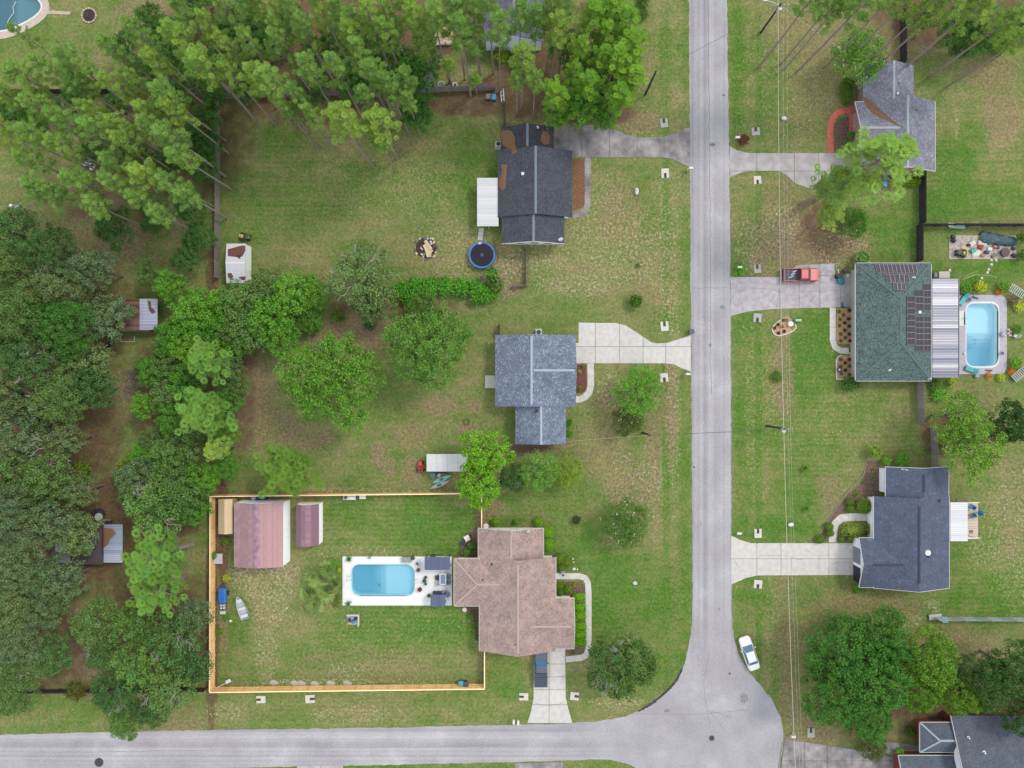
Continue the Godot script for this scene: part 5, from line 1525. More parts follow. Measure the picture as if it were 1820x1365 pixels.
# broad-leaved tree, 9.5 m, crown 5 m in radius: limbs that carry clumps of leaves
func broad_meshes(variant: int, style: String) -> Array:
	var key := "broad%d%s" % [variant, style]
	if meshes.has(key):
		return meshes[key]
	var rr := RandomNumberGenerator.new()
	rr.seed = 900 + variant * 31 + style.length()
	var trunk := MB.new()
	var crown := MB.new()
	var clumps := 58
	var per := 120
	var size := 0.34
	var ragged := 0.3
	if style == "tight":
		clumps = 60; per = 150; size = 0.28; ragged = 0.12
	elif style == "airy":
		clumps = 50; per = 100; size = 0.32; ragged = 0.45
	elif style == "big":
		clumps = 105; per = 150; size = 0.23; ragged = 0.26
	var ph := rr.randf() * TAU
	var spots := []
	for i in clumps:
		var best := Vector3.ZERO
		var far := -1.0
		for k in 7:   # the loneliest of seven places, so that clumps stand apart
			var d := rand_dir(rr)
			if d.y < -0.2:
				d.y = -d.y
			var rad := rr.randf_range(0.7, 0.94) if i % 4 else rr.randf_range(0.3, 0.6)
			var az := atan2(d.z, d.x)
			var lobe := 1.0 + ragged * (0.55 * sin(3.0 * az + ph) + 0.45 * sin(5.0 * az + ph * 2.3) + 0.4 * sin(2.0 * az + ph * 0.7)) * 0.6
			var c := Vector3(d.x * 4.6 * rad * lobe, 5.6 + d.y * 3.5 * rad, d.z * 4.6 * rad * lobe)
			var near := 99.0
			for q in spots:
				near = minf(near, c.distance_squared_to(q))
			if near > far:
				far = near
				best = c
		spots.append(best)
	trunk.tube([Vector3.ZERO, Vector3(0.1, 2.0, 0.05), Vector3(-0.05, 4.2, 0.1), Vector3(0.0, 6.4, 0.0)], 0.3, 0.12, 8)
	for i in 14:
		var q: Vector3 = spots[(i * 7) % spots.size()]
		var y := rr.randf_range(2.6, 5.4)
		trunk.tube([Vector3(0, y, 0), Vector3(q.x * 0.5, lerpf(y, q.y, 0.45) + 0.2, q.z * 0.5), q], 0.11, 0.03, 5, false)
	for q in spots:
		var cr := rr.randf_range(0.5, 0.95) * (0.84 if style == "big" else (1.22 if style == "tight" else 1.0))
		var tone := tinge(rr, 0.24)
		for j in per:
			var d := rand_dir(rr)
			if d.y < -0.1 and rr.randf() < 0.6:
				d.y = -d.y
			var p: Vector3 = q + d * cr * rr.randf_range(0.6, 1.08) * Vector3(1.0, 0.8, 1.0)
			var along := (rand_dir(rr) + d * 0.5 + Vector3(0, 0.1, 0)).normalized()
			var side := along.cross(d + rand_dir(rr) * 0.6).normalized()
			var s := size * rr.randf_range(0.6, 1.15)
			var t := tinge(rr, 0.3)
			crown.k = Color(tone.r * t.r, tone.g * t.g, tone.b * t.b)
			if rr.randf() < 0.1 and d.y > 0.1:   # paler, yellower leaves on clump tops: highlights painted into the leaf colour
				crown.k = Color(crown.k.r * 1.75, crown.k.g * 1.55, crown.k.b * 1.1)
			crown.leaf(p, along * s, side * s * 0.34)
	meshes[key] = [trunk.mesh(), crown.mesh(), spots]
	return meshes[key]

func dead_branches(variant: int) -> ArrayMesh:
	var key := "dead%d" % variant
	if meshes.has(key):
		return meshes[key]
	var rr := RandomNumberGenerator.new()
	rr.seed = 50 + variant
	var mb := MB.new()
	for i in 4:
		var az := rr.randf() * TAU
		var p := Vector3(cos(az) * 1.2, 6.6, sin(az) * 1.2)
		var d := Vector3(cos(az + rr.randf_range(-0.6, 0.6)), 0.35, sin(az + rr.randf_range(-0.6, 0.6))).normalized()
		branch(mb, rr, p, d, 1.1, 0.075, 4)
	meshes[key] = mb.mesh()
	return meshes[key]

func branch(mb: MB, rr: RandomNumberGenerator, p: Vector3, d: Vector3, len: float, r: float, depth: int) -> void:
	var mid := p + d * len * 0.5 + rand_dir(rr) * len * 0.12
	var e := p + d * len + rand_dir(rr) * len * 0.1
	mb.tube([p, mid, e], r, r * 0.7, 4, false)
	if depth > 0:
		for i in (2 if rr.randf() < 0.75 else 3):
			var nd := (d + rand_dir(rr) * 0.75 + Vector3(0, 0.05, 0)).normalized()
			branch(mb, rr, e, nd, len * rr.randf_range(0.6, 0.85), r * 0.66, depth - 1)

func bush_mesh(style: String, variant: int) -> ArrayMesh:
	var key := "bush_%s%d" % [style, variant]
	if meshes.has(key):
		return meshes[key]
	var rr := RandomNumberGenerator.new()
	rr.seed = 1300 + variant * 13 + style.hash() % 97
	var mb := MB.new()
	if style == "clipped" or style == "clipped_box":
		# trimmed shrub: a close skin of small leaves over a darker solid core
		mb.k = Color(0.55, 0.55, 0.5)
		mb.ball(Vector3(0, 0.48, 0), Vector3(0.84, 0.5, 0.84))
		for i in 900:
			var d := rand_dir(rr)
			if d.y < -0.3: d.y = -d.y
			var p := d
			if style == "clipped_box":
				var k := maxf(absf(d.x), maxf(absf(d.y), absf(d.z)))
				p = d.lerp(d / k * 0.9, 0.75)
			p = p * Vector3(0.94, 0.56, 0.94) * rr.randf_range(0.93, 1.05) + Vector3(0, 0.5, 0)
			var along := (rand_dir(rr) + d * 0.5).normalized() * 0.14
			mb.k = tinge(rr, 0.2)
			mb.leaf(p, along, along.cross(d).normalized() * 0.05)
	elif style == "spiky":
		for i in 54:
			var az := rr.randf() * TAU
			var el := rr.randf_range(0.12, 1.35)
			var d := Vector3(cos(az) * cos(el), sin(el), sin(az) * cos(el))
			mb.k = tinge(rr, 0.2)
			mb.leaf(Vector3(0, 0.15, 0), d * rr.randf_range(0.8, 1.05), d.cross(Vector3.UP).normalized() * 0.06)
	elif style == "palm":
		# fan palm: stalks that each end in a fan of pleated blades
		for i in 12:
			var az := i * 2.4 + rr.randf_range(-0.3, 0.3)
			var el := lerpf(0.35, 1.5, sqrt(rr.randf()))
			var d := Vector3(cos(az) * cos(el), sin(el), sin(az) * cos(el))
			var tip := d * rr.randf_range(0.2, 0.5)
			mb.k = Color(0.8, 0.9, 0.7)
			mb.tube([Vector3(0, 0.05, 0), tip], 0.015, 0.01, 4, false)
			var side := d.cross(Vector3.UP).normalized()
			mb.k = tinge(rr, 0.4)
			for b in 15:
				var w := lerpf(-1.35, 1.35, b / 14.0)
				var bd := (d * cos(w) + side * sin(w) + Vector3(0, -0.18, 0)).normalized()
				mb.leaf(tip, bd * rr.randf_range(0.5, 0.72), (side * cos(w) - d * sin(w)) * 0.026)
	else:
		var dense := 560 if style == "round" else 380
		for i in dense:
			var d := rand_dir(rr)
			if d.y < -0.15: d.y = -d.y
			var lump := 0.82 + 0.2 * sin(d.x * 5.0 + variant) * cos(d.z * 5.0 + variant * 2.0)
			var p := d * Vector3(1.0, 0.85, 1.0) * lump * rr.randf_range(0.55, 1.0) + Vector3(0, 0.72, 0)
			p.y = maxf(p.y, 0.04)
			var along := (rand_dir(rr) + d * 0.7).normalized() * rr.randf_range(0.18, 0.3)
			mb.k = tinge(rr, 0.24)
			mb.leaf(p, along, along.cross(d + rand_dir(rr) * 0.5).normalized() * 0.085)
		mb.k = Color(0.5, 0.42, 0.34)
		for i in 6:
			mb.tube([Vector3.ZERO, rand_dir(rr) * 0.5 + Vector3(0, 0.7, 0)], 0.03, 0.012, 4, false)
	meshes[key] = mb.mesh()
	return meshes[key]

func pine(px: float, py: float, rpx: float, h: float, label: String, group: String, leaf: Material, wide := false, called := "pine_tree") -> void:
	var cy := h * 0.83
	var b := P(px, py, cy)
	var rad := rpx * (1.2 if wide else 1.12) / PPM * (ALT - cy) / ALT
	var t := thing(called, label, "tree", Vector3(b.x, 0, b.z), R.randf() * TAU, group)
	t.rotation += Vector3(R.randf_range(-0.02, 0.02), 0, R.randf_range(-0.02, 0.02))
	var ms := pine_meshes(R.randi() % (5 if not wide else 3), wide)
	var s := rad / 3.0
	var tr := put("trunk", ms[0], mottled("pine_bark", D(176, 158, 152), 0.22, 0.8), t)
	var cr := put("crown", ms[1], leaf, t)
	tr.scale = Vector3(s, h / 20.0, s)
	cr.scale = tr.scale

func broad(px: float, py: float, rpx: float, h: float, label: String, group: String, leaf: Material, style := "loose", called := "oak_tree", extra := "") -> Node3D:
	var cy := h * 0.62
	var b := P(px, py, cy)
	var rad := rpx * (1.04 if style == "tight" else 1.1) / PPM * (ALT - cy) / ALT
	var t := thing(called, label, "tree", Vector3(b.x, 0, b.z), R.randf() * TAU, group)
	var vv := R.randi() % (4 if style == "loose" else 3)
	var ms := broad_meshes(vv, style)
	var s := rad / 5.0
	var sc := Vector3(s, h / 9.5, s)
	put("trunk", ms[0], mottled("grey_bark", D(150, 140, 134), 0.22, 0.8), t).scale = sc
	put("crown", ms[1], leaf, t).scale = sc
	if "dead" in extra:
		var db := put("dead_branches", dead_branches(R.randi() % 3), mottled("lichen_wood", D(196, 192, 184), 0.18, 0.8), t)
		db.scale = sc
	if "bloom" in extra or "few" in extra:
		var rr := RandomNumberGenerator.new()
		rr.seed = int(px * 7 + py)
		var mb := MB.new()
		for i in (44 if "bloom" in extra else 8):
			var q: Vector3 = ms[2][rr.randi() % ms[2].size()]
			var d := rand_dir(rr)
			d.y = absf(d.y) + 0.3
			var p := q + d.normalized() * 1.12
			for j in 4:
				mb.leaf(p + rand_dir(rr) * 0.08, rand_dir(rr) * 0.24, rand_dir(rr) * 0.1)
		put("blossoms", mb.mesh(), plain(240, 238, 226, 0.8), t).scale = sc
	return t

# words for a place in a stand: rows from the top of the picture down, then from the left
func ranked(list: Array, band: float) -> Array:
	var rows := {}
	for i in list.size():
		var k := int(floor((list[i][1] + 60.0) / band))
		if not rows.has(k): rows[k] = []
		rows[k].append(i)
	var keys := rows.keys()
	keys.sort()
	var out := []
	out.resize(list.size())
	for r in keys.size():
		var ids: Array = rows[keys[r]]
		ids.sort_custom(func(x, y): return list[x][0] < list[y][0])
		for j in ids.size():
			out[ids[j]] = [("top" if r == 0 else nth(r)), nth(j)]
	return out

func make_trees() -> void:
	var needle := [leaf_mat("pine_a", 128, 158, 78), leaf_mat("pine_b", 126, 156, 82), leaf_mat("pine_c", 134, 160, 78), leaf_mat("pine_d", 118, 150, 80)]
	var bright := [leaf_mat("pine_bright", 112, 152, 60), leaf_mat("pine_bright_b", 122, 158, 60)]
	var oak := [leaf_mat("oak_a", 98, 130, 82), leaf_mat("oak_b", 86, 120, 76), leaf_mat("oak_c", 112, 140, 88), leaf_mat("oak_d", 116, 138, 106)]
	var vivid := [leaf_mat("vivid_a", 110, 162, 66), leaf_mat("vivid_b", 122, 170, 70), leaf_mat("vivid_c", 100, 150, 66)]
	# the pine stand in the upper west: crown pixel, crown radius, height
	var west := [[40, 66, 14, 17], [38, 136, 28, 20], [78, 124, 20, 20], [126, 111, 28, 21], [207, 86, 20, 22], [242, 63, 22, 22], [321, 76, 30, 23], [361, 119, 30, 22], [207, 147, 22, 21], [238, 146, 18, 20], [298, 162, 28, 21], [311, 195, 22, 20], [144, 152, 24, 18], [404, 88, 18, 22], [442, 76, 20, 22], [450, 142, 24, 21], [452, 20, 22, 23],
		[63, 187, 22, 20], [119, 215, 24, 20], [172, 235, 26, 20], [114, 260, 24, 19], [58, 243, 24, 20], [15, 227, 24, 20], [222, 253, 22, 19], [303, 243, 26, 20], [323, 275, 22, 19], [258, 308, 26, 18], [303, 321, 22, 17], [202, 286, 22, 18], [71, 328, 24, 18], [139, 321, 24, 18], [200, 323, 22, 17], [217, 222, 20, 19], [56, 285, 20, 19], [268, 227, 20, 20], [371, 50, 20, 22],
		[280, 110, 22, 21], [330, 20, 24, 22], [400, 20, 22, 22], [410, 135, 20, 20], [262, 195, 22, 19], [95, 345, 22, 17], [250, 350, 24, 16], [330, 345, 22, 16], [280, 380, 20, 15], [170, 365, 22, 15], [20, 170, 20, 18], [165, 195, 20, 19],
		[470, 20, 24, 23], [493, 56, 18, 22], [500, 80, 22, 22], [543, 56, 22, 23], [607, 23, 26, 23], [619, 63, 24, 22], [637, 88, 24, 22], [594, 119, 24, 23], [546, 121, 24, 22], [473, 142, 28, 22], [528, 166, 20, 20], [548, 202, 18, 19], [607, 207, 30, 24], [647, 177, 20, 20], [672, 215, 30, 18], [676, 254, 18, 15], [670, 131, 24, 22], [692, 152, 22, 20],
		[657, 33, 24, 23], [682, 56, 22, 22], [723, 177, 16, 16], [720, 141, 18, 18], [723, 13, 24, 22], [698, 30, 20, 22], [753, 76, 20, 18], [570, 10, 22, 23], [520, 20, 20, 23], [740, 40, 20, 22], [510, 195, 16, 18]]
	var rk := ranked(west, 80.0)
	for i in west.size():
		var s: Array = west[i]
		pine(s[0], s[1], s[2] * 1.12, s[3], "slender pine, %s from the left in the %s row of the upper west stand" % [rk[i][1], rk[i][0]], "pines of the upper west stand", needle[R.randi() % 4])
	var mid := [[776, 33, 26, 22], [809, 26, 26, 22], [821, 61, 24, 22], [842, 20, 22, 22], [844, 72, 18, 18], [885, 46, 22, 23], [844, 137, 13, 7], [796, 117, 13, 8], [925, 23, 22, 22], [955, 38, 22, 21], [991, 50, 24, 21], [930, 101, 24, 20], [920, 137, 16, 16], [953, 141, 16, 16], [983, 12, 20, 22], [1010, 20, 22, 22], [870, 8, 20, 23]]
	rk = ranked(mid, 80.0)
	for i in mid.size():
		var s: Array = mid[i]
		pine(s[0], s[1], s[2] * 1.15, s[3], "pine round the ash grey roof, %s from the left in the %s row" % [rk[i][1], rk[i][0]], "pines round the ash grey roof", needle[R.randi() % 4])
	var sunny := [[1051, 33, 30, 18], [1082, 18, 28, 18], [1112, 33, 28, 18], [1034, 81, 20, 17], [1120, 78, 34, 17], [1096, 104, 30, 17], [1051, 149, 26, 15], [1128, 139, 30, 15], [1104, 166, 28, 14], [986, 162, 26, 14], [1066, 100, 22, 16], [1076, 62, 24, 17], [1020, 130, 20, 15]]
	rk = ranked(sunny, 80.0)
	for i in sunny.size():
		var s: Array = sunny[i]
		pine(s[0], s[1], s[2] * 1.1, s[3], "bright yellow green pine beside the street, %s from the left in the %s row" % [rk[i][1], rk[i][0]], "bright pines beside the street", bright[i % 2])
	var east := [[1452, -14, 26, 24], [1485, 18, 20, 20], [1540, -8, 26, 25], [1500, -20, 22, 24], [1600, -16, 24, 24], [1655, 12, 26, 23], [1692, 2, 26, 24], [1736, 18, 26, 22], [1790, 36, 26, 20], [1812, 66, 22, 18], [1770, -10, 26, 23], [1625, -10, 20, 24]]
	rk = ranked(east, 400.0)
	for i in east.size():
		var s: Array = east[i]
		pine(s[0], s[1], s[2] * 1.15, s[3], "tall pine by the upper east frame edge, %s from the left" % rk[i][1], "pines at the upper east edge", needle[R.randi() % 4])
	pine(1572, 280, 66, 23, "big spreading pine overhanging the silver grey roof", "", needle[0], true)
	pine(1488, 322, 40, 14, "pine leaning over the curved east driveway", "", needle[1], true)
	pine(1478, 380, 26, 9, "small feathery pine on the bare ground below the curved driveway", "", needle[2], true)
	pine(357, 735, 52, 13, "broad pine with pale needle rings beside the brown lane", "", leaf_mat("pine_pale", 104, 140, 68), true)
	pine(366, 640, 44, 12, "soft pale pine above the brown lane under the vines", "", leaf_mat("pine_pale", 104, 140, 68), true)
	pine(507, 842, 58, 11, "dark lone pine hanging over the new wooden fence and pink barn", "", leaf_mat("pine_dark", 98, 126, 56), true)
	pine(275, 1000, 56, 13, "wide pale pine overhanging the tin lean-to", "", leaf_mat("pine_pale", 104, 140, 68), true)
	pine(268, 1060, 44, 12, "pale pine just below the wide pine by the tin lean-to", "", leaf_mat("pine_pale", 104, 140, 68), true)
	pine(382, 800, 26, 9, "small yellowish pine by the brown lane above the fence corner", "", needle[2], true)
	# named yard trees
	broad(593, 676, 88, 13, "largest bright green tree in the yard, west of the slate blue roof", "", leaf_mat("sweetgum", 104, 148, 62), "big", "shade_tree")
	broad(760, 616, 76, 12, "mid green round tree between the bright tree and the slate blue roof", "", leaf_mat("dull_green", 108, 146, 72), "big", "shade_tree")
	broad(752, 548, 30, 8, "narrow green treetop joining the hedge and the round tree", "", leaf_mat("dull_green", 108, 146, 72), "loose", "shade_tree")
	broad(862, 806, 46, 10, "glowing lime green maple leaning over the white canopy", "", leaf_mat("maple", 130, 182, 58), "loose", "maple_tree")
	broad(850, 862, 40, 9, "lower lime green maple reaching over the fence corner", "", leaf_mat("maple", 130, 182, 58), "loose", "maple_tree")
	broad(958, 836, 38, 6, "neat round green tree below the slate blue roof", "", leaf_mat("round_green", 122, 164, 84), "tight", "ornamental_tree")
	broad(1009, 839, 30, 5, "smaller olive green round tree beside the neat round one", "", leaf_mat("olive_green", 138, 160, 66), "tight", "ornamental_tree")
	broad(912, 850, 26, 5, "dark shrubby tree between the lime maple and the round tree", "", oak[1], "loose", "ornamental_tree")
	broad(1132, 696, 46, 7, "fresh green round tree on the verge below the white driveway", "", leaf_mat("fresh_green", 112, 162, 68), "tight", "ornamental_tree")
	broad(1113, 748, 30, 4.5, "dark bronze leaved bush tree with a few white flowers on the verge", "", leaf_mat("bronze", 92, 104, 60), "tight", "magnolia_tree", "few")
	broad(1113, 928, 46, 5.5, "round tree dotted with white blossom on the front lawn", "", leaf_mat("myrtle", 92, 126, 60), "tight", "myrtle_tree", "bloom")
	broad(1104, 1184, 60, 8, "dark open crowned oak on the corner lawn at the bend", "", leaf_mat("corner_oak", 84, 114, 66), "loose", "oak_tree", "dead")
	broad(1527, 102, 50, 7, "dense tree with white blossom rim beside the silver grey roof", "", leaf_mat("myrtle_b", 110, 154, 70), "tight", "myrtle_tree", "bloom")
	broad(1513, 397, 30, 5, "dark green round tree on the bare verge above the green roof", "", leaf_mat("deep_green", 84, 132, 60), "tight", "ornamental_tree")
	broad(1703, 742, 46, 10, "light green feathery tree below the pale pool", "", leaf_mat("willow_green", 128, 168, 72), "airy", "cypress_tree")
	broad(1722, 800, 52, 10, "lower light green feathery tree above the navy roof", "", leaf_mat("willow_green", 128, 168, 72), "airy", "cypress_tree")
	broad(1790, 752, 40, 9, "dark green tree beside the light feathery ones at the frame edge", "", leaf_mat("dark_tree", 76, 106, 62), "loose", "oak_tree")
	broad(735, 150, 44, 11, "dark glossy broadleaf tree among the pines at the lawn edge", "", leaf_mat("glossy", 84, 132, 66), "loose", "magnolia_tree", "dead")
	broad(740, 205, 30, 8, "lower skirt of the dark glossy tree at the lawn edge", "", leaf_mat("glossy", 84, 132, 66), "loose", "magnolia_tree")
	broad(645, 492, 62, 10, "grey green tree with bare pale branches beside the lawn", "", leaf_mat("sage_tree", 116, 140, 92), "airy", "oak_tree", "dead")
	broad(668, 540, 40, 8, "grey green lower tree over the brown ground below the lawn", "", leaf_mat("sage_tree", 116, 140, 92), "loose", "oak_tree", "dead")
	broad(1030, 185, 40, 8, "leafy green tree hanging over the stained driveway", "", vivid[0], "loose", "laurel_tree")
	broad(992, 205, 26, 6, "low leafy tree beside the charcoal roof and driveway", "", vivid[1], "loose", "laurel_tree")
	broad(1075, 205, 28, 6, "low leafy tree at the driveway bend under the bright pines", "", vivid[2], "loose", "laurel_tree")
	# big oaks in the lower east corner
	for s in [[1500, 1160, 68, 12, "upper west crown of the great oaks by the junction", 0], [1560, 1130, 52, 12, "upper middle crown of the great oaks by the junction", 1], [1480, 1230, 58, 11, "lower west crown of the great oaks by the junction", 0], [1555, 1200, 66, 12, "central crown of the great oaks by the junction", 1], [1640, 1170, 58, 11, "yellow flecked crown east of the great oaks", 2], [1630, 1222, 42, 10, "lower yellow flecked crown over the brick house", 2],
			[1540, 1275, 44, 9, "lowest crown of the great oaks above the stained driveway", 1], [1745, 1212, 48, 11, "dark crown over the blue grey roof", 3], [1800, 1190, 54, 11, "dark crown at the lower east frame edge", 3], [1700, 1230, 38, 10, "mid green crown brushing the blue grey roof", 2], [1815, 1272, 36, 9, "low dark crown in the lower east corner", 3]]:
		broad(s[0], s[1], s[2], s[3], s[4], "", [leaf_mat("great_oak", 86, 134, 66), leaf_mat("great_oak_b", 92, 140, 70), leaf_mat("yellow_fleck", 116, 154, 64), leaf_mat("dark_corner", 84, 118, 68)][s[5]], "big")
	broad(1548, 1322, 30, 4, "bronze bush tree at the edge of the stained driveway", "", leaf_mat("bronze", 92, 104, 60), "tight", "magnolia_tree", "few")
	# understorey and edges in the upper east
	var ne := [[1690, 52, 34, 7], [1730, 62, 34, 7], [1775, 70, 30, 6], [1640, 36, 18, 4], [1810, 40, 30, 7], [1705, 88, 18, 3.5]]
	rk = ranked(ne, 400.0)
	for i in ne.size():
		broad(ne[i][0], ne[i][1], ne[i][2], ne[i][3], "dark undergrowth tree behind the silver roof yard, %s from the left" % rk[i][1], "undergrowth trees in the upper east", leaf_mat("under_ne", 88, 126, 66))
	# oaks of the western wood
	var wood := [[28, 415, 48, 11], [92, 446, 52, 12], [30, 490, 46, 11], [110, 505, 54, 12], [168, 478, 38, 10], [40, 560, 56, 12], [120, 585, 54, 12], [188, 562, 44, 9], [155, 640, 46, 10], [60, 640, 54, 12], [20, 700, 44, 11], [110, 705, 52, 12], [168, 690, 40, 9], [40, 770, 50, 11], [25, 840, 50, 11], [95, 845, 50, 11], [142, 872, 34, 9], [30, 915, 56, 12], [100, 925, 44, 10], [142, 950, 42, 8],
		[50, 1000, 58, 12], [112, 1030, 46, 10], [30, 1070, 56, 12], [90, 1080, 40, 10], [40, 1140, 52, 11], [98, 1160, 42, 9], [28, 1220, 54, 10], [5, 600, 46, 11], [5, 1000, 46, 11], [70, 730, 44, 10], [120, 780, 36, 9], [75, 900, 40, 10], [5, 1160, 40, 10], [75, 560, 40, 10]]
	rk = ranked(wood, 60.0)
	for i in wood.size():
		var s: Array = wood[i]
		broad(s[0], s[1], s[2] * R.randf_range(0.82, 1.0), s[3] * R.randf_range(0.75, 1.15), "dark oak of the west wood, %s from the frame edge in the %s row" % [rk[i][1], rk[i][0]], "oaks of the west wood", [oak[0], oak[1], oak[2], oak[3], leaf_mat("wood_moss", 124, 144, 100), leaf_mat("wood_green", 88, 132, 68)][R.randi() % 6], "big" if s[2] > 50 else "loose", "oak_tree", "dead" if R.randf() < 0.34 else "")
	var lane := [[282, 900, 52, 10], [322, 880, 40, 9], [245, 850, 34, 8], [300, 815, 34, 8], [176, 1108, 42, 9], [310, 1128, 46, 10], [250, 1175, 44, 10], [208, 1225, 40, 9], [300, 1215, 48, 9], [224, 1285, 26, 6], [345, 1090, 32, 8], [338, 1180, 36, 8], [238, 1110, 36, 9], [190, 1160, 30, 8], [270, 1260, 30, 7]]
	rk = ranked(lane, 90.0)
	for i in lane.size():
		var s: Array = lane[i]
		broad(s[0], s[1], s[2] * 1.05, s[3], "mossy oak west of the new fence, %s from the left in the %s row" % [rk[i][1], rk[i][0]], "mossy oaks west of the new fence", oak[R.randi() % 4] if i % 3 else leaf_mat("moss_oak", 112, 146, 84), "loose", "oak_tree", "dead" if R.randf() < 0.4 else "")
	var vine := [[266, 486, 22, 6], [304, 508, 28, 7], [306, 600, 30, 8], [292, 645, 30, 7], [345, 560, 40, 8], [386, 548, 38, 8], [432, 540, 44, 8], [476, 566, 42, 8], [520, 522, 38, 7], [440, 590, 40, 8], [500, 600, 34, 7], [552, 570, 22, 4], [300, 700, 32, 7], [260, 720, 24, 6], [380, 590, 34, 7], [470, 510, 34, 6], [556, 520, 30, 6], [330, 680, 34, 7], [405, 655, 30, 7], [400, 720, 30, 7], [400, 765, 26, 6], [330, 790, 34, 7], [310, 745, 30, 7], [360, 850, 30, 7], [300, 850, 34, 8], [405, 830, 22, 5], [275, 660, 28, 7], [256, 650, 16, 4], [420, 610, 30, 7], [330, 610, 34, 8], [270, 780, 22, 5], [345, 905, 28, 7], [255, 810, 24, 5], [420, 690, 24, 6], [415, 570, 30, 7], [350, 600, 30, 7], [240, 880, 26, 6]]
	rk = ranked(vine, 45.0)
	for i in vine.size():
		var s: Array = vine[i]
		broad(s[0], s[1], s[2] * 1.05, s[3], "leafy green tree of the thicket between shed and fence, %s from left, %s row" % [rk[i][1], rk[i][0]], "thicket trees by the white shed", vivid[R.randi() % 3] if i % 3 else oak[2], "loose", "thicket_tree")
	var under := [[330, 150, 30, 6], [395, 60, 26, 6], [430, 110, 30, 7], [380, 170, 22, 6], [560, 160, 26, 6], [640, 130, 28, 6], [620, 155, 24, 5], [700, 110, 28, 7], [350, 240, 30, 7], [365, 300, 26, 6], [340, 370, 30, 6], [355, 420, 26, 5], [330, 460, 24, 5], [205, 405, 34, 6], [270, 400, 18, 3], [20, 205, 30, 6], [60, 215, 26, 5], [220, 85, 26, 6], [300, 60, 30, 7], [470, 80, 26, 6], [760, 100, 24, 5], [1010, 90, 34, 8], [1050, 115, 34, 8], [1090, 135, 34, 8], [1040, 160, 30, 7], [270, 40, 30, 6], [300, 110, 34, 7], [345, 20, 34, 7], [430, 40, 34, 7], [395, 110, 28, 7], [440, 160, 26, 6], [460, 60, 26, 7], [510, 40, 30, 7], [560, 90, 26, 6], [600, 70, 30, 7], [660, 90, 30, 7], [690, 60, 28, 7], [370, 210, 26, 6], [310, 180, 28, 6], [250, 130, 24, 5], [60, 190, 30, 5], [130, 180, 28, 5], [215, 180, 26, 5], [170, 270, 26, 5], [240, 270, 28, 6], [300, 290, 28, 6], [370, 260, 26, 6], [640, 50, 26, 6], [730, 110, 26, 6]]
	rk = ranked(under, 60.0)
	for i in under.size():
		var s: Array = under[i]
		broad(s[0], s[1], s[2] * 1.05, s[3], "dark understorey tree beneath the pines, %s from the left in the %s row" % [rk[i][1], rk[i][0]], "understorey trees beneath the pines", leaf_mat("understorey", 82, 122, 66), "loose", "understorey_tree")
	# a bleached dead tree in the west wood
	var t := thing("dead_tree", "bleached bare dead tree standing in the west wood", "tree", P(98, 795, 7) * Vector3(1, 0, 1))
	var m := MB.new()
	var rr := RandomNumberGenerator.new(); rr.seed = 77
	m.tube([Vector3.ZERO, Vector3(0.1, 4, 0), Vector3(0, 7, 0.1)], 0.22, 0.12, 7)
	put("trunk", m.mesh(), mottled("lichen_wood", D(196, 192, 184), 0.18, 0.8), t)
	m = MB.new()
	for i in 6:
		branch(m, rr, Vector3(0, 6.4, 0), Vector3(cos(i * 1.05), 0.55, sin(i * 1.05)).normalized(), 1.25, 0.085, 4)
	put("limbs", m.mesh(), mottled("lichen_wood", D(196, 192, 184), 0.18, 0.8), t)

# ---------------------------------------------------------------- shrubs and beds
func shrub(px: float, py: float, rpx: float, hgt: float, style: String, leaf: Material, label: String, group: String, called := "shrub", stretch := 1.0, turn := -1.0) -> Node3D:
	var t := thing(called, label, "plant" if called != "hedge" else "hedge", P(px, py), R.randf() * TAU if turn < 0.0 else turn, group)
	var o := put("foliage", bush_mesh(style, R.randi() % 3), leaf, t)
	var r := rpx / PPM
	o.scale = Vector3(r, hgt / (1.05 if style.begins_with("clipped") else (1.0 if style == "spiky" or style == "palm" else 1.55)), r * stretch)
	return t

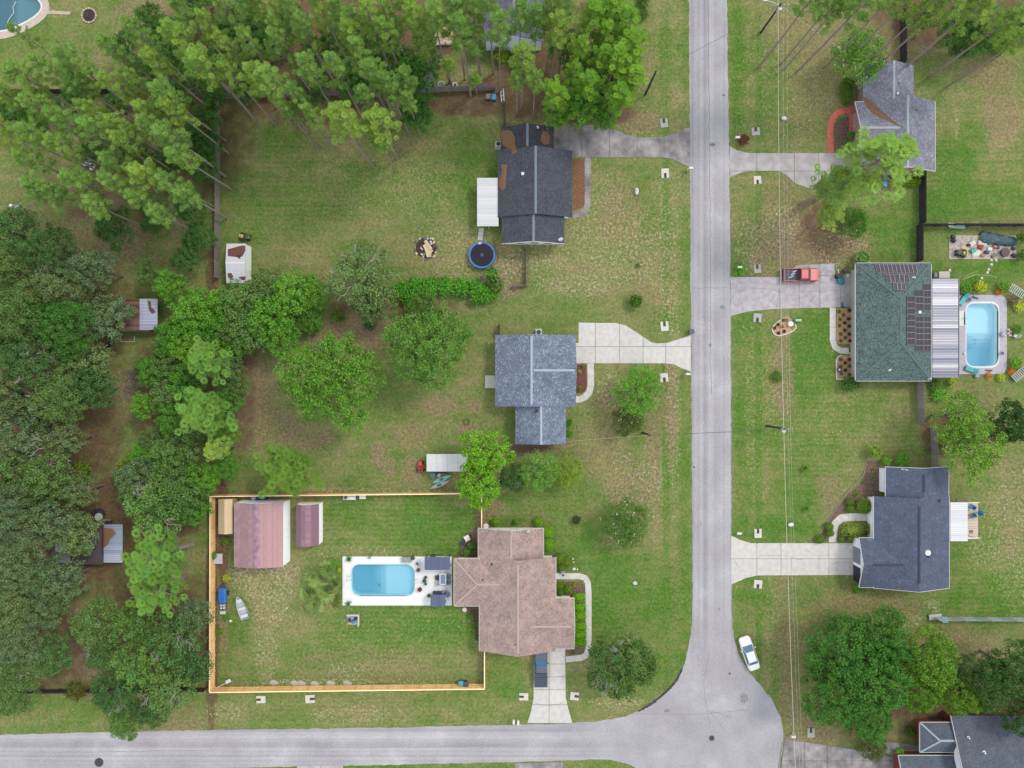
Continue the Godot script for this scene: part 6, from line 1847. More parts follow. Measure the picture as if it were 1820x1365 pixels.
func make_shrubs() -> void:
	var lime := leaf_mat("clipped_lime", 126, 178, 54)
	var moss := leaf_mat("clipped_moss", 112, 142, 60)
	var green := leaf_mat("shrub_green", 100, 150, 60)
	var dull := leaf_mat("shrub_dull", 98, 124, 66)
	var plum := leaf_mat("shrub_plum", 96, 66, 70)
	var yellow := leaf_mat("shrub_yellow", 176, 186, 66)
	# clipped shrubs round the rose roofed house
	var words := ["first", "second", "third", "fourth", "fifth", "sixth"]
	var row := [[1029, 1060, 11], [1030, 1078, 11], [1030, 1093, 11], [1031, 1111, 11], [1031, 1126, 11], [1031, 1139, 11]]
	for i in row.size():
		shrub(row[i][0], row[i][1], 11.5, 1.0, "clipped_box", lime, "bright clipped shrub, %s from the top of the row along the curved path" % words[i], "clipped shrubs along the curved path", "clipped_shrub", 0.74, 0.0)
	for s in [[880, 926, 7, "round lime shrub by the white bird bath above the rose roof"], [918, 926, 5, "small green shrub in the mulch above the rose roof"], [956, 926, 8, "round lime shrub at the mulch corner above the rose roof"], [974, 944, 11, "upper of two big lime shrubs beside the rose roof"], [974, 966, 10.5, "lower of two big lime shrubs beside the rose roof"]]:
		shrub(s[0], s[1], s[2], 1.1, "clipped", lime, s[3], "lime shrubs above the rose roof", "clipped_shrub")
	for s in [[995, 991, 10, "upper moss green cushion shrub by the porch corner"], [1008, 998, 10, "lower moss green cushion shrub by the porch corner"], [998, 1008, 8, "smallest moss green cushion shrub by the porch corner"], [995, 1040, 7.5, "upper moss green shrub in the walled bed by the path"], [996, 1051, 6.5, "lower moss green shrub in the walled bed by the path"], [1010, 1046, 9, "egg shaped moss green shrub in the walled bed by the path"]]:
		shrub(s[0], s[1], s[2], 0.9, "clipped", moss, s[3], "moss green shrubs by the rose roof", "clipped_shrub")
	shrub(1021, 1038, 4.5, 0.7, "spiky", yellow, "yellow spiky plant beside the egg shaped shrub", "")
	shrub(1018, 1158, 4, 0.6, "spiky", green, "small green plant at the foot of the lime row", "")
	shrub(1009, 1161, 3.5, 0.5, "spiky", yellow, "tiny yellow green plant at the bed's lower rim", "")
	for s in [[838, 968, 9, "straggly brown green shrub beside the deck gate"], [828, 980, 10, "sprawling shrub behind the white chair by the deck"], [845, 979, 5, "small yellow green shrub against the rose roof wall"], [840, 1092, 9, "leggy shrub below the hip roof wing"], [846, 1110, 9, "leafy shrub along the rose roof west wall"], [849, 1130, 7, "lower leafy shrub along the rose roof west wall"]]:
		shrub(s[0], s[1], s[2], 1.2, "loose", dull, s[3], "shrubs along the west walls of the rose roof")
	# yuccas and palms by the pool
	shrub(621, 992, 8, 1.1, "spiky", leaf_mat("yucca", 96, 146, 80), "spiky yucca at the upper deck corner by the pool", "yuccas at the deck corners", "yucca")
	shrub(620, 1071, 8, 1.1, "spiky", leaf_mat("yucca", 96, 146, 80), "spiky yucca at the lower deck corner by the pool", "yuccas at the deck corners", "yucca")
	var pals := [[556, 1022, 24, "upper west fan palm of the clump beside the deck"], [584, 1012, 24, "upper east fan palm of the clump beside the deck"], [552, 1052, 24, "lower west fan palm of the clump beside the deck"], [580, 1048, 26, "biggest fan palm in the middle of the clump beside the deck"], [560, 1074, 20, "lowest fan palm of the clump beside the deck"], [596, 1034, 18, "fan palm nearest the white deck edge"]]
	for s in pals:
		shrub(s[0], s[1], s[2] * 1.15, 1.9, "palm", leaf_mat("palmetto", 154, 176, 112), s[3], "fan palms beside the pool deck", "fan_palm")
	for s in [[596, 1001, 9, green, "dark leafy plant between palms and deck top"], [604, 1012, 5, yellow, "yellow flowering plant along the deck edge, upper"], [602, 1060, 6, dull, "brownish low plant along the deck edge, lower"], [606, 1042, 4, green, "small green plant by the stones at the deck edge"], [598, 1072, 7, dull, "low plant at the lower end of the palm clump"]]:
		shrub(s[0], s[1], s[2], 0.7, "loose", s[3], s[4], "plants along the deck edge")
	# hedges
	var hx := [[716, 518, 17], [742, 512, 18], [768, 510, 18], [794, 510, 18], [820, 512, 18], [846, 514, 18], [872, 520, 17], [730, 530, 15], [850, 530, 14]]
	for i in hx.size():
		shrub(hx[i][0], hx[i][1], hx[i][2] * 1.15, 1.9, "round", leaf_mat("hedge_green", 92, 150, 58), "glossy hedge bush, %s of the row below the trampoline" % nth(i), "hedge below the trampoline", "hedge")
	shrub(874, 490, 15, 3.2, "loose", green, "taller loose shrub leaning over the trampoline", "")
	shrub(882, 510, 18, 2.8, "loose", dull, "grey green shrub at the east end of the hedge", "")
	shrub(562, 578, 17, 2.2, "round", green, "low round bush beside the brown ground and thicket", "")
	shrub(660, 577, 13, 1.8, "round", leaf_mat("deep_shrub", 80, 118, 72), "single dark bush on the brown ground between two big trees", "")
	shrub(604, 562, 14, 1.8, "round", dull, "bush in the shade under the grey green tree", "")
	# lawn shrubs
	shrub(1127, 537, 14, 2.0, "round", leaf_mat("holly", 88, 122, 50), "lone holly bush in the middle of the pale front lawn", "")
	shrub(1131, 826, 5, 0.6, "spiky", yellow, "tiny yellow green sapling on the lower front lawn", "")
	shrub(1024, 923, 9, 1.2, "round", leaf_mat("dark_plum_green", 76, 92, 56), "dark small bush on the lawn above the rose roof path", "")
	shrub(1133, 472, 5, 0.5, "loose", dull, "tiny brown green sprig on the pale lawn above the holly", "")
	shrub(1312, 479, 12, 1.0, "round", leaf_mat("mailbox_bush", 104, 160, 54), "bright round bush round the mailbox at the grey driveway", "")
	shrub(1319, 251, 12, 1.2, "round", leaf_mat("copper_bush", 112, 74, 62), "copper red bush beside the upper east driveway", "")
	shrub(1379, 669, 12, 0.9, "round", dull, "dull green bush on the bare strip under the wires", "")
	shrub(1428, 832, 10, 1.0, "spiky", green, "upper star shaped palm sapling on the east lawn", "star saplings on the east lawn")
	shrub(1431, 903, 9, 1.0, "spiky", green, "lower star shaped palm sapling on the east lawn", "star saplings on the east lawn")
	shrub(1547, 801, 14, 2.2, "loose", leaf_mat("gold_green", 132, 160, 66), "airy gold green shrub above the bark bed of the navy house", "")
	shrub(1572, 817, 9, 1.3, "round", lime, "small round shrub at the corner above the navy roof", "shrubs above the navy roof")
	shrub(1600, 819, 16, 1.4, "round", green, "wide dark shrub above the navy roof", "shrubs above the navy roof")
	shrub(1768, 92, 15, 2.4, "round", leaf_mat("lime_yellow", 176, 206, 64), "lone yellow green bush on the upper east lawn", "")
	shrub(1500, 166, 10, 1.4, "clipped_box", leaf_mat("dark_hedge", 88, 118, 50), "dark clipped hedge along the silver roof's west wall", "", "hedge", 2.4, 0.0)
	shrub(1606, 325, 25, 1.3, "clipped_box", leaf_mat("box_hedge", 104, 132, 46), "long clipped hedge below the silver grey roof", "", "hedge", 0.36, 0.0)
	shrub(1526, 460, 16, 2.2, "loose", leaf_mat("white_bloom", 120, 160, 84), "white flowered bush at the upper corner of the green roof", "").add_child(petals(Color.WHITE, 240, 238, 228, 15, 1.3))
	shrub(1506, 682, 16, 2.0, "round", leaf_mat("rose_bush", 80, 116, 58), "dark bush with pink flowers at the lower corner of the green roof", "").add_child(petals(Color.WHITE, 236, 120, 168, 9, 1.0))
	# beds by the green roofed house
	var spots := [[1490, 554], [1508, 552], [1498, 560], [1492, 568], [1507, 567], [1500, 574], [1491, 579], [1508, 580], [1500, 587], [1493, 594], [1508, 594], [1501, 600], [1493, 606], [1509, 606], [1493, 639], [1508, 639], [1501, 645], [1493, 651], [1508, 651], [1501, 658], [1494, 664], [1508, 666]]
	for i in spots.size():
		var red := i in [1, 4, 5, 7, 8, 10, 13, 15, 16, 19]
		shrub(spots[i][0], spots[i][1], 3.7, 0.45, "round", plum if red else leaf_mat("bed_green", 104, 122, 58), "%s cushion plant, %s down the gravel bed by the green roof" % ["plum" if red else "green", nth(i)], "cushion plants in the gravel bed by the green roof", "bed_plant")
	var isle := [[1397, 569, green], [1391, 569, dull], [1382, 577, plum], [1376, 583, plum], [1383, 592, plum], [1393, 589, plum], [1409, 581, yellow], [1389, 581, dull], [1408, 572, green]]
	for i in isle.size():
		shrub(isle[i][0], isle[i][1], 3.5, 0.4, "round", isle[i][2], "little plant in the edged island bed, %s of nine" % nth(i), "plants in the island bed", "bed_plant")
	# beds by the navy house
	for s in [[1532, 898, 14, 1.3, "large clipped round shrub at the white porch", moss], [1508, 891, 7, 0.9, "upper small shrub in the bark bed by the porch", moss], [1509, 904, 7.5, 0.9, "lower small shrub in the bark bed by the porch", moss], [1471, 935, 8, 0.9, "shrub by the path bend to the navy house, upper", moss], [1473, 946, 7, 0.9, "shrub by the path bend to the navy house, lower", moss], [1455, 957, 8, 0.9, "shrub at the driveway edge by the path to the navy house", moss],
			[1493, 957, 6, 0.8, "small shrub at the driveway by the long hedge", moss], [1508, 957, 6, 0.8, "small shrub by the garage corner of the navy house", moss]]:
		shrub(s[0], s[1], s[2], s[3], "clipped", s[5], s[4], "clipped shrubs by the navy house", "clipped_shrub")
	shrub(1517, 940, 27, 1.0, "clipped_box", leaf_mat("ripe_hedge", 130, 146, 72), "long mottled clipped hedge before the white porch", "", "hedge", 0.46, 0.0)
	var tufts := [[1550, 834, 4, "uppermost"], [1551, 850, 5, "second"], [1533, 857, 4, "westernmost tiny"], [1521, 878, 7, "largest"], [1551, 862, 4, "faint third"]]
	for s in tufts:
		shrub(s[0], s[1], s[2], 0.6, "spiky", green, s[3] + " tuft in the bark bed beside the white north wall of the navy house", "tufts in the bark bed", "bed_plant")
	shrub(1523, 1045, 10, 0.8, "round", green, "low bush at the lower corner of the navy garage", "")
	# garden round the pale pool
	for s in [[1712, 514, 12, 1.2, green, "leafy plant by the patio roof at the top of the pale pool"], [1738, 511, 13, 1.2, yellow, "yellow green plant above the pale pool deck"], [1778, 510, 12, 1.4, leaf_mat("canna", 116, 160, 56), "broad leaved plant at the pool deck's far corner"], [1772, 520, 7, 0.7, leaf_mat("orange_bloom", 206, 128, 50), "orange flowering clump by the pool deck corner"], [1796, 536, 10, 1.0, leaf_mat("mauve_bloom", 130, 110, 106), "mauve grey flowering clump beside the pool deck"],
			[1806, 545, 12, 0.9, yellow, "yellow green low clump east of the pool deck"], [1803, 586, 10, 1.2, green, "green clump beside the white chair east of the pool"], [1800, 645, 13, 1.3, leaf_mat("canna", 116, 160, 56), "tall leafy clump at the lower pool deck corner"], [1776, 671, 9, 0.7, yellow, "yellow flowers below the pool deck"], [1755, 668, 7, 0.5, leaf_mat("orange_bloom", 206, 128, 50), "orange flowers under the lower deck edge"], [1688, 678, 9, 1.0, yellow, "yellow green shrub below the patio roof"],
			[1665, 700, 16, 0.8, green, "leafy patch beside the plank fence"], [1660, 685, 12, 0.8, dull, "dull low shrub under the corner of the green roof"], [1795, 660, 8, 0.6, leaf_mat("orange_bloom", 206, 128, 50), "orange bloom next to the lower trellis"], [1806, 425, 12, 2.2, dull, "dull shrub at the east end of the cluttered slab"], [1812, 455, 12, 2.0, dull, "lower dull shrub at the east end of the cluttered slab"]]:
		shrub(s[0], s[1], s[2], s[3], "loose", s[4], s[5], "garden plants round the pale pool")
	# wood edge bushes
	for s in [[152, 838, 24, 2.6, leaf_mat("soft_bush", 104, 124, 58), "soft olive bush at the clearing's lower edge"], [232, 842, 26, 2.6, leaf_mat("soft_bush", 104, 124, 58), "wide olive bush beside the fallen sticks"], [145, 1222, 20, 2.2, leaf_mat("brown_bush", 96, 96, 56), "brown green bush behind the low dark fence"], [405, 1026, 8, 1.0, yellow, "yellow green weed by the blue boat cover"], [404, 1095, 6, 0.8, green, "weed tuft below the trailer"], [392, 1122, 7, 0.8, green, "weed beside the white stone by the fence"], [382, 985, 9, 1.5, green, "weeds between the grey table and the barn"],
			[404, 960, 7, 1.4, green, "weeds in the gap between barn and fence"], [268, 372, 14, 2.0, leaf_mat("deep_shrub", 80, 118, 72), "dark round bush in the clearing below the pines"], [1510, 243, 8, 1.0, green, "bright shrub inside the red path loop"], [1502, 262, 9, 1.0, green, "olive shrub at the foot of the red path loop"], [1640, 1255, 8, 1.2, lime, "lime shrub by the brick porch"], [1595, 1335, 10, 1.0, lime, "small lime bush at the end of the stained driveway"], [1614, 1298, 10, 1.2, leaf_mat("dark_hedge", 88, 118, 50), "dark clipped bush by the brick wall"],
			[1140, 8, 14, 1.6, dull, "hedge bush at the upper verge beside the bright pines"], [1140, 30, 12, 1.4, dull, "grey green bush on the upper verge under the pines"], [890, 105, 16, 2.0, leaf_mat("gold_hedge", 120, 142, 46), "golden hedge under the pale end wall"], [920, 112, 16, 2.0, leaf_mat("gold_hedge", 120, 142, 46), "second golden hedge under the pale end wall"], [848, 95, 16, 2.6, leaf_mat("gold_hedge", 120, 142, 46), "tall golden bush beside the ash grey roof"], [1012, 770, 7, 0.8, green, "slim hedge strip beside the slate blue wing"], [1013, 750, 7, 1.0, green, "green hedge strip by the slate blue wing, upper"],
			[1030, 661, 4, 0.6, yellow, "small lime plant in the red mulch bed"], [1036, 650, 4, 0.5, green, "green plant at the top of the red mulch bed"], [1030, 690, 5, 0.6, green, "green plant at the foot of the red mulch bed"]]:
		shrub(s[0], s[1], s[2], s[3], "round", s[4], s[5], "")

func petals(_c: Color, r: float, g: float, b: float, n: int, spread: float) -> MeshInstance3D:
	var mb := MB.new()
	var rr := RandomNumberGenerator.new(); rr.seed = n * 3 + int(b)
	for i in n * 3:
		var d := rand_dir(rr); d.y = absf(d.y) * 0.8
		var p := d * spread * Vector3(1, 1.3, 1) * rr.randf_range(0.75, 1.0) + Vector3(0, 0.5, 0)
		for j in 3:
			mb.leaf(p + rand_dir(rr) * 0.05, rand_dir(rr) * 0.2, rand_dir(rr) * 0.08)
	var o := MeshInstance3D.new()
	o.name = "blossoms"
	o.mesh = mb.mesh()
	o.material_override = plain(r, g, b)
	return o

# ---------------------------------------------------------------- vehicles (nose towards -z)
func wheel(t: Node3D, x: float, z: float, r: float, w: float) -> void:
	var m := MB.new(); m.tube([Vector3(x - w * 0.5, r, z), Vector3(x + w * 0.5, r, z)], r, r, 16)
	var o := put("wheel", m.mesh(), plain(40, 40, 44, 0.9), t)
	m = MB.new(); m.tube([Vector3(x - w * 0.52, r, z), Vector3(x + w * 0.52, r, z)], r * 0.6, r * 0.6, 12)
	put("rim", m.mesh(), plain(176, 178, 184, 0.4, 0.6), o)

func cabin(t: Node3D, zs: Array, wb: float, wt: float, yb: float, yt: float, paint: Material, gl: Material) -> void:
	var q := func(f: float, top: bool, sx: float) -> Vector3:
		return Vector3(sx * (wt if top else wb), yt if top else yb, f)
	# zs: windshield foot, windshield head, rear head, rear foot
	var a: Vector3 = q.call(zs[0], false, -1.0); var b: Vector3 = q.call(zs[0], false, 1.0)
	var c: Vector3 = q.call(zs[1], true, 1.0); var d: Vector3 = q.call(zs[1], true, -1.0)
	var e: Vector3 = q.call(zs[2], true, -1.0); var f: Vector3 = q.call(zs[2], true, 1.0)
	var g: Vector3 = q.call(zs[3], false, 1.0); var h: Vector3 = q.call(zs[3], false, -1.0)
	var m := MB.new()
	m.quad(b, a, d, c); m.quad(a, h, e, d); m.quad(g, b, c, f); m.quad(h, g, f, e)
	put("pillars", m.mesh(), paint, t)
	m = MB.new()
	var rise := Vector3(0, 0.05, 0)
	var ins := 0.1
	var rt := [d.lerp(f, ins) + rise, c.lerp(e, ins) + rise, f.lerp(d, ins) + rise, e.lerp(c, ins) + rise]
	m.quad(rt[3], rt[2], rt[1], rt[0])
	m.quad(d, rt[0], rt[1], c); m.quad(c, rt[1], rt[2], f); m.quad(f, rt[2], rt[3], e); m.quad(e, rt[3], rt[0], d)
	put("roof_panel", m.mesh(), paint, t)
	var pane := func(called: String, p: Array, k: float) -> void:
		var mid: Vector3 = (p[0] + p[1] + p[2] + p[3]) * 0.25
		var n: Vector3 = (p[1] - p[0]).cross(p[2] - p[0]).normalized()
		if n.dot(mid - Vector3(0, yb, (zs[0] + zs[3]) * 0.5)) < 0.0: n = -n
		var w := MB.new()
		var z := []
		for v in p: z.append(v.lerp(mid, k) + n * 0.014)
		w.quad(z[0], z[1], z[2], z[3])
		put(called, w.mesh(), gl, t)
	pane.call("windshield", [a, b, c, d], 0.06)
	pane.call("rear_window", [h, g, f, e], 0.1)
	pane.call("side_window", [a, h, e, d], 0.12)
	pane.call("side_window", [b, g, f, c], 0.12)

func lamps(t: Node3D, w: float, y: float, z0: float, z1: float) -> void:
	for x in [-w, w]:
		var m := MB.new(); m.box(Vector3(x, y, z0), Vector3(0.32, 0.16, 0.08), Basis.IDENTITY, 0.02)
		put("headlight", m.mesh(), plain(226, 230, 234, 0.15), t)
		m = MB.new(); m.box(Vector3(x * 1.06, y + 0.05, z1), Vector3(0.2, 0.22, 0.08), Basis.IDENTITY, 0.02)
		put("tail_light", m.mesh(), plain(180, 40, 40, 0.3), t)

func mirrors(t: Node3D, w: float, y: float, z: float, m: Material) -> void:
	for x in [-1.0, 1.0]:
		var b := MB.new(); b.box(Vector3(x * (w + 0.12), y, z), Vector3(0.24, 0.16, 0.12), Basis.IDENTITY, 0.03)
		put("mirror", b.mesh(), m, t)

func pickup(label: String, px: float, py: float, heading: float, paint: Material, bed: Material, gl: Material, covered: bool) -> void:
	var t := thing("pickup_truck", label, "pickup truck", P(px, py, 0.05), -deg_to_rad(heading), "")
	var m := MB.new()
	m.hull([[-2.62, 0.66, 0.48, 0.8], [-2.5, 0.86, 0.36, 0.98], [-2.2, 0.94, 0.34, 1.04], [-1.2, 0.96, 0.34, 1.1], [0.55, 0.96, 0.34, 1.12]])
	put("body", m.mesh(), paint, t)
	m = MB.new()
	m.box(Vector3(0, 0.62, 1.62), Vector3(1.84, 0.5, 2.1))
	put("bed_floor", m.mesh(), bed, t)
	for s in [[Vector3(-0.9, 0.86, 1.62), Vector3(0.12, 0.5, 2.12)], [Vector3(0.9, 0.86, 1.62), Vector3(0.12, 0.5, 2.12)]]:
		m = MB.new(); m.box(s[0], s[1], Basis.IDENTITY, 0.03)
		put("bed_side", m.mesh(), paint, t)
	m = MB.new(); m.box(Vector3(0, 0.86, 2.62), Vector3(1.78, 0.5, 0.1), Basis.IDENTITY, 0.02)
	put("tailgate", m.mesh(), paint, t)
	m = MB.new(); m.box(Vector3(0, 0.5, 2.78), Vector3(1.8, 0.2, 0.2), Basis.IDENTITY, 0.03)
	put("rear_bumper", m.mesh(), plain(196, 196, 204, 0.3, 0.6), t)
	m = MB.new(); m.box(Vector3(0, 0.5, -2.66), Vector3(1.6, 0.22, 0.16), Basis.IDENTITY, 0.03)
	put("front_bumper", m.mesh(), plain(90, 90, 98, 0.4, 0.3), t)
	if covered:
		m = MB.new(); m.box(Vector3(0, 1.12, 1.62), Vector3(1.74, 0.06, 1.98), Basis.IDENTITY, 0.02)
		put("bed_cover", m.mesh(), bed, t)
		m = MB.new(); m.box(Vector3(0, 1.16, 1.2), Vector3(1.7, 0.02, 0.04))
		put("cover_seam", m.mesh(), plain(30, 34, 50), t)
	else:
		for k in 3:
			m = MB.new(); m.box(Vector3(-0.5 + k * 0.4, 0.9, 1.0 + 0.25 * k), Vector3(0.1, 0.05, 0.7), Basis(Vector3.UP, 0.4))
			put("bed_bar", m.mesh(), plain(190, 194, 204, 0.4, 0.5), t)
	cabin(t, [-1.28, -0.72, 0.34, 0.56], 0.88, 0.72, 1.08, 1.72, paint, gl)
	lamps(t, 0.66, 0.82, -2.56, 2.66)
	mirrors(t, 0.95, 1.2, -0.95, paint)
	for x in [-0.84, 0.84]:
		wheel(t, x, -1.7, 0.37, 0.26); wheel(t, x, 1.65, 0.37, 0.26)

func make_vehicles() -> void:
	var red := mat("red_paint", D(198, 44, 64), 0.28); red.clearcoat_enabled = true
	var navy := mat("navy_paint", D(52, 60, 92), 0.22); navy.clearcoat_enabled = true
	var wht := mat("white_paint", D(246, 246, 248), 0.25); wht.clearcoat_enabled = true
	pickup("red pickup truck with a dark open bed on the grey driveway", 1420, 490, 90, red, plain(70, 76, 94, 0.7), plain(62, 84, 82, 0.1, 0.2), false)
	pickup("dark blue pickup truck with covered bed backed out of the lower driveway", 961, 1184, 0, navy, plain(56, 62, 88, 0.5), plain(84, 146, 190, 0.08, 0.2), true)
	var t := thing("sedan_car", "white sedan parked half on the verge at the bend", "car", P(1329, 1158), deg_to_rad(19), "")
	var m := MB.new()
	m.hull([[-2.55, 0.56, 0.4, 0.62], [-2.42, 0.78, 0.3, 0.74], [-2.0, 0.89, 0.26, 0.84], [-1.0, 0.93, 0.24, 0.92], [0.6, 0.94, 0.24, 0.96], [1.7, 0.92, 0.26, 0.98], [2.3, 0.84, 0.3, 0.96], [2.5, 0.72, 0.4, 0.86]], 0.84)
	put("body", m.mesh(), wht, t)
	cabin(t, [-1.3, -0.45, 1.05, 1.72], 0.82, 0.62, 0.9, 1.42, wht, plain(96, 132, 164, 0.06, 0.25))
	lamps(t, 0.6, 0.6, -2.46, 2.46)
	mirrors(t, 0.92, 1.0, -0.75, wht)
	for x in [-0.82, 0.82]:
		wheel(t, x, -1.55, 0.33, 0.22); wheel(t, x, 1.5, 0.33, 0.22)
	# jon boat
	t = thing("jon_boat", "small white aluminium boat resting on the grass by the fence", "boat", P(431, 1079), deg_to_rad(19))
	var st := [[-1.78, 0.05, 0.3, 0.52], [-1.5, 0.26, 0.16, 0.5], [-1.0, 0.46, 0.08, 0.46], [-0.3, 0.58, 0.05, 0.44], [0.6, 0.62, 0.05, 0.43], [1.7, 0.56, 0.06, 0.44]]
	var alu := plain(216, 222, 230, 0.4, 0.3)
	m = MB.new()
	for i in st.size() - 1:   # open hull: floor and flared sides
		var a: Array = st[i]; var b: Array = st[i + 1]
		for s in [-1.0, 1.0]:
			m.quad(Vector3(s * a[1] * 0.72, a[2], a[0]), Vector3(s * b[1] * 0.72, b[2], b[0]), Vector3(s * b[1], b[3], b[0]), Vector3(s * a[1], a[3], a[0]))
			m.quad(Vector3(s * a[1], a[3], a[0]), Vector3(s * b[1], b[3], b[0]), Vector3(s * (b[1] + 0.06), b[3] + 0.01, b[0]), Vector3(s * (a[1] + 0.06), a[3] + 0.01, a[0]))
		m.quad(Vector3(-a[1] * 0.72, a[2], a[0]), Vector3(a[1] * 0.72, a[2], a[0]), Vector3(b[1] * 0.72, b[2], b[0]), Vector3(-b[1] * 0.72, b[2], b[0]))
	put("hull", m.mesh(), alu, t)
	m = MB.new(); m.box(Vector3(0, 0.26, 1.7), Vector3(1.08, 0.38, 0.06)); put("transom", m.mesh(), alu, t)
	for s in [[-1.05, 0.74, 0.5], [0.15, 1.06, 0.4], [1.25, 1.04, 0.46]]:
		m = MB.new(); m.box(Vector3(0, 0.36, s[0]), Vector3(s[1], 0.05, s[2]), Basis.IDENTITY, 0.01)
		put("bench", m.mesh(), plain(232, 234, 238, 0.5), t)
	m = MB.new(); m.tube([Vector3(0.75, 0.5, -0.1), Vector3(0.86, 0.48, 1.4)], 0.025, 0.025, 6)
	put("oar", m.mesh(), plain(210, 206, 198), t)
	# boat under a blue cover on its trailer
	t = thing("boat_trailer", "boat under a bright blue cover on a trailer by the fence", "boat trailer", P(399, 1056), 0.0)
	m = MB.new()
	for s in [-0.42, 0.42]: m.box(Vector3(s, 0.42, 0.4), Vector3(0.08, 0.08, 2.9))
	m.box(Vector3(0, 0.42, 2.2), Vector3(0.08, 0.08, 1.0)); m.box(Vector3(0, 0.42, -0.2), Vector3(1.4, 0.08, 0.08))
	put("frame", m.mesh(), plain(60, 58, 62, 0.6), t)
	m = MB.new(); m.hull([[-1.15, 0.5, 0.45, 0.95], [-0.9, 0.58, 0.45, 1.12], [0.2, 0.58, 0.45, 1.16], [0.9, 0.56, 0.45, 1.08], [1.2, 0.46, 0.5, 0.92]], 0.7)
	put("blue_cover", m.mesh(), plain(40, 122, 206, 0.55), t)
	m = MB.new(); m.hull([[-1.75, 0.2, 0.5, 0.8], [-1.1, 0.34, 0.5, 0.9]])
	put("motor", m.mesh(), plain(84, 62, 54, 0.6), t)
	for x in [-0.72, 0.72]: wheel(t, x, -0.3, 0.3, 0.2)
	for z in [1.45, 1.85]:
		for x in [-0.2, 0.22]:
			m = MB.new(); m.cyl(Vector3(x, 0.45, z), 0.16, 0.32, 12)
			put("tank", m.mesh(), plain(226, 224, 230, 0.5), t)
	m = MB.new(); m.box(Vector3(0.02, 0.66, 2.5), Vector3(0.8, 0.4, 0.46), Basis.IDENTITY, 0.05); put("cooler", m.mesh(), plain(206, 230, 228, 0.5), t)
	# kayaks
	for k in [[786, 851, plain(122, 196, 178, 0.4), "teal kayak lying under the maple beside the white canopy"], [782, 861, plain(176, 180, 184, 0.4), "grey white kayak lying next to the teal one"]]:
		t = thing("kayak", k[3], "kayak", P(k[0], k[1]), deg_to_rad(-68), "kayaks by the canopy")
		m = MB.new(); m.hull([[-1.55, 0.03, 0.22, 0.32], [-1.2, 0.18, 0.08, 0.34], [-0.5, 0.34, 0.03, 0.36], [0.4, 0.36, 0.03, 0.36], [1.1, 0.2, 0.08, 0.34], [1.55, 0.03, 0.22, 0.32]], 0.7)
		put("hull", m.mesh(), k[2], t)
		m = MB.new(); m.ball(Vector3(0, 0.355, 0.1), Vector3(0.2, 0.02, 0.42)); put("cockpit", m.mesh(), plain(96, 104, 110), t)
		m = MB.new(); m.tube([Vector3(0, 0.37, -1.3), Vector3(0, 0.38, -0.4)], 0.02, 0.02, 5); put("strap", m.mesh(), plain(214, 206, 198), t)
	# riding mowers
	mower("riding mower with yellow seat and green hood behind the white shed", 437, 422, 100, plain(56, 84, 48, 0.5), plain(226, 196, 96, 0.5))
	mower("orange zero turn mower beside the white canopy", 748, 829, 0, plain(206, 72, 48, 0.5), plain(176, 40, 44, 0.5))
	mower("green riding mower with yellow seat on the cluttered slab", 1705, 451, -85, plain(44, 66, 46, 0.5), plain(206, 206, 70, 0.5))

func mower(label: String, px: float, py: float, heading: float, hood: Material, seat: Material) -> void:
	var t := thing("riding_mower", label, "mower", P(px, py, 0.06), -deg_to_rad(heading), "riding mowers")
	var m := MB.new(); m.hull([[-0.85, 0.24, 0.35, 0.7], [-0.6, 0.3, 0.35, 0.82], [-0.1, 0.3, 0.35, 0.85]]); put("hood", m.mesh(), hood, t)
	m = MB.new(); m.box(Vector3(0, 0.4, 0.35), Vector3(0.8, 0.3, 0.8), Basis.IDENTITY, 0.06); put("chassis", m.mesh(), hood, t)
	m = MB.new(); m.ball(Vector3(0, 0.66, 0.32), Vector3(0.26, 0.1, 0.26)); m.box(Vector3(0, 0.84, 0.56), Vector3(0.46, 0.36, 0.1), Basis.IDENTITY, 0.03); put("seat", m.mesh(), seat, t)
	m = MB.new(); m.hull([[-0.35, 0.5, 0.14, 0.3], [0.05, 0.62, 0.14, 0.32], [0.4, 0.5, 0.14, 0.3]]); put("deck", m.mesh(), hood, t)
	m = MB.new()
	for i in 12:
		var a := TAU * i / 12.0; var b := TAU * (i + 1) / 12.0
		m.tube([Vector3(cos(a) * 0.17, 0.98, -0.08 + sin(a) * 0.17), Vector3(cos(b) * 0.17, 0.98, -0.08 + sin(b) * 0.17)], 0.02, 0.02, 4, false)
	m.tube([Vector3(0, 0.8, -0.2), Vector3(0, 0.98, -0.08)], 0.025, 0.025, 5); put("steering_wheel", m.mesh(), plain(40, 40, 42), t)
	for x in [-0.36, 0.36]: wheel(t, x, -0.62, 0.2, 0.14)
	for x in [-0.46, 0.46]: wheel(t, x, 0.5, 0.27, 0.24)

# ---------------------------------------------------------------- small things
func bin(label: String, px: float, py: float, turn: float, body: Material, lid: Material) -> void:
	kit("wheelie_bin", label, "bin", px, py, turn, [["body", "can", Vector3(0, 0.06, 0), Vector3(0.28, 0.94, 0.38), body], ["lid", "box", Vector3(0, 1.04, 0), Vector3(0.68, 0.1, 0.74), lid], ["handle", "bar", Vector3(-0.26, 1.0, 0.4), Vector3(0.26, 1.0, 0.4), lid, 0.025], ["wheel", "roll", Vector3(0, 0.1, 0.3), Vector3(0.1, 0.5, 0.1), plain(40, 40, 44)]], 0.0, "wheelie bins")

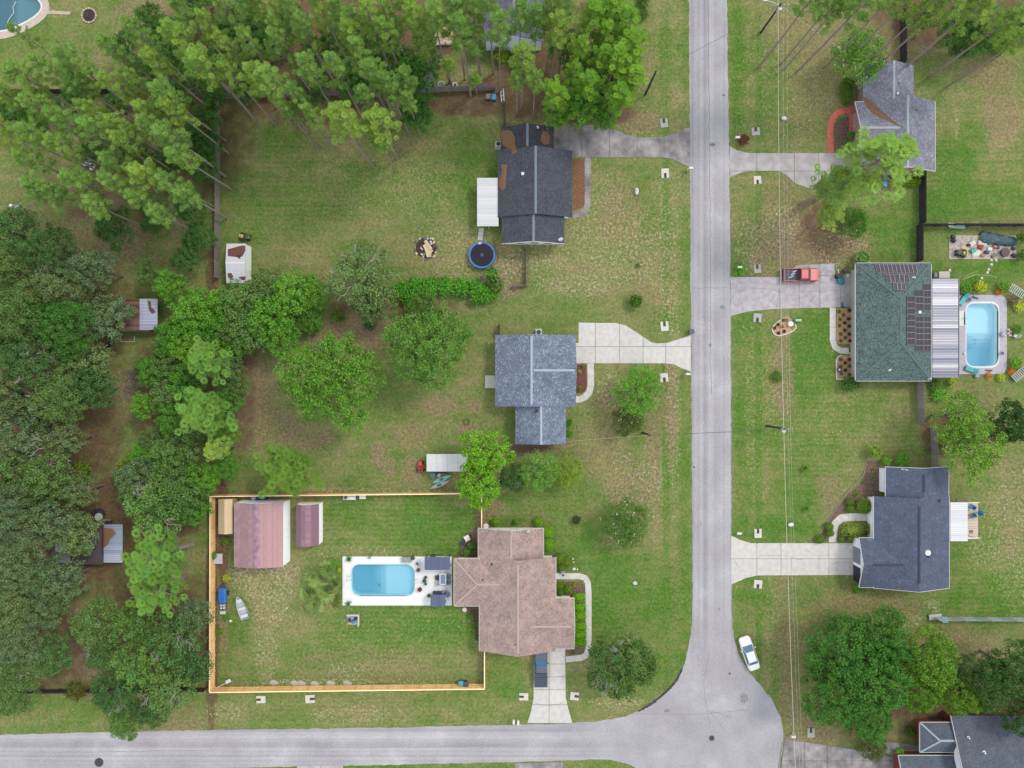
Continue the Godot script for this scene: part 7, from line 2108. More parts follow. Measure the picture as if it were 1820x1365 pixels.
func mailbox(label: String, px: float, py: float, turn: float, m: Material) -> void:
	kit("mailbox", label, "mailbox", px, py, turn, [["post", "box", Vector3(0, 0.55, 0), Vector3(0.14, 1.1, 0.14), m], ["arm", "box", Vector3(0.22, 1.02, 0), Vector3(0.8, 0.1, 0.12), m], ["box", "box", Vector3(0.3, 1.2, 0), Vector3(0.62, 0.28, 0.3), m], ["flag", "box", Vector3(0.3, 1.3, 0.18), Vector3(0.16, 0.1, 0.02), plain(190, 60, 50)]], 0.0, "mailboxes along the street")

func chair(label: String, px: float, py: float, turn: float, m: Material, group: String, y := 0.06) -> void:
	kit("garden_chair", label, "chair", px, py, turn, [["seat", "box", Vector3(0, 0.42, 0), Vector3(0.56, 0.06, 0.54), m], ["backrest", "box", Vector3(0, 0.72, 0.28), Vector3(0.56, 0.56, 0.06), m], ["arm", "box", Vector3(-0.3, 0.62, 0), Vector3(0.06, 0.05, 0.5), m], ["arm", "box", Vector3(0.3, 0.62, 0), Vector3(0.06, 0.05, 0.5), m],
		["leg", "box", Vector3(-0.25, 0.2, -0.22), Vector3(0.05, 0.4, 0.05), m], ["leg", "box", Vector3(0.25, 0.2, -0.22), Vector3(0.05, 0.4, 0.05), m], ["leg", "box", Vector3(-0.25, 0.2, 0.22), Vector3(0.05, 0.4, 0.05), m], ["leg", "box", Vector3(0.25, 0.2, 0.22), Vector3(0.05, 0.4, 0.05), m]], y, group)

func lounger(label: String, px: float, py: float, turn: float, m: Material) -> void:
	var t := kit("sun_lounger", label, "sun lounger", px, py, turn, [["bed", "box", Vector3(0, 0.34, -0.25), Vector3(0.66, 0.07, 1.3), m], ["frame", "box", Vector3(0, 0.28, -0.1), Vector3(0.72, 0.05, 1.7), plain(60, 110, 116)], ["leg", "box", Vector3(-0.3, 0.13, -0.7), Vector3(0.05, 0.26, 0.05), plain(60, 110, 116)], ["leg", "box", Vector3(0.3, 0.13, -0.7), Vector3(0.05, 0.26, 0.05), plain(60, 110, 116)], ["leg", "box", Vector3(-0.3, 0.13, 0.6), Vector3(0.05, 0.26, 0.05), plain(60, 110, 116)], ["leg", "box", Vector3(0.3, 0.13, 0.6), Vector3(0.05, 0.26, 0.05), plain(60, 110, 116)]], 0.06, "teal loungers by the pale pool")
	var mb := MB.new(); mb.box(Vector3(0, 0.5, 0.62), Vector3(0.66, 0.06, 0.66), Basis(Vector3.RIGHT, -0.5), 0.02)
	put("backrest", mb.mesh(), m, t)

func pot(label: String, px: float, py: float, r: float, clay: Material, leaf: Material, y := 0.06) -> void:
	var t := kit("plant_pot", label, "plant pot", px, py, 0, [["pot", "can", Vector3.ZERO, Vector3(r * 0.75, r * 1.4, r), clay], ["rim", "can", Vector3(0, r * 1.4, 0), Vector3(r * 1.08, 0.05, r * 1.08), clay], ["soil", "can", Vector3(0, r * 1.42, 0), Vector3(r * 0.9, 0.045, r * 0.9), plain(80, 62, 54)]], y, "plant pots on the pool deck")
	var o := put("foliage", bush_mesh("loose", 1), leaf, t, Vector3(0, r * 1.3, 0))
	o.scale = Vector3.ONE * r * 1.25

func headwall(label: String, px: float, py: float, turn: float, m: Material) -> void:
	# concrete collar round a drain pipe end: two wings, a back, a sill, and the pipe in the slot
	var hw := kit("culvert_headwall", label, "drain headwall", px, py, turn + R.randf_range(-7, 7), [["back", "box", Vector3(0, 0.06, 0.3), Vector3(1.12, 0.12, 0.66), m], ["wing", "box", Vector3(-0.37, 0.06, -0.34), Vector3(0.38, 0.12, 0.62), m], ["wing", "box", Vector3(0.37, 0.06, -0.34), Vector3(0.38, 0.12, 0.62), m], ["pipe", "bar", Vector3(0, 0.02, 0.05), Vector3(0, -0.06, -0.5), plain(70, 64, 62), 0.15], ["silt", "box", Vector3(0, 0.015, -0.35), Vector3(0.36, 0.03, 0.6), plain(84, 74, 66)]], 0.0, "drain headwalls in the verge ditches")
	hw.scale = Vector3(R.randf_range(0.92, 1.12), 1.0, R.randf_range(0.9, 1.12))

func make_small_things() -> void:
	var white := plain(240, 240, 240, 0.6)
	var bone := mottled("headwall_concrete", D(228, 222, 216), 0.08, 1.0)
	var grey := mottled("headwall_grey", D(192, 188, 188), 0.14, 1.0)
	for s in [[1180, 219, 0, grey, "grey drain headwall above the stained driveway"], [1182, 308, 180, bone, "white drain headwall below the stained driveway"], [1181, 580, 0, bone, "white drain headwall above the pale curved driveway"], [1180, 671, 180, bone, "white drain headwall below the pale curved driveway"], [1343, 234, 0, grey, "grey drain headwall by the copper bush"], [1346, 320, 180, bone, "white drain headwall below the upper east driveway"],
			[1346, 478, 0, grey, "grey drain headwall above the red truck's driveway"], [1346, 565, 180, grey, "grey drain headwall below the red truck's driveway"], [1347, 948, 0, bone, "white drain headwall above the navy house driveway"], [1347, 1038, 180, bone, "white drain headwall below the navy house driveway"], [1441, 1302, 0, grey, "mossy drain headwall at the stained corner driveway"], [464, 1243, 90, bone, "white drain headwall on the lower verge, west of its twin"], [551, 1242, -90, bone, "white drain headwall on the lower verge, east of its twin"],
			[931, 1238, 90, bone, "white drain headwall west of the blue truck's driveway"], [1021, 1237, -90, bone, "white drain headwall east of the blue truck's driveway"]]:
		headwall(s[4], s[0], s[1], s[2], s[3])
	mailbox("white mailbox at the stained driveway mouth", 1221, 303, 0, white)
	mailbox("white mailbox below the pale curved driveway mouth", 1216, 665, 0, white)
	mailbox("white mailbox beside the copper bush", 1310, 249, 180, white)
	mailbox("white mailbox above the navy house driveway", 1313, 945, 180, white)
	mailbox("white mailbox standing in the bright round bush", 1314, 477, 180, white)
	mailbox("white double mailbox at the corner driveway", 1408, 1302, 180, white)
	mailbox("white mailbox post by the lower road beside the blue truck's driveway", 921, 1281, 90, white)
	mailbox("second white mailbox post by the lower road verge", 913, 1280, 90, white)
	# bins
	var lid := plain(70, 84, 104, 0.5)
	bin("dark grey bin at the mouth of the pale curved driveway", 1226, 590, 90, plain(84, 96, 112, 0.5), lid)
	bin("bright cyan bin below the silver grey roof", 1566, 330, 0, plain(40, 150, 200, 0.5), plain(60, 176, 222, 0.5))
	bin("grey bin standing behind the bright cyan one", 1567, 319, 0, plain(120, 120, 126, 0.5), plain(136, 136, 142, 0.5))
	bin("bright blue bin under the grey fence by the pines", 878, 177, 0, plain(40, 130, 180, 0.5), plain(56, 156, 206, 0.5))
	bin("grey bin next to the bright blue one under the pines", 868, 176, 0, plain(110, 106, 112, 0.5), plain(126, 122, 130, 0.5))
	bin("teal bin in the lower fence corner by the rose roof", 820, 1210, 0, plain(60, 140, 160, 0.5), plain(86, 172, 190, 0.5))
	bin("dark bin beside the teal one in the fence corner", 828, 1211, 0, plain(64, 66, 72, 0.5), plain(80, 82, 90, 0.5))
	bin("dark green bin beside the white canopy", 771, 843, 0, plain(28, 92, 104, 0.5), plain(36, 108, 120, 0.5))
	bin("grey blue bin at the garage corner of the green roof", 1498, 541, 0, plain(120, 130, 144, 0.5), plain(136, 148, 164, 0.5))
	kit("barbecue_grill", "black grill with a folded lid on the red truck's driveway", "grill", 1487, 491, 10, [["firebox", "box", Vector3(0, 0.85, 0), Vector3(0.8, 0.35, 0.55), plain(74, 62, 66)], ["shelf", "box", Vector3(0.0, 0.8, -0.5), Vector3(0.12, 0.05, 0.9), plain(206, 206, 210)], ["cart", "box", Vector3(0, 0.4, 0), Vector3(0.7, 0.5, 0.45), plain(56, 52, 56)], ["wheel", "roll", Vector3(0, 0.14, 0.2), Vector3(0.14, 0.7, 0.1), plain(40, 40, 42)]])
	kit("tarp_cover", "teal tarp draped over a low table beside the grill", "tarp", 1492, 499, 20, [["table", "box", Vector3(0, 0.3, 0), Vector3(0.8, 0.5, 0.7), plain(60, 110, 116)], ["cover", "ball", Vector3(0, 0.5, 0), Vector3(0.56, 0.2, 0.62), plain(38, 134, 146, 0.7)], ["fold", "ball", Vector3(0.12, 0.3, 0.3), Vector3(0.44, 0.28, 0.42), plain(32, 120, 132, 0.7)]])
	kit("fire_bowl", "black round fire bowl beside the flowering bush at the green roof corner", "fire bowl", 1501, 481, 0, [["bowl", "can", Vector3(0, 0.2, 0), Vector3(0.25, 0.3, 0.4), plain(56, 46, 48)], ["foot", "can", Vector3.ZERO, Vector3(0.3, 0.2, 0.16), plain(50, 44, 46)], ["ash", "can", Vector3(0, 0.49, 0), Vector3(0.34, 0.02, 0.3), plain(80, 72, 72)]])
	kit("hose_reel", "white round hose reel by the garage wall of the green roof", "hose reel", 1506, 490, 0, [["drum", "can", Vector3(0, 0.12, 0), Vector3(0.25, 0.2, 0.25), white], ["coil", "can", Vector3(0, 0.05, 0), Vector3(0.32, 0.1, 0.3), plain(210, 206, 196)], ["hub", "can", Vector3(0, 0.32, 0), Vector3(0.08, 0.06, 0.06), plain(120, 120, 120)]])
	# trampoline
	var t := thing("trampoline", "round trampoline with black mat and blue padding below the charcoal roof", "trampoline", P(857, 455))
	var r := 1.98
	var m := MB.new(); m.cyl(Vector3(0, 0.86, 0), r * 0.86, 0.02, 32); put("mat", m.mesh(), mottled("tramp_mat", D(58, 56, 70), 0.2, 1.0), t)
	m = MB.new()
	for i in 32:
		var a := TAU * i / 32.0; var b := TAU * (i + 1) / 32.0
		var ca := Vector3(cos(a), 0, sin(a)); var cb := Vector3(cos(b), 0, sin(b))
		m.quad(cb * r * 0.86 + Vector3(0, 0.9, 0), ca * r * 0.86 + Vector3(0, 0.9, 0), ca * r + Vector3(0, 0.92, 0), cb * r + Vector3(0, 0.92, 0))
		m.quad(cb * r + Vector3(0, 0.92, 0), ca * r + Vector3(0, 0.92, 0), ca * (r + 0.04) + Vector3(0, 0.35, 0), cb * (r + 0.04) + Vector3(0, 0.35, 0))
	put("padding", m.mesh(), plain(44, 116, 186, 0.6), t)
	m = MB.new()
	for i in 16:
		var a := TAU * i / 16.0; var b := TAU * (i + 1) / 16.0
		m.tube([Vector3(cos(a) * 0.16, 0.89, sin(a) * 0.16), Vector3(cos(b) * 0.16, 0.89, sin(b) * 0.16)], 0.025, 0.025, 4, false)
	put("centre_ring", m.mesh(), plain(190, 190, 200), t)
	for i in 6:
		var a := TAU * i / 6.0
		m = MB.new(); m.tube([Vector3(cos(a) * r * 0.96, 0, sin(a) * r * 0.96), Vector3(cos(a) * r * 0.96, 0.88, sin(a) * r * 0.96)], 0.03, 0.03, 6)
		put("leg", m.mesh(), plain(120, 124, 130, 0.4, 0.5), t)
	m = MB.new(); m.box(Vector3(-0.3, 0.93, -1.72), Vector3(0.5, 0.03, 0.34), Basis(Vector3.UP, 0.2)); put("ladder_step", m.mesh(), plain(170, 200, 220), t)
	# fire pit of rubble
	t = thing("fire_pit", "heap of broken pale boards and stones ringed by rubble on the lawn", "fire pit", P(757, 441))
	var rr := RandomNumberGenerator.new(); rr.seed = 21
	m = MB.new(); m.cyl(Vector3.ZERO, 1.5, 0.05, 16); put("ash_bed", m.mesh(), mottled("ash", D(84, 70, 64), 0.4, 0.6), t)
	for i in 46:
		var a := rr.randf() * TAU; var d := sqrt(rr.randf()) * 1.75
		m = MB.new(); m.box(Vector3(cos(a) * d, 0.08, sin(a) * d), Vector3(rr.randf_range(0.18, 0.5), rr.randf_range(0.1, 0.22), rr.randf_range(0.15, 0.34)), Basis(Vector3.UP, rr.randf() * 3.0), 0.03)
		put("stone", m.mesh(), [plain(206, 196, 190), plain(116, 108, 112), plain(88, 82, 88), plain(226, 214, 196)][rr.randi() % 4], t)
	for i in 5:
		m = MB.new(); m.box(Vector3(rr.randf_range(-0.2, 0.5), 0.2 + 0.05 * i, rr.randf_range(-0.4, 0.6)), Vector3(0.5, 0.04, 1.6), Basis(Vector3.UP, rr.randf_range(-0.5, 0.9)))
		put("board", m.mesh(), [plain(232, 206, 164), plain(222, 196, 166), plain(236, 216, 190)][i % 3], t)
	t = thing("fire_pit", "round stone fire pit with charred middle on the upper west lawn", "fire pit", P(159, 28))
	for i in 16:
		var a := TAU * i / 16.0
		m = MB.new(); m.box(Vector3(cos(a) * 1.05, 0.1, sin(a) * 1.05), Vector3(0.34, 0.2, 0.26), Basis(Vector3.UP, -a + 1.57), 0.03)
		put("stone", m.mesh(), [plain(206, 190, 170), plain(190, 172, 160)][i % 2], t)
	m = MB.new(); m.cyl(Vector3.ZERO, 0.95, 0.05, 20); put("ash_bed", m.mesh(), mottled("ash", D(84, 70, 64), 0.4, 0.6), t)
	for i in 5:
		m = MB.new(); m.tube([Vector3(rr.randf_range(-0.5, 0.5), 0.1, rr.randf_range(-0.5, 0.5)), Vector3(rr.randf_range(-0.5, 0.5), 0.22, rr.randf_range(-0.5, 0.5))], 0.06, 0.05, 6); put("log", m.mesh(), plain(96, 70, 58), t)
	t = thing("fire_ring", "small rusty fire ring on the lawn above the maple", "fire pit", P(829, 750))
	for i in 9:
		var a := TAU * i / 9.0
		m = MB.new(); m.box(Vector3(cos(a) * 0.42, 0.09, sin(a) * 0.42), Vector3(0.24, 0.18, 0.14), Basis(Vector3.UP, -a + 1.57), 0.02); put("stone", m.mesh(), plain(120, 92, 84), t)
	# brush heap in the clearing
	t = thing("brush_heap", "heap of grey cut branches in the west clearing", "brush", P(240, 682))
	m = MB.new()
	for i in 150:
		var c := Vector3(rr.randf_range(-1.6, 1.6), rr.randf_range(0.05, 0.6), rr.randf_range(-2.2, 2.2))
		var d := rand_dir(rr) * Vector3(1, 0.25, 1) * rr.randf_range(0.4, 1.0)
		var f := rr.randf_range(0.7, 1.15); m.k = Color(f, f, f)
		m.tube([c - d, c + d], 0.025, 0.012, 3, false)
	put("twigs", m.mesh(), plain(150, 134, 126), t, Vector3.ZERO, "stuff")
	for i in 7:
		m = MB.new(); m.tube([Vector3(rr.randf_range(-1.4, 1.4), 0.1, rr.randf_range(-2, 2)), Vector3(rr.randf_range(-1.4, 1.4), 0.5, rr.randf_range(-2, 2))], 0.06, 0.03, 6); put("limb", m.mesh(), plain(166, 152, 142), t)
	# swing set, rail deck and lawn odds in the upper middle
	t = thing("swing_set", "blue swing hanging from a thin frame beside the dark glossy tree", "swing", P(783, 118))
	m = MB.new(); m.tube([Vector3(-1.3, 2.0, -0.6), Vector3(1.0, 2.0, 0.1)], 0.04, 0.04, 6); put("top_bar", m.mesh(), plain(196, 190, 180), t)
	for s in [[-1.3, -0.6], [1.0, 0.1]]:
		for k in [-0.6, 0.6]:
			m = MB.new(); m.tube([Vector3(s[0], 2.0, s[1]), Vector3(s[0] - k * 0.3, 0, s[1] + k)], 0.035, 0.035, 6); put("leg", m.mesh(), plain(190, 136, 90), t)
	m = MB.new(); m.box(Vector3(0.1, 0.9, -0.2), Vector3(0.6, 0.4, 0.5), Basis.IDENTITY, 0.06); put("seat", m.mesh(), plain(46, 98, 186, 0.5), t)
	for x in [-0.15, 0.35]:
		m = MB.new(); m.tube([Vector3(x, 1.1, -0.2), Vector3(x, 2.0, -0.25)], 0.012, 0.012, 4); put("rope", m.mesh(), plain(200, 200, 200), t)
	t = thing("garden_deck", "small wooden deck with white railings under the pines", "deck", P(792, 66))
	for i in 8:
		m = MB.new(); m.box(Vector3(-1.4 + i * 0.4, 0.2, 0), Vector3(0.37, 0.4, 2.6)); put("plank", m.mesh(), plain(196, 176, 140) if i % 2 else plain(184, 164, 132), t)
	for s in [[-0.7, 1.35, 1.5, 0.25], [0.75, 1.3, 1.6, -0.3]]:
		for y in [0.7, 1.15]:
			m = MB.new(); m.box(Vector3(s[0], y, s[1]), Vector3(s[2], 0.08, 0.06), Basis(Vector3.UP, s[3])); put("rail", m.mesh(), white, t)
		for k in 3:
			m = MB.new(); m.box(Vector3(s[0] + (k - 1) * 0.7, 0.78, s[1] - (k - 1) * 0.7 * s[3]), Vector3(0.08, 0.8, 0.08)); put("post", m.mesh(), white, t)
	kit("wash_tub", "pale oval tub leaning at the grey fence under the pines", "tub", 785, 152, 0, [["tub", "can", Vector3.ZERO, Vector3(0.4, 0.3, 0.5), plain(186, 196, 190)], ["rim", "can", Vector3(0, 0.3, 0), Vector3(0.55, 0.05, 0.55), plain(206, 214, 208)], ["water", "can", Vector3(0, 0.33, 0), Vector3(0.46, 0.03, 0.46), plain(110, 130, 120)]])
	kit("tire_planter", "white painted tyre planter at the grey fence under the pines", "planter", 809, 152, 0, [["tyre", "can", Vector3.ZERO, Vector3(0.42, 0.28, 0.36), plain(236, 232, 230)], ["soil", "can", Vector3(0, 0.27, 0), Vector3(0.2, 0.03, 0.2), plain(86, 70, 62)], ["rim", "can", Vector3(0, 0.05, 0), Vector3(0.46, 0.08, 0.44), plain(220, 216, 214)]])
	kit("ladder", "white ladder and boards leaning against the dark fence end", "ladder", 893, 172, 4, [["rail", "box", Vector3(-0.2, 0.5, 0), Vector3(0.1, 0.12, 2.0), white], ["rail", "box", Vector3(0.2, 0.5, 0), Vector3(0.1, 0.12, 2.0), white], ["rung", "box", Vector3(0, 0.5, -0.6), Vector3(0.4, 0.05, 0.06), white], ["rung", "box", Vector3(0, 0.5, 0), Vector3(0.4, 0.05, 0.06), white], ["rung", "box", Vector3(0, 0.5, 0.6), Vector3(0.4, 0.05, 0.06), white], ["prop", "box", Vector3(0, 0.22, 0.2), Vector3(0.5, 0.44, 0.4), plain(110, 110, 112)]])
	kit("basketball_hoop", "portable basketball hoop with maroon base at the driveway trees", "hoop", 1020, 213, 0, [["base", "can", Vector3.ZERO, Vector3(0.7, 0.22, 0.6), plain(130, 70, 80)], ["pole", "bar", Vector3(0, 0.2, 0), Vector3(0, 3.0, 0.3), plain(80, 80, 84), 0.05], ["backboard", "box", Vector3(0, 3.1, 0.5), Vector3(1.1, 0.7, 0.05), plain(226, 214, 190)], ["ring", "can", Vector3(0, 2.9, 0.75), Vector3(0.23, 0.03, 0.23), plain(206, 110, 60)]])
	kit("propane_tank", "small white propane tank on the pale lawn east of the charcoal roof", "tank", 1131, 341, 0, [["tank", "ball", Vector3(0, 0.35, 0), Vector3(0.3, 0.32, 0.55), white], ["foot", "box", Vector3(0, 0.06, -0.3), Vector3(0.5, 0.12, 0.1), grey], ["foot", "box", Vector3(0, 0.06, 0.3), Vector3(0.5, 0.12, 0.1), grey], ["valve", "can", Vector3(0, 0.64, 0), Vector3(0.1, 0.1, 0.08), grey]])
	kit("birdbath", "white bird bath in the mulch above the rose roof", "bird bath", 864, 933, 0, [["foot", "can", Vector3.ZERO, Vector3(0.22, 0.12, 0.16), white], ["stem", "can", Vector3(0, 0.1, 0), Vector3(0.1, 0.6, 0.09), white], ["bowl", "can", Vector3(0, 0.7, 0), Vector3(0.12, 0.14, 0.4), white]])
	kit("garden_stone", "pale rounded stone on the front lawn at the bend", "stone", 1128, 1036, 0, [["rock", "ball", Vector3(0, 0.1, 0), Vector3(0.34, 0.22, 0.3), plain(214, 222, 222)], ["chip", "ball", Vector3(0.3, 0.05, 0.18), Vector3(0.12, 0.1, 0.1), plain(200, 206, 206)]])
	kit("utility_box", "white utility box under the wires on the east lawn", "utility box", 1405, 932, 10, [["lid", "ball", Vector3(0, 0.2, 0), Vector3(0.46, 0.2, 0.3), white], ["base", "box", Vector3(0, 0.08, 0), Vector3(0.7, 0.16, 0.46), plain(220, 220, 218)]], 0.0, "utility boxes under the wires")
	kit("utility_box", "white utility box on the lawn beside the wires near the silver roof", "utility box", 1393, 211, -10, [["lid", "ball", Vector3(0, 0.2, 0), Vector3(0.4, 0.2, 0.3), white], ["base", "box", Vector3(0, 0.08, 0), Vector3(0.64, 0.16, 0.46), plain(220, 220, 218)]], 0.0, "utility boxes under the wires")
	kit("flagpole_base", "white capped flagpole base in the edged island bed", "pole base", 1403, 576, 0, [["drum", "can", Vector3.ZERO, Vector3(0.34, 0.5, 0.3), white], ["cap", "can", Vector3(0, 0.5, 0), Vector3(0.42, 0.1, 0.36), white], ["knob", "ball", Vector3(0, 0.62, 0), Vector3(0.1, 0.08, 0.1), white]])
	kit("garden_bench", "pale blue slat bench beside the edged island bed", "bench", 1417, 570, 0, [["slat", "box", Vector3(0, 0.44, -0.12), Vector3(0.86, 0.05, 0.14), plain(196, 224, 226)], ["slat", "box", Vector3(0, 0.44, 0.06), Vector3(0.86, 0.05, 0.14), plain(196, 224, 226)], ["leg", "box", Vector3(-0.34, 0.2, 0), Vector3(0.06, 0.42, 0.36), plain(170, 200, 204)], ["leg", "box", Vector3(0.34, 0.2, 0), Vector3(0.06, 0.42, 0.36), plain(170, 200, 204)]])
	kit("planter_urn", "black urn with white flowers at the gravel bed edge by the green roof", "planter", 1489, 657, 0, [["urn", "can", Vector3.ZERO, Vector3(0.22, 0.5, 0.34), plain(72, 66, 70)], ["rim", "can", Vector3(0, 0.5, 0), Vector3(0.38, 0.06, 0.38), plain(80, 74, 78)], ["flowers", "ball", Vector3(0, 0.58, 0), Vector3(0.14, 0.1, 0.14), white]])
	kit("door_mat", "dark green door mat at the green roof's porch", "mat", 1511, 622, 0, [["mat", "box", Vector3(0, 0.06, 0), Vector3(0.4, 0.02, 0.7), plain(80, 96, 84)], ["border", "box", Vector3(0, 0.055, 0), Vector3(0.46, 0.012, 0.76), plain(66, 76, 70)]], 0.0)
	# west yard odds
	kit("picnic_table", "small lilac topped folding table by the fence behind the barn", "table", 390, 991, 0, [["top", "box", Vector3(0, 0.74, 0), Vector3(1.5, 0.06, 1.5), plain(206, 204, 220)], ["leg", "box", Vector3(-0.6, 0.36, -0.6), Vector3(0.06, 0.72, 0.06), grey], ["leg", "box", Vector3(0.6, 0.36, -0.6), Vector3(0.06, 0.72, 0.06), grey], ["leg", "box", Vector3(-0.6, 0.36, 0.6), Vector3(0.06, 0.72, 0.06), grey], ["leg", "box", Vector3(0.6, 0.36, 0.6), Vector3(0.06, 0.72, 0.06), grey]])
	kit("paddle_sign", "white paddle leaning in the lower west fence corner", "paddle", 400, 1213, 28, [["blade", "box", Vector3(0.7, 0.4, 0), Vector3(0.8, 0.05, 0.5), white], ["handle", "box", Vector3(-0.5, 0.42, 0.04), Vector3(1.8, 0.06, 0.1), white], ["prop", "box", Vector3(0.6, 0.18, 0), Vector3(0.3, 0.36, 0.3), grey]])
	kit("white_stone", "white stone by the fence below the jon boat", "stone", 410, 1103, 0, [["rock", "ball", Vector3(0, 0.1, 0), Vector3(0.24, 0.2, 0.2), white], ["shard", "ball", Vector3(0.2, 0.05, 0.1), Vector3(0.1, 0.08, 0.1), grey]])
	kit("utility_bench", "white bench with a round spare wheel along the new fence", "bench", 623, 883, 0, [["top", "box", Vector3(0, 0.7, 0), Vector3(1.85, 0.1, 0.7), plain(226, 226, 228)], ["body", "box", Vector3(0, 0.33, 0), Vector3(1.7, 0.66, 0.6), plain(206, 206, 210)], ["wheel", "can", Vector3(-0.55, 0.76, 0), Vector3(0.26, 0.1, 0.26), plain(90, 90, 96)], ["tray", "box", Vector3(0.35, 0.79, 0.05), Vector3(0.7, 0.06, 0.4), white]])
	kit("storage_box", "small white box beside the white bench along the new fence", "box", 646, 882, 0, [["body", "box", Vector3(0, 0.3, 0), Vector3(0.86, 0.6, 0.56), plain(220, 216, 210)], ["lid", "box", Vector3(0, 0.63, 0), Vector3(0.94, 0.07, 0.62), white], ["latch", "box", Vector3(0.46, 0.5, 0), Vector3(0.06, 0.1, 0.14), grey]])
	kit("sandbox", "white box of colourful toys open on the lawn below the pool", "toy box", 628, 1101, 0, [["side", "box", Vector3(0, 0.35, -0.75), Vector3(1.8, 0.7, 0.12), white], ["side", "box", Vector3(0.86, 0.35, 0), Vector3(0.12, 0.7, 1.6), white], ["floor", "box", Vector3(0, 0.05, 0), Vector3(1.7, 0.1, 1.5), grey], ["toy", "box", Vector3(-0.5, 0.3, 0.0), Vector3(0.4, 0.4, 0.4), plain(50, 60, 110)], ["toy", "ball", Vector3(0.1, 0.3, 0.2), Vector3(0.28, 0.28, 0.28), plain(60, 130, 190)], ["toy", "box", Vector3(0.4, 0.3, -0.2), Vector3(0.4, 0.4, 0.3), plain(40, 44, 56)], ["toy", "ball", Vector3(-0.4, 0.22, 0.5), Vector3(0.2, 0.2, 0.2), plain(226, 196, 110)], ["toy", "box", Vector3(-0.05, 0.4, -0.4), Vector3(0.5, 0.3, 0.3), plain(150, 160, 190)]])
	kit("lawn_chair", "white lawn chair at the mulch edge by the rose roof", "chair", 830, 955, 30, [["seat", "box", Vector3(0, 0.4, 0), Vector3(0.8, 0.06, 0.7), white], ["backrest", "box", Vector3(0, 0.7, 0.36), Vector3(0.8, 0.6, 0.06), white], ["leg", "box", Vector3(-0.34, 0.2, -0.3), Vector3(0.06, 0.4, 0.06), white], ["leg", "box", Vector3(0.34, 0.2, -0.3), Vector3(0.06, 0.4, 0.06), white], ["leg", "box", Vector3(0, 0.2, 0.3), Vector3(0.7, 0.4, 0.06), white]])
	kit("planter_box", "dark navy square planter beside the white lawn chair", "planter", 823, 964, 30, [["box", "box", Vector3(0, 0.25, 0), Vector3(0.6, 0.5, 0.6), plain(52, 54, 84)], ["rim", "box", Vector3(0, 0.52, 0), Vector3(0.68, 0.06, 0.68), plain(64, 66, 100)], ["soil", "box", Vector3(0, 0.54, 0), Vector3(0.5, 0.05, 0.5), plain(44, 42, 56)]])
	kit("birdbath", "pink rimmed round stone basin below the hip wing", "bird bath", 826, 1082, 0, [["foot", "can", Vector3.ZERO, Vector3(0.2, 0.3, 0.16), plain(200, 150, 140)], ["bowl", "can", Vector3(0, 0.3, 0), Vector3(0.2, 0.15, 0.36), plain(222, 172, 160)], ["water", "can", Vector3(0, 0.44, 0), Vector3(0.3, 0.02, 0.3), plain(230, 220, 214)]])
	# pool deck furniture by the rose roof
	var dark := plain(64, 70, 92, 0.7)
	kit("glass_table", "white framed glass table in the middle of the deck chairs", "table", 788, 1027, 0, [["frame", "box", Vector3(-0.42, 0.72, 0), Vector3(0.16, 0.06, 1.6), white], ["frame", "box", Vector3(0.42, 0.72, 0), Vector3(0.16, 0.06, 1.6), white], ["frame", "box", Vector3(0, 0.72, -0.76), Vector3(0.7, 0.06, 0.14), white], ["frame", "box", Vector3(0, 0.72, 0.76), Vector3(0.7, 0.06, 0.14), white], ["glass_top", "box", Vector3(0, 0.71, 0), Vector3(0.7, 0.02, 1.4), plain(112, 140, 186, 0.1)], ["leg", "box", Vector3(-0.42, 0.36, -0.7), Vector3(0.08, 0.7, 0.08), white], ["leg", "box", Vector3(0.42, 0.36, -0.7), Vector3(0.08, 0.7, 0.08), white], ["leg", "box", Vector3(-0.42, 0.36, 0.7), Vector3(0.08, 0.7, 0.08), white], ["leg", "box", Vector3(0.42, 0.36, 0.7), Vector3(0.08, 0.7, 0.08), white]], 0.06)
	for c in [[777, 1025, 90, dark, "navy deck chair west of the glass table, upper"], [778, 1035, 90, plain(196, 196, 206), "pale frame deck chair west of the glass table, lower"], [798, 1024, -90, plain(132, 142, 164), "grey deck chair east of the glass table, upper"], [798, 1034, -90, plain(120, 128, 150), "grey deck chair east of the glass table, lower"], [775, 1052, 0, dark, "navy deck chair at the small gazebo, west"], [783, 1052, 0, dark, "navy deck chair at the small gazebo, middle"], [790, 1051, 10, plain(150, 156, 172), "grey deck chair at the small gazebo, east"]]:
		chair(c[4], c[0], c[1], c[2], c[3], "deck chairs by the rose roof")
	kit("round_table", "round blue grey side table at the small gazebo corner", "table", 796, 1055, 0, [["top", "can", Vector3(0, 0.5, 0), Vector3(0.42, 0.05, 0.42), plain(120, 140, 170)], ["stem", "can", Vector3.ZERO, Vector3(0.08, 0.5, 0.08), dark], ["foot", "can", Vector3.ZERO, Vector3(0.28, 0.05, 0.24), dark]], 0.06)
	kit("deck_box", "grey storage box with a lime hose over it at the pool's upper edge", "storage box", 724, 993, 0, [["body", "box", Vector3(0, 0.28, 0), Vector3(1.4, 0.56, 0.72), plain(140, 144, 156)], ["lid", "box", Vector3(0, 0.6, 0), Vector3(1.48, 0.08, 0.78), plain(152, 156, 168)], ["hose", "bar", Vector3(-0.3, 0.67, -0.4), Vector3(0.3, 0.67, 0.6), plain(180, 226, 110), 0.05]], 0.06)
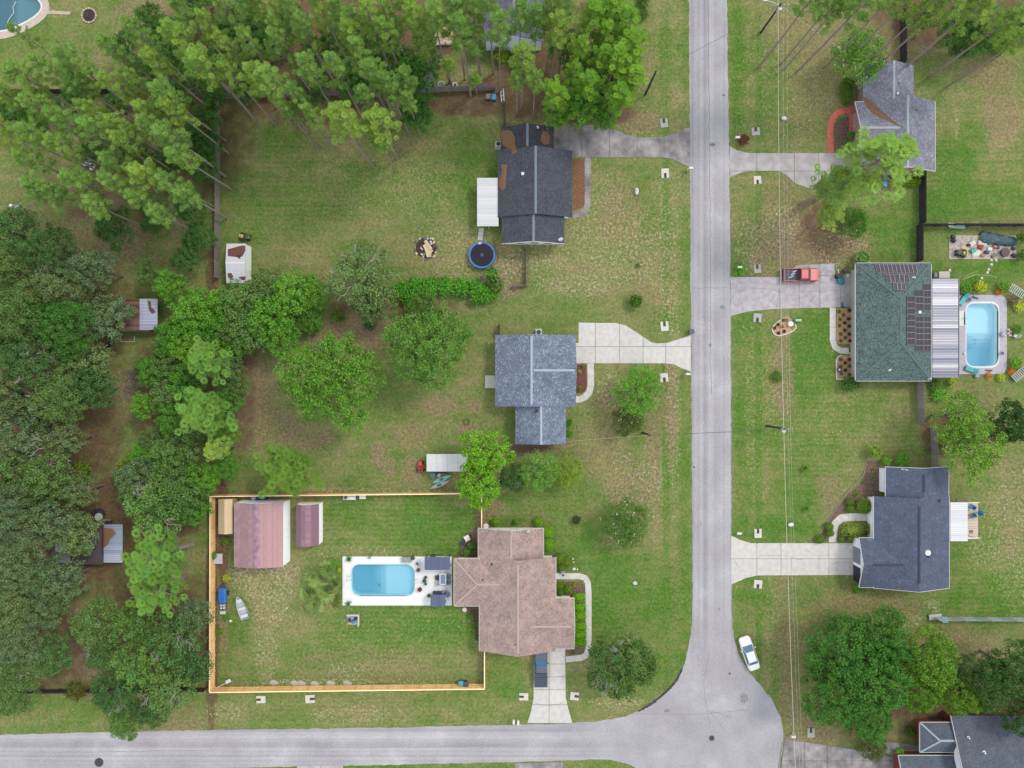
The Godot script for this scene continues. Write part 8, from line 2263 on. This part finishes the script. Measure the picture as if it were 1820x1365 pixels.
	kit("grill_cart", "black kettle grill beside the deck storage box", "grill", 735, 990, 0, [["kettle", "ball", Vector3(0, 0.75, 0), Vector3(0.3, 0.26, 0.3), plain(62, 60, 68, 0.4)], ["leg", "bar", Vector3(-0.25, 0, 0.2), Vector3(-0.1, 0.6, 0), dark, 0.02], ["leg", "bar", Vector3(0.25, 0, 0.2), Vector3(0.1, 0.6, 0), dark, 0.02], ["leg", "bar", Vector3(0, 0, -0.3), Vector3(0, 0.6, -0.1), dark, 0.02]], 0.06)
	kit("folding_chair", "white folding lounge chair between the pool and the wide gazebo", "chair", 742, 1002, 40, [["seat", "box", Vector3(0, 0.36, 0), Vector3(0.5, 0.05, 0.5), white], ["backrest", "box", Vector3(0, 0.6, 0.3), Vector3(0.5, 0.5, 0.05), white], ["leg", "bar", Vector3(-0.24, 0, -0.24), Vector3(0.24, 0.36, -0.24), grey, 0.02], ["leg", "bar", Vector3(-0.24, 0, 0.24), Vector3(0.24, 0.36, 0.24), grey, 0.02], ["cushion", "box", Vector3(0.05, 0.42, -0.05), Vector3(0.3, 0.06, 0.4), dark]], 0.06)
	kit("round_grill", "black round smoker behind the wide gazebo", "grill", 771, 987, 0, [["drum", "can", Vector3(0, 0.4, 0), Vector3(0.3, 0.5, 0.3), plain(52, 50, 56, 0.5)], ["dome", "ball", Vector3(0, 0.9, 0), Vector3(0.3, 0.18, 0.3), plain(56, 54, 60, 0.5)], ["stand", "can", Vector3.ZERO, Vector3(0.24, 0.4, 0.2), dark]], 0.06)
	kit("pool_pump", "grey skimmer box at the upper rim of the white deck", "skimmer", 657, 990, 0, [["box", "box", Vector3(0, 0.14, 0), Vector3(0.34, 0.28, 0.3), plain(120, 140, 150)], ["lid", "box", Vector3(0, 0.3, 0), Vector3(0.4, 0.04, 0.36), plain(140, 160, 168)]], 0.06)
	var clay := plain(186, 128, 106)
	pot("brown potted plant beside the pool's upper east corner", 744, 1012, 0.26, clay, leaf_mat("pot_brown", 140, 110, 96))
	pot("red brown potted plant beside the pool's lower east corner", 747, 1046, 0.3, clay, leaf_mat("pot_red", 130, 76, 70))
	pot("green potted plant in the middle of the deck, upper", 757, 1025, 0.2, plain(96, 104, 112), leaf_mat("pot_green", 90, 120, 84))
	pot("teal green potted plant in the middle of the deck", 755, 1031, 0.26, plain(86, 110, 116), leaf_mat("pot_teal", 80, 120, 116))
	pot("small green potted plant in the middle of the deck, lower", 757, 1037, 0.18, plain(106, 110, 112), leaf_mat("pot_green", 90, 120, 84))
	pot("potted plant by the small gazebo", 763, 1057, 0.26, plain(160, 150, 140), leaf_mat("pot_green", 90, 120, 84))
	kit("pool_cleaner", "dark robotic cleaner lying on the turquoise pool floor", "pool cleaner", 674, 1039, 20, [["body", "box", Vector3(0, 0.12, 0), Vector3(0.3, 0.2, 0.42), plain(36, 86, 130)], ["wheel", "roll", Vector3(0, 0.08, 0.16), Vector3(0.08, 0.36, 0.1), dark], ["wheel", "roll", Vector3(0, 0.08, -0.16), Vector3(0.08, 0.36, 0.1), dark]], -1.7)
	for k in 2:
		t = thing("pool_rail", ["steel grab rail at the deep end of the turquoise pool", "steel hand rail at the shallow end of the turquoise pool"][k], "hand rail", P([621, 740][k], [1026, 1031][k], 0.06))
		for z in [-0.28, 0.28]:
			m = MB.new()
			var sx := 1.0 if k == 0 else -1.0
			m.tube([Vector3(-0.3 * sx, 0, z), Vector3(-0.25 * sx, 0.7, z), Vector3(0.1 * sx, 0.8, z), Vector3(0.35 * sx, 0.1, z)], 0.025, 0.025, 6)
			put("rail", m.mesh(), plain(190, 196, 204, 0.2, 0.8), t)
	# pale pool surroundings
	lounger("teal lounger angled at the patio roof end of the pale pool", 1710, 533, 145, plain(44, 176, 188, 0.5))
	lounger("teal lounger at the lower end of the pale pool deck", 1724, 657, 70, plain(44, 176, 188, 0.5))
	kit("side_table", "purple brown side table beside the upper teal lounger", "table", 1720.5, 533, 30, [["top", "box", Vector3(0, 0.42, 0), Vector3(0.46, 0.05, 0.46), plain(96, 86, 116)], ["leg", "box", Vector3(-0.18, 0.2, -0.18), Vector3(0.05, 0.4, 0.05), dark], ["leg", "box", Vector3(0.18, 0.2, 0.18), Vector3(0.05, 0.4, 0.05), dark], ["leg", "box", Vector3(0.18, 0.2, -0.18), Vector3(0.05, 0.4, 0.05), dark], ["leg", "box", Vector3(-0.18, 0.2, 0.18), Vector3(0.05, 0.4, 0.05), dark]], 0.06)
	kit("closed_umbrella", "folded blue parasol lying at the top of the pale pool deck", "parasol", 1732, 529, -20, [["canopy", "box", Vector3(0, 0.14, 0), Vector3(0.8, 0.16, 0.18), plain(44, 90, 138)], ["pole", "bar", Vector3(-0.8, 0.12, 0), Vector3(0.7, 0.12, 0), grey, 0.025], ["tip", "ball", Vector3(0.75, 0.12, 0), Vector3(0.06, 0.04, 0.04), grey]], 0.06)
	kit("pool_noodle", "red folded chair frame at the lower edge of the pale pool deck", "folding chair", 1757, 658, -4, [["seat", "box", Vector3(0, 0.1, 0), Vector3(1.0, 0.08, 0.16), plain(150, 60, 70)], ["frame", "bar", Vector3(-0.4, 0.06, 0.4), Vector3(0.45, 0.08, 0.08), plain(130, 120, 130), 0.025], ["bar", "bar", Vector3(-0.5, 0.1, 0.1), Vector3(0.5, 0.1, 0.1), plain(130, 60, 66), 0.025]], 0.06)
	kit("stepping_stool", "grey plastic step at the lower rim of the pale pool deck", "step", 1734, 668, -6, [["tread", "box", Vector3(0, 0.4, 0), Vector3(0.6, 0.08, 0.5), plain(160, 170, 182)], ["riser", "box", Vector3(0, 0.18, 0.1), Vector3(0.56, 0.36, 0.4), plain(140, 150, 164)]])
	kit("pool_steps", "white steps into the pale pool at the patio side", "pool steps", 1710, 566, 0, [["step", "box", Vector3(-0.25, 0.0, 0), Vector3(0.9, 0.18, 2.3), plain(236, 238, 236)], ["step", "box", Vector3(0.42, -0.06, 0), Vector3(0.4, 0.12, 1.9), plain(200, 232, 236)], ["hand_rail", "bar", Vector3(-0.4, 0.5, 0), Vector3(0.6, 0.45, 0), plain(110, 130, 136), 0.03]], 0.06)
	kit("pool_filter", "round lilac skimmer lid set with taps beside the pale pool", "skimmer", 1780, 594, 0, [["drum", "can", Vector3.ZERO, Vector3(0.36, 0.4, 0.34), plain(176, 172, 190)], ["cap", "can", Vector3(0, 0.4, 0), Vector3(0.2, 0.1, 0.16), plain(200, 198, 212)], ["tap", "bar", Vector3(0.2, 0.3, 0.2), Vector3(0.6, 0.3, 0.3), white, 0.05]], 0.06)
	kit("side_table", "small black table at the pale pool's east rim", "table", 1778.5, 628, 0, [["top", "box", Vector3(0, 0.42, 0), Vector3(0.4, 0.05, 0.4), plain(88, 84, 108)], ["leg", "box", Vector3(-0.15, 0.2, -0.15), Vector3(0.05, 0.4, 0.05), dark], ["leg", "box", Vector3(0.15, 0.2, 0.15), Vector3(0.05, 0.4, 0.05), dark]], 0.06)
	chair("white round garden chair east of the pale pool", 1802, 597, 60, white, "", 0.0)
	for k in 4:
		kit("stone_step", "pinkish stone, %s of the four stacked by the pale pool" % nth(k), "stone", 1791 + (k % 2) * 3.0, 586 + k * 3.4, 0, [["block", "box", Vector3(0, 0.1, 0), Vector3(0.42, 0.2, 0.26), plain(222, 206, 206)], ["chip", "box", Vector3(0.05, 0.22, 0), Vector3(0.3, 0.05, 0.18), plain(230, 216, 214)]], 0.0, "stones by the pale pool")
	kit("pool_light", "small white float beside the pale pool's west rim", "float", 1713, 628, 0, [["ball", "ball", Vector3(0, 0.12, 0), Vector3(0.15, 0.12, 0.15), white], ["ring", "can", Vector3.ZERO, Vector3(0.18, 0.06, 0.18), white]], 0.06)
	# hose on the pool floor and on the lawn
	for s in [["pool_hose", "dark cleaner hose curled on the floor of the pale pool", [1717, 605, 1722, 600, 1732, 598, 1740, 602, 1741, 610, 1737, 617, 1730, 618, 1731, 612, 1737, 610], -1.0, 0.035, plain(90, 150, 170)], ["garden_hose", "lime green garden hose looped on the lawn above the pale pool", [1709, 498, 1718, 490, 1730, 484, 1738, 483, 1736, 487, 1724, 492, 1712, 497, 1720, 493, 1732, 488, 1745, 489, 1760, 490, 1772, 494], 0.03, 0.035, plain(190, 204, 130)], ["soaker_hose", "white pool hose trailing across the dark pool in the top corner", [28, 2, 22, 12, 24, 22, 16, 32, 12, 40], -0.1, 0.05, plain(226, 234, 236)]]:
		t = thing(s[0], s[1], "hose")
		m = MB.new()
		var pts := []
		for i in range(0, s[2].size(), 2): pts.append(P(s[2][i], s[2][i + 1]) + Vector3(0, s[3], 0))
		m.tube(pts, s[4], s[4], 5)
		put("tubing", m.mesh(), s[5], t)
	# slatted trellis frames leaning at the east edge
	for s in [[1803, 518, -32, "upper grey slatted frame lying in the garden east of the pale pool"], [1808, 665, 40, "lower grey slatted frame lying in the garden east of the pale pool"]]:
		t = thing("slat_frame", s[3], "trellis", P(s[0], s[1]), deg_to_rad(s[2]), "slatted frames east of the pool")
		for z in [-0.55, 0.55]:
			m = MB.new(); m.box(Vector3(0, 0.5, z), Vector3(2.4, 0.08, 0.1)); put("rail", m.mesh(), plain(186, 192, 190), t)
		for i in 8:
			m = MB.new(); m.box(Vector3(-1.1 + i * 0.31, 0.56, 0), Vector3(0.12, 0.04, 1.2)); put("slat", m.mesh(), plain(196, 202, 200), t)
		for x in [-1.0, 1.0]:
			m = MB.new(); m.box(Vector3(x, 0.24, 0), Vector3(0.08, 0.48, 1.0)); put("leg", m.mesh(), plain(150, 152, 150), t)
	# clutter on the slab
	t = thing("covered_boat", "long heap under a dark teal tarp on the cluttered slab", "tarp", P(1772, 426, 0.07), deg_to_rad(82))
	m = MB.new()
	var ring0 := []
	for i in 13:
		var z := -2.7 + i * 0.45
		var ring := []
		for j in 9:
			var a := PI * j / 8.0
			var w := (0.95 - 0.02 * i) * (0.75 if i == 0 or i == 12 else 1.0) * (1.0 + 0.1 * sin(i * 2.1 + j))
			ring.append(Vector3(cos(a) * w, sin(a) * (0.75 + 0.14 * sin(i * 1.7 + j * 0.9)) * (0.6 if i == 0 or i == 12 else 1.0), z))
		if i > 0:
			for j in 8:
				m.quad(ring0[j], ring0[j + 1], ring[j + 1], ring[j])
		ring0 = ring
	put("tarp", m.mesh(), mottled("teal_tarp", D(62, 92, 106), 0.25, 1.2, 0.6), t)
	m = MB.new(); m.tube([Vector3(0.3, 0.3, 2.6), Vector3(0.6, 0.5, 3.1), Vector3(0.1, 0.7, 3.4)], 0.05, 0.04, 6); put("pale_pipe", m.mesh(), plain(206, 226, 220), t)
	kit("patio_table", "round brown table cover on the cluttered slab", "table", 1782, 450, 0, [["top", "can", Vector3(0, 0.6, 0), Vector3(0.66, 0.08, 0.62), plain(92, 78, 82)], ["skirt", "can", Vector3(0, 0.25, 0), Vector3(0.6, 0.36, 0.66), plain(82, 70, 74)], ["stem", "can", Vector3.ZERO, Vector3(0.3, 0.26, 0.2), dark]], 0.07)
	var junk := [[1714, 441, "tan cardboard sheet", plain(222, 190, 150), 1.1, 0.08], [1728, 446, "turquoise plastic tub", plain(70, 186, 166), 0.8, 0.35], [1735, 450, "white flattened box", plain(228, 222, 212), 1.3, 0.1], [1742, 432, "pink white bundle of sheets", plain(226, 206, 206), 0.9, 0.3], [1727, 433, "pale stack of boards", plain(228, 214, 206), 1.0, 0.2], [1720, 436, "black bucket", plain(52, 50, 58), 0.4, 0.4], [1741, 440, "red toolbox", plain(176, 60, 66), 0.7, 0.3], [1748, 436, "glass jar crate", plain(190, 206, 212), 0.6, 0.35], [1752, 449, "navy milk crate", plain(70, 78, 100), 0.6, 0.4],
		[1758, 443, "white oval basin", plain(232, 232, 230), 0.7, 0.25], [1766, 439, "orange gas can", plain(206, 130, 80), 0.5, 0.4], [1772, 440, "blue plastic bag", plain(60, 70, 130), 0.5, 0.25], [1745, 454, "brown terracotta pile", plain(190, 130, 104), 0.6, 0.25], [1765, 455, "olive sack", plain(140, 124, 92), 0.7, 0.25], [1692, 422, "black and white crate", plain(70, 68, 74), 0.6, 0.5], [1693, 428, "black tub", plain(44, 42, 48), 0.6, 0.45], [1800, 455, "dark stump seat", plain(70, 52, 58), 0.6, 0.45], [1800, 442, "grey machine part", plain(80, 76, 82), 0.5, 0.4], [1712, 449, "dark green push mower", plain(48, 84, 58), 0.7, 0.4]]
	for j in junk:
		kit("yard_clutter", "%s among the clutter on the concrete slab" % j[2], "clutter", j[0], j[1], rr.randf_range(-40, 40), [["body", "box", Vector3(0, j[5] * 0.5, 0), Vector3(j[4], j[5], j[4] * 0.7), j[3]], ["top", "box", Vector3(0, j[5] + 0.02, 0), Vector3(j[4] * 0.8, 0.04, j[4] * 0.5), j[3]], ["flap", "box", Vector3(j[4] * 0.42, j[5] * 0.6, 0.1), Vector3(j[4] * 0.3, 0.04, j[4] * 0.3), j[3]]], 0.07, "clutter on the concrete slab")
	kit("door_stack", "mint green and white doors leaning on the dark fence above the slab", "door", 1697, 404, -3, [["door", "box", Vector3(0, 0.5, 0), Vector3(2.3, 0.06, 0.55), plain(150, 206, 196)], ["door", "box", Vector3(-0.9, 0.62, -0.2), Vector3(1.0, 0.06, 0.5), white], ["prop", "box", Vector3(0, 0.22, -0.1), Vector3(2.0, 0.44, 0.2), plain(90, 100, 98)]])
	kit("board_stack", "pale boards resting along the dark fence above the slab", "boards", 1734, 401, 0, [["board", "box", Vector3(0, 0.12, 0), Vector3(2.8, 0.08, 0.3), plain(196, 186, 186)], ["board", "box", Vector3(0.2, 0.2, 0.04), Vector3(2.4, 0.07, 0.24), plain(176, 168, 170)]])
	for k in 7:
		kit("stepping_stone", "pale stepping stone, %s of the line below the slab" % nth(k), "stone", [1762, 1770, 1762, 1757, 1755, 1745, 1688][k], [462, 462, 470, 479, 484, 494, 480][k], 0, [["slab", "box", Vector3(0, 0.03, 0), Vector3(0.32, 0.06, 0.3), plain(226, 222, 206)], ["chip", "box", Vector3(0.1, 0.03, 0.18), Vector3(0.12, 0.05, 0.1), plain(214, 210, 196)]], 0.0, "stepping stones below the slab")
	kit("storage_chest", "weathered wooden deck box above the metal patio roof", "storage box", 1672, 490, 0, [["body", "box", Vector3(0, 0.4, 0), Vector3(1.5, 0.8, 0.9), plain(196, 184, 178)], ["lid", "box", Vector3(0, 0.85, 0), Vector3(1.6, 0.1, 1.0), plain(208, 196, 190)], ["side_box", "box", Vector3(-1.1, 0.35, 0), Vector3(0.5, 0.7, 0.7), plain(150, 148, 150)]])
	# navy house patio
	for c in [[1724, 900, 60, "blue garden chair at the upper end of the white patio cover"], [1725, 916, 120, "blue garden chair at the middle of the white patio deck"]]:
		chair(c[3], c[0], c[1], c[2], plain(70, 134, 190), "blue chairs on the patio deck", 0.28)
	kit("parasol", "closed blue parasol beside the white patio deck", "parasol", 1735, 910, 0, [["canopy", "can", Vector3(0, 1.0, 0), Vector3(0.45, 0.6, 0.1), plain(40, 120, 186)], ["pole", "bar", Vector3.ZERO, Vector3(0, 1.8, 0), grey, 0.03], ["base", "can", Vector3.ZERO, Vector3(0.3, 0.1, 0.26), grey]])
	kit("floor_grate", "brown slatted mat on the white patio deck", "mat", 1726, 945, 0, [["slat", "box", Vector3(0, 0.02, -0.16), Vector3(0.6, 0.04, 0.12), plain(120, 100, 100)], ["slat", "box", Vector3(0, 0.02, 0), Vector3(0.6, 0.04, 0.12), plain(120, 100, 100)], ["slat", "box", Vector3(0, 0.02, 0.16), Vector3(0.6, 0.04, 0.12), plain(120, 100, 100)]], 0.28)
	# oddments in the western clearing
	kit("play_table", "blue and green play table at the clearing's thicket edge", "play table", 277, 800, 10, [["top", "box", Vector3(0, 0.5, 0), Vector3(0.9, 0.1, 1.7), plain(76, 110, 112)], ["bowl", "can", Vector3(0, 0.52, 0.4), Vector3(0.4, 0.1, 0.4), plain(130, 116, 96)], ["seat", "box", Vector3(0, 0.36, -1.2), Vector3(0.6, 0.08, 0.5), plain(60, 84, 160)], ["rail", "bar", Vector3(-0.3, 0.8, -1.9), Vector3(0.4, 0.8, -1.9), white, 0.04], ["leg", "box", Vector3(-0.35, 0.22, 0.6), Vector3(0.08, 0.45, 0.08), dark], ["leg", "box", Vector3(0.35, 0.22, -0.6), Vector3(0.08, 0.45, 0.08), dark]])
	kit("metal_rack", "thin pale metal rack below the rusty tin shed", "rack", 232, 603, 0, [["bar", "bar", Vector3(-1.0, 0.8, 0.4), Vector3(1.0, 0.8, 0.4), plain(186, 200, 200), 0.04], ["bar", "bar", Vector3(-1.0, 0.8, -0.4), Vector3(-1.0, 0.8, 0.4), plain(186, 200, 200), 0.04], ["bar", "bar", Vector3(1.0, 0.8, -0.4), Vector3(1.0, 0.8, 0.4), plain(186, 200, 200), 0.04], ["leg", "bar", Vector3(-1.0, 0, 0.4), Vector3(-1.0, 0.8, 0.4), plain(160, 170, 170), 0.035], ["leg", "bar", Vector3(1.0, 0, 0.4), Vector3(1.0, 0.8, 0.4), plain(160, 170, 170), 0.035], ["leg", "bar", Vector3(-1.0, 0, -0.4), Vector3(-1.0, 0.8, -0.4), plain(160, 170, 170), 0.035], ["leg", "bar", Vector3(1.0, 0, -0.4), Vector3(1.0, 0.8, -0.4), plain(160, 170, 170), 0.035]])
	t = thing("motorcycle", "dark motorcycle parked at the oak edge below the tin shed", "motorcycle", P(198, 612), deg_to_rad(-30))
	m = MB.new(); m.hull([[-0.55, 0.12, 0.45, 0.85], [0.0, 0.2, 0.4, 0.95], [0.6, 0.14, 0.5, 0.8]]); put("tank_and_seat", m.mesh(), plain(48, 46, 54, 0.4), t)
	for z in [-0.75, 0.75]:
		wheel(t, 0.0, z, 0.33, 0.14)
	m = MB.new(); m.tube([Vector3(-0.35, 1.05, -0.45), Vector3(0, 0.98, -0.55), Vector3(0.35, 1.05, -0.45)], 0.025, 0.025, 6); m.tube([Vector3(0, 0.95, -0.55), Vector3(0, 0.35, -0.78)], 0.035, 0.03, 6); put("handlebar", m.mesh(), plain(160, 160, 170, 0.3, 0.6), t)
	kit("scrap_heap", "black tub with white hoops behind the brown shed", "scrap", 178, 913, 0, [["tub", "can", Vector3.ZERO, Vector3(0.8, 0.5, 0.7), plain(56, 54, 66)], ["hoop", "can", Vector3(0.1, 0.5, 0.4), Vector3(0.6, 0.05, 0.6), plain(206, 206, 210)], ["barrel", "can", Vector3(-0.6, 0, -0.4), Vector3(0.3, 0.9, 0.3), plain(52, 50, 60)], ["board", "box", Vector3(0.9, 0.3, 0.9), Vector3(1.6, 0.06, 0.14), plain(196, 190, 184)]])
	kit("patio_set", "white patio furniture glimpsed between the west pines", "furniture", 162, 290, 20, [["table", "box", Vector3(0, 0.7, 0), Vector3(1.0, 0.06, 1.0), white], ["chair", "box", Vector3(-0.9, 0.45, 0.2), Vector3(0.5, 0.08, 0.5), white], ["chair", "box", Vector3(0.8, 0.45, 0.6), Vector3(0.5, 0.08, 0.5), white], ["chair", "box", Vector3(0.1, 0.45, 1.0), Vector3(0.8, 0.08, 0.4), white], ["stem", "box", Vector3(0, 0.34, 0), Vector3(0.1, 0.68, 0.1), grey]])
	kit("water_spigot", "white watering can on the grass below the western pines", "watering can", 22, 366, 20, [["body", "can", Vector3.ZERO, Vector3(0.25, 0.4, 0.22), white], ["spout", "bar", Vector3(0.2, 0.2, 0), Vector3(0.7, 0.45, 0.2), plain(170, 186, 200), 0.05], ["tray", "box", Vector3(0.6, 0.06, 0.3), Vector3(0.7, 0.12, 0.3), plain(170, 186, 200)]])
	kit("pool_gear", "white bench and blue tub behind the pink barn", "clutter", 462, 884, 0, [["tub", "can", Vector3(-0.8, 0, 0), Vector3(0.34, 0.5, 0.34), plain(226, 230, 236)], ["tray", "box", Vector3(0.3, 0.25, 0.1), Vector3(1.5, 0.5, 0.5), plain(56, 90, 190)], ["pipe", "bar", Vector3(-2.2, 0.3, -0.2), Vector3(-0.6, 0.5, -0.3), plain(206, 206, 210), 0.06]])
	kit("truck_tyre", "old tyre leaning in the fence corner behind the tan shed", "tyre", 423, 879, 0, [["tread", "can", Vector3.ZERO, Vector3(0.32, 0.22, 0.32), plain(150, 146, 150)], ["hole", "can", Vector3(0, 0.2, 0), Vector3(0.17, 0.04, 0.17), plain(52, 48, 48)], ["bead", "can", Vector3(0, 0.2, 0), Vector3(0.22, 0.03, 0.22), plain(120, 116, 120)]])
	kit("wood_pile", "jumble of car parts and a wheel under the canopy edge by the maple", "scrap", 788, 842, 0, [["plank", "box", Vector3(-0.2, 0.15, 0), Vector3(1.5, 0.3, 0.4), plain(92, 90, 98)], ["wheel", "can", Vector3(-0.6, 0.1, 0.2), Vector3(0.26, 0.3, 0.26), plain(196, 196, 204)], ["bar", "bar", Vector3(-0.8, 0.35, -0.1), Vector3(0.9, 0.4, 0.2), plain(160, 160, 168), 0.05]])
	kit("stone_edge", "pale rounded stone at the curve of the path by the porch", "stone", 1020, 1011, 0, [["rock", "ball", Vector3(0, 0.1, 0), Vector3(0.26, 0.18, 0.22), white], ["rock", "ball", Vector3(0.5, 0.08, 0.06), Vector3(0.16, 0.14, 0.16), plain(220, 216, 214)], ["rock", "ball", Vector3(-0.1, 0.08, -1.0), Vector3(0.16, 0.14, 0.16), plain(220, 216, 214)], ["rock", "ball", Vector3(-0.16, 0.08, -1.5), Vector3(0.14, 0.12, 0.16), white]])
	kit("porch_bench", "lilac porch chair on the path by the rose roof door", "chair", 1000, 1016, 0, [["seat", "box", Vector3(0, 0.4, 0), Vector3(0.6, 0.06, 0.6), plain(196, 172, 206)], ["backrest", "box", Vector3(0, 0.66, -0.3), Vector3(0.6, 0.5, 0.05), plain(206, 182, 214)], ["leg", "box", Vector3(-0.25, 0.2, 0.2), Vector3(0.05, 0.4, 0.05), grey], ["leg", "box", Vector3(0.25, 0.2, 0.2), Vector3(0.05, 0.4, 0.05), grey], ["pot", "can", Vector3(0.1, 0, 0.5), Vector3(0.12, 0.2, 0.14), dark]])
	# the barn yard's fence-side stones
	for k in 6:
		kit("fence_stone", "sandy mound along the lower new fence, %s from the west" % nth(k), "mound", [485, 522, 534, 558, 586, 616][k], [1213, 1214, 1214, 1215, 1214, 1214][k], 0, [["heap", "ball", Vector3(0, 0.02, 0), Vector3(0.55, 0.14, 0.42), mottled("sand_heap", D(206, 194, 178), 0.16, 0.8)], ["spill", "ball", Vector3(0.4, 0.0, 0.1), Vector3(0.4, 0.09, 0.3), mottled("sand_heap", D(206, 194, 178), 0.16, 0.8)]], 0.0, "sandy mounds along the lower fence")
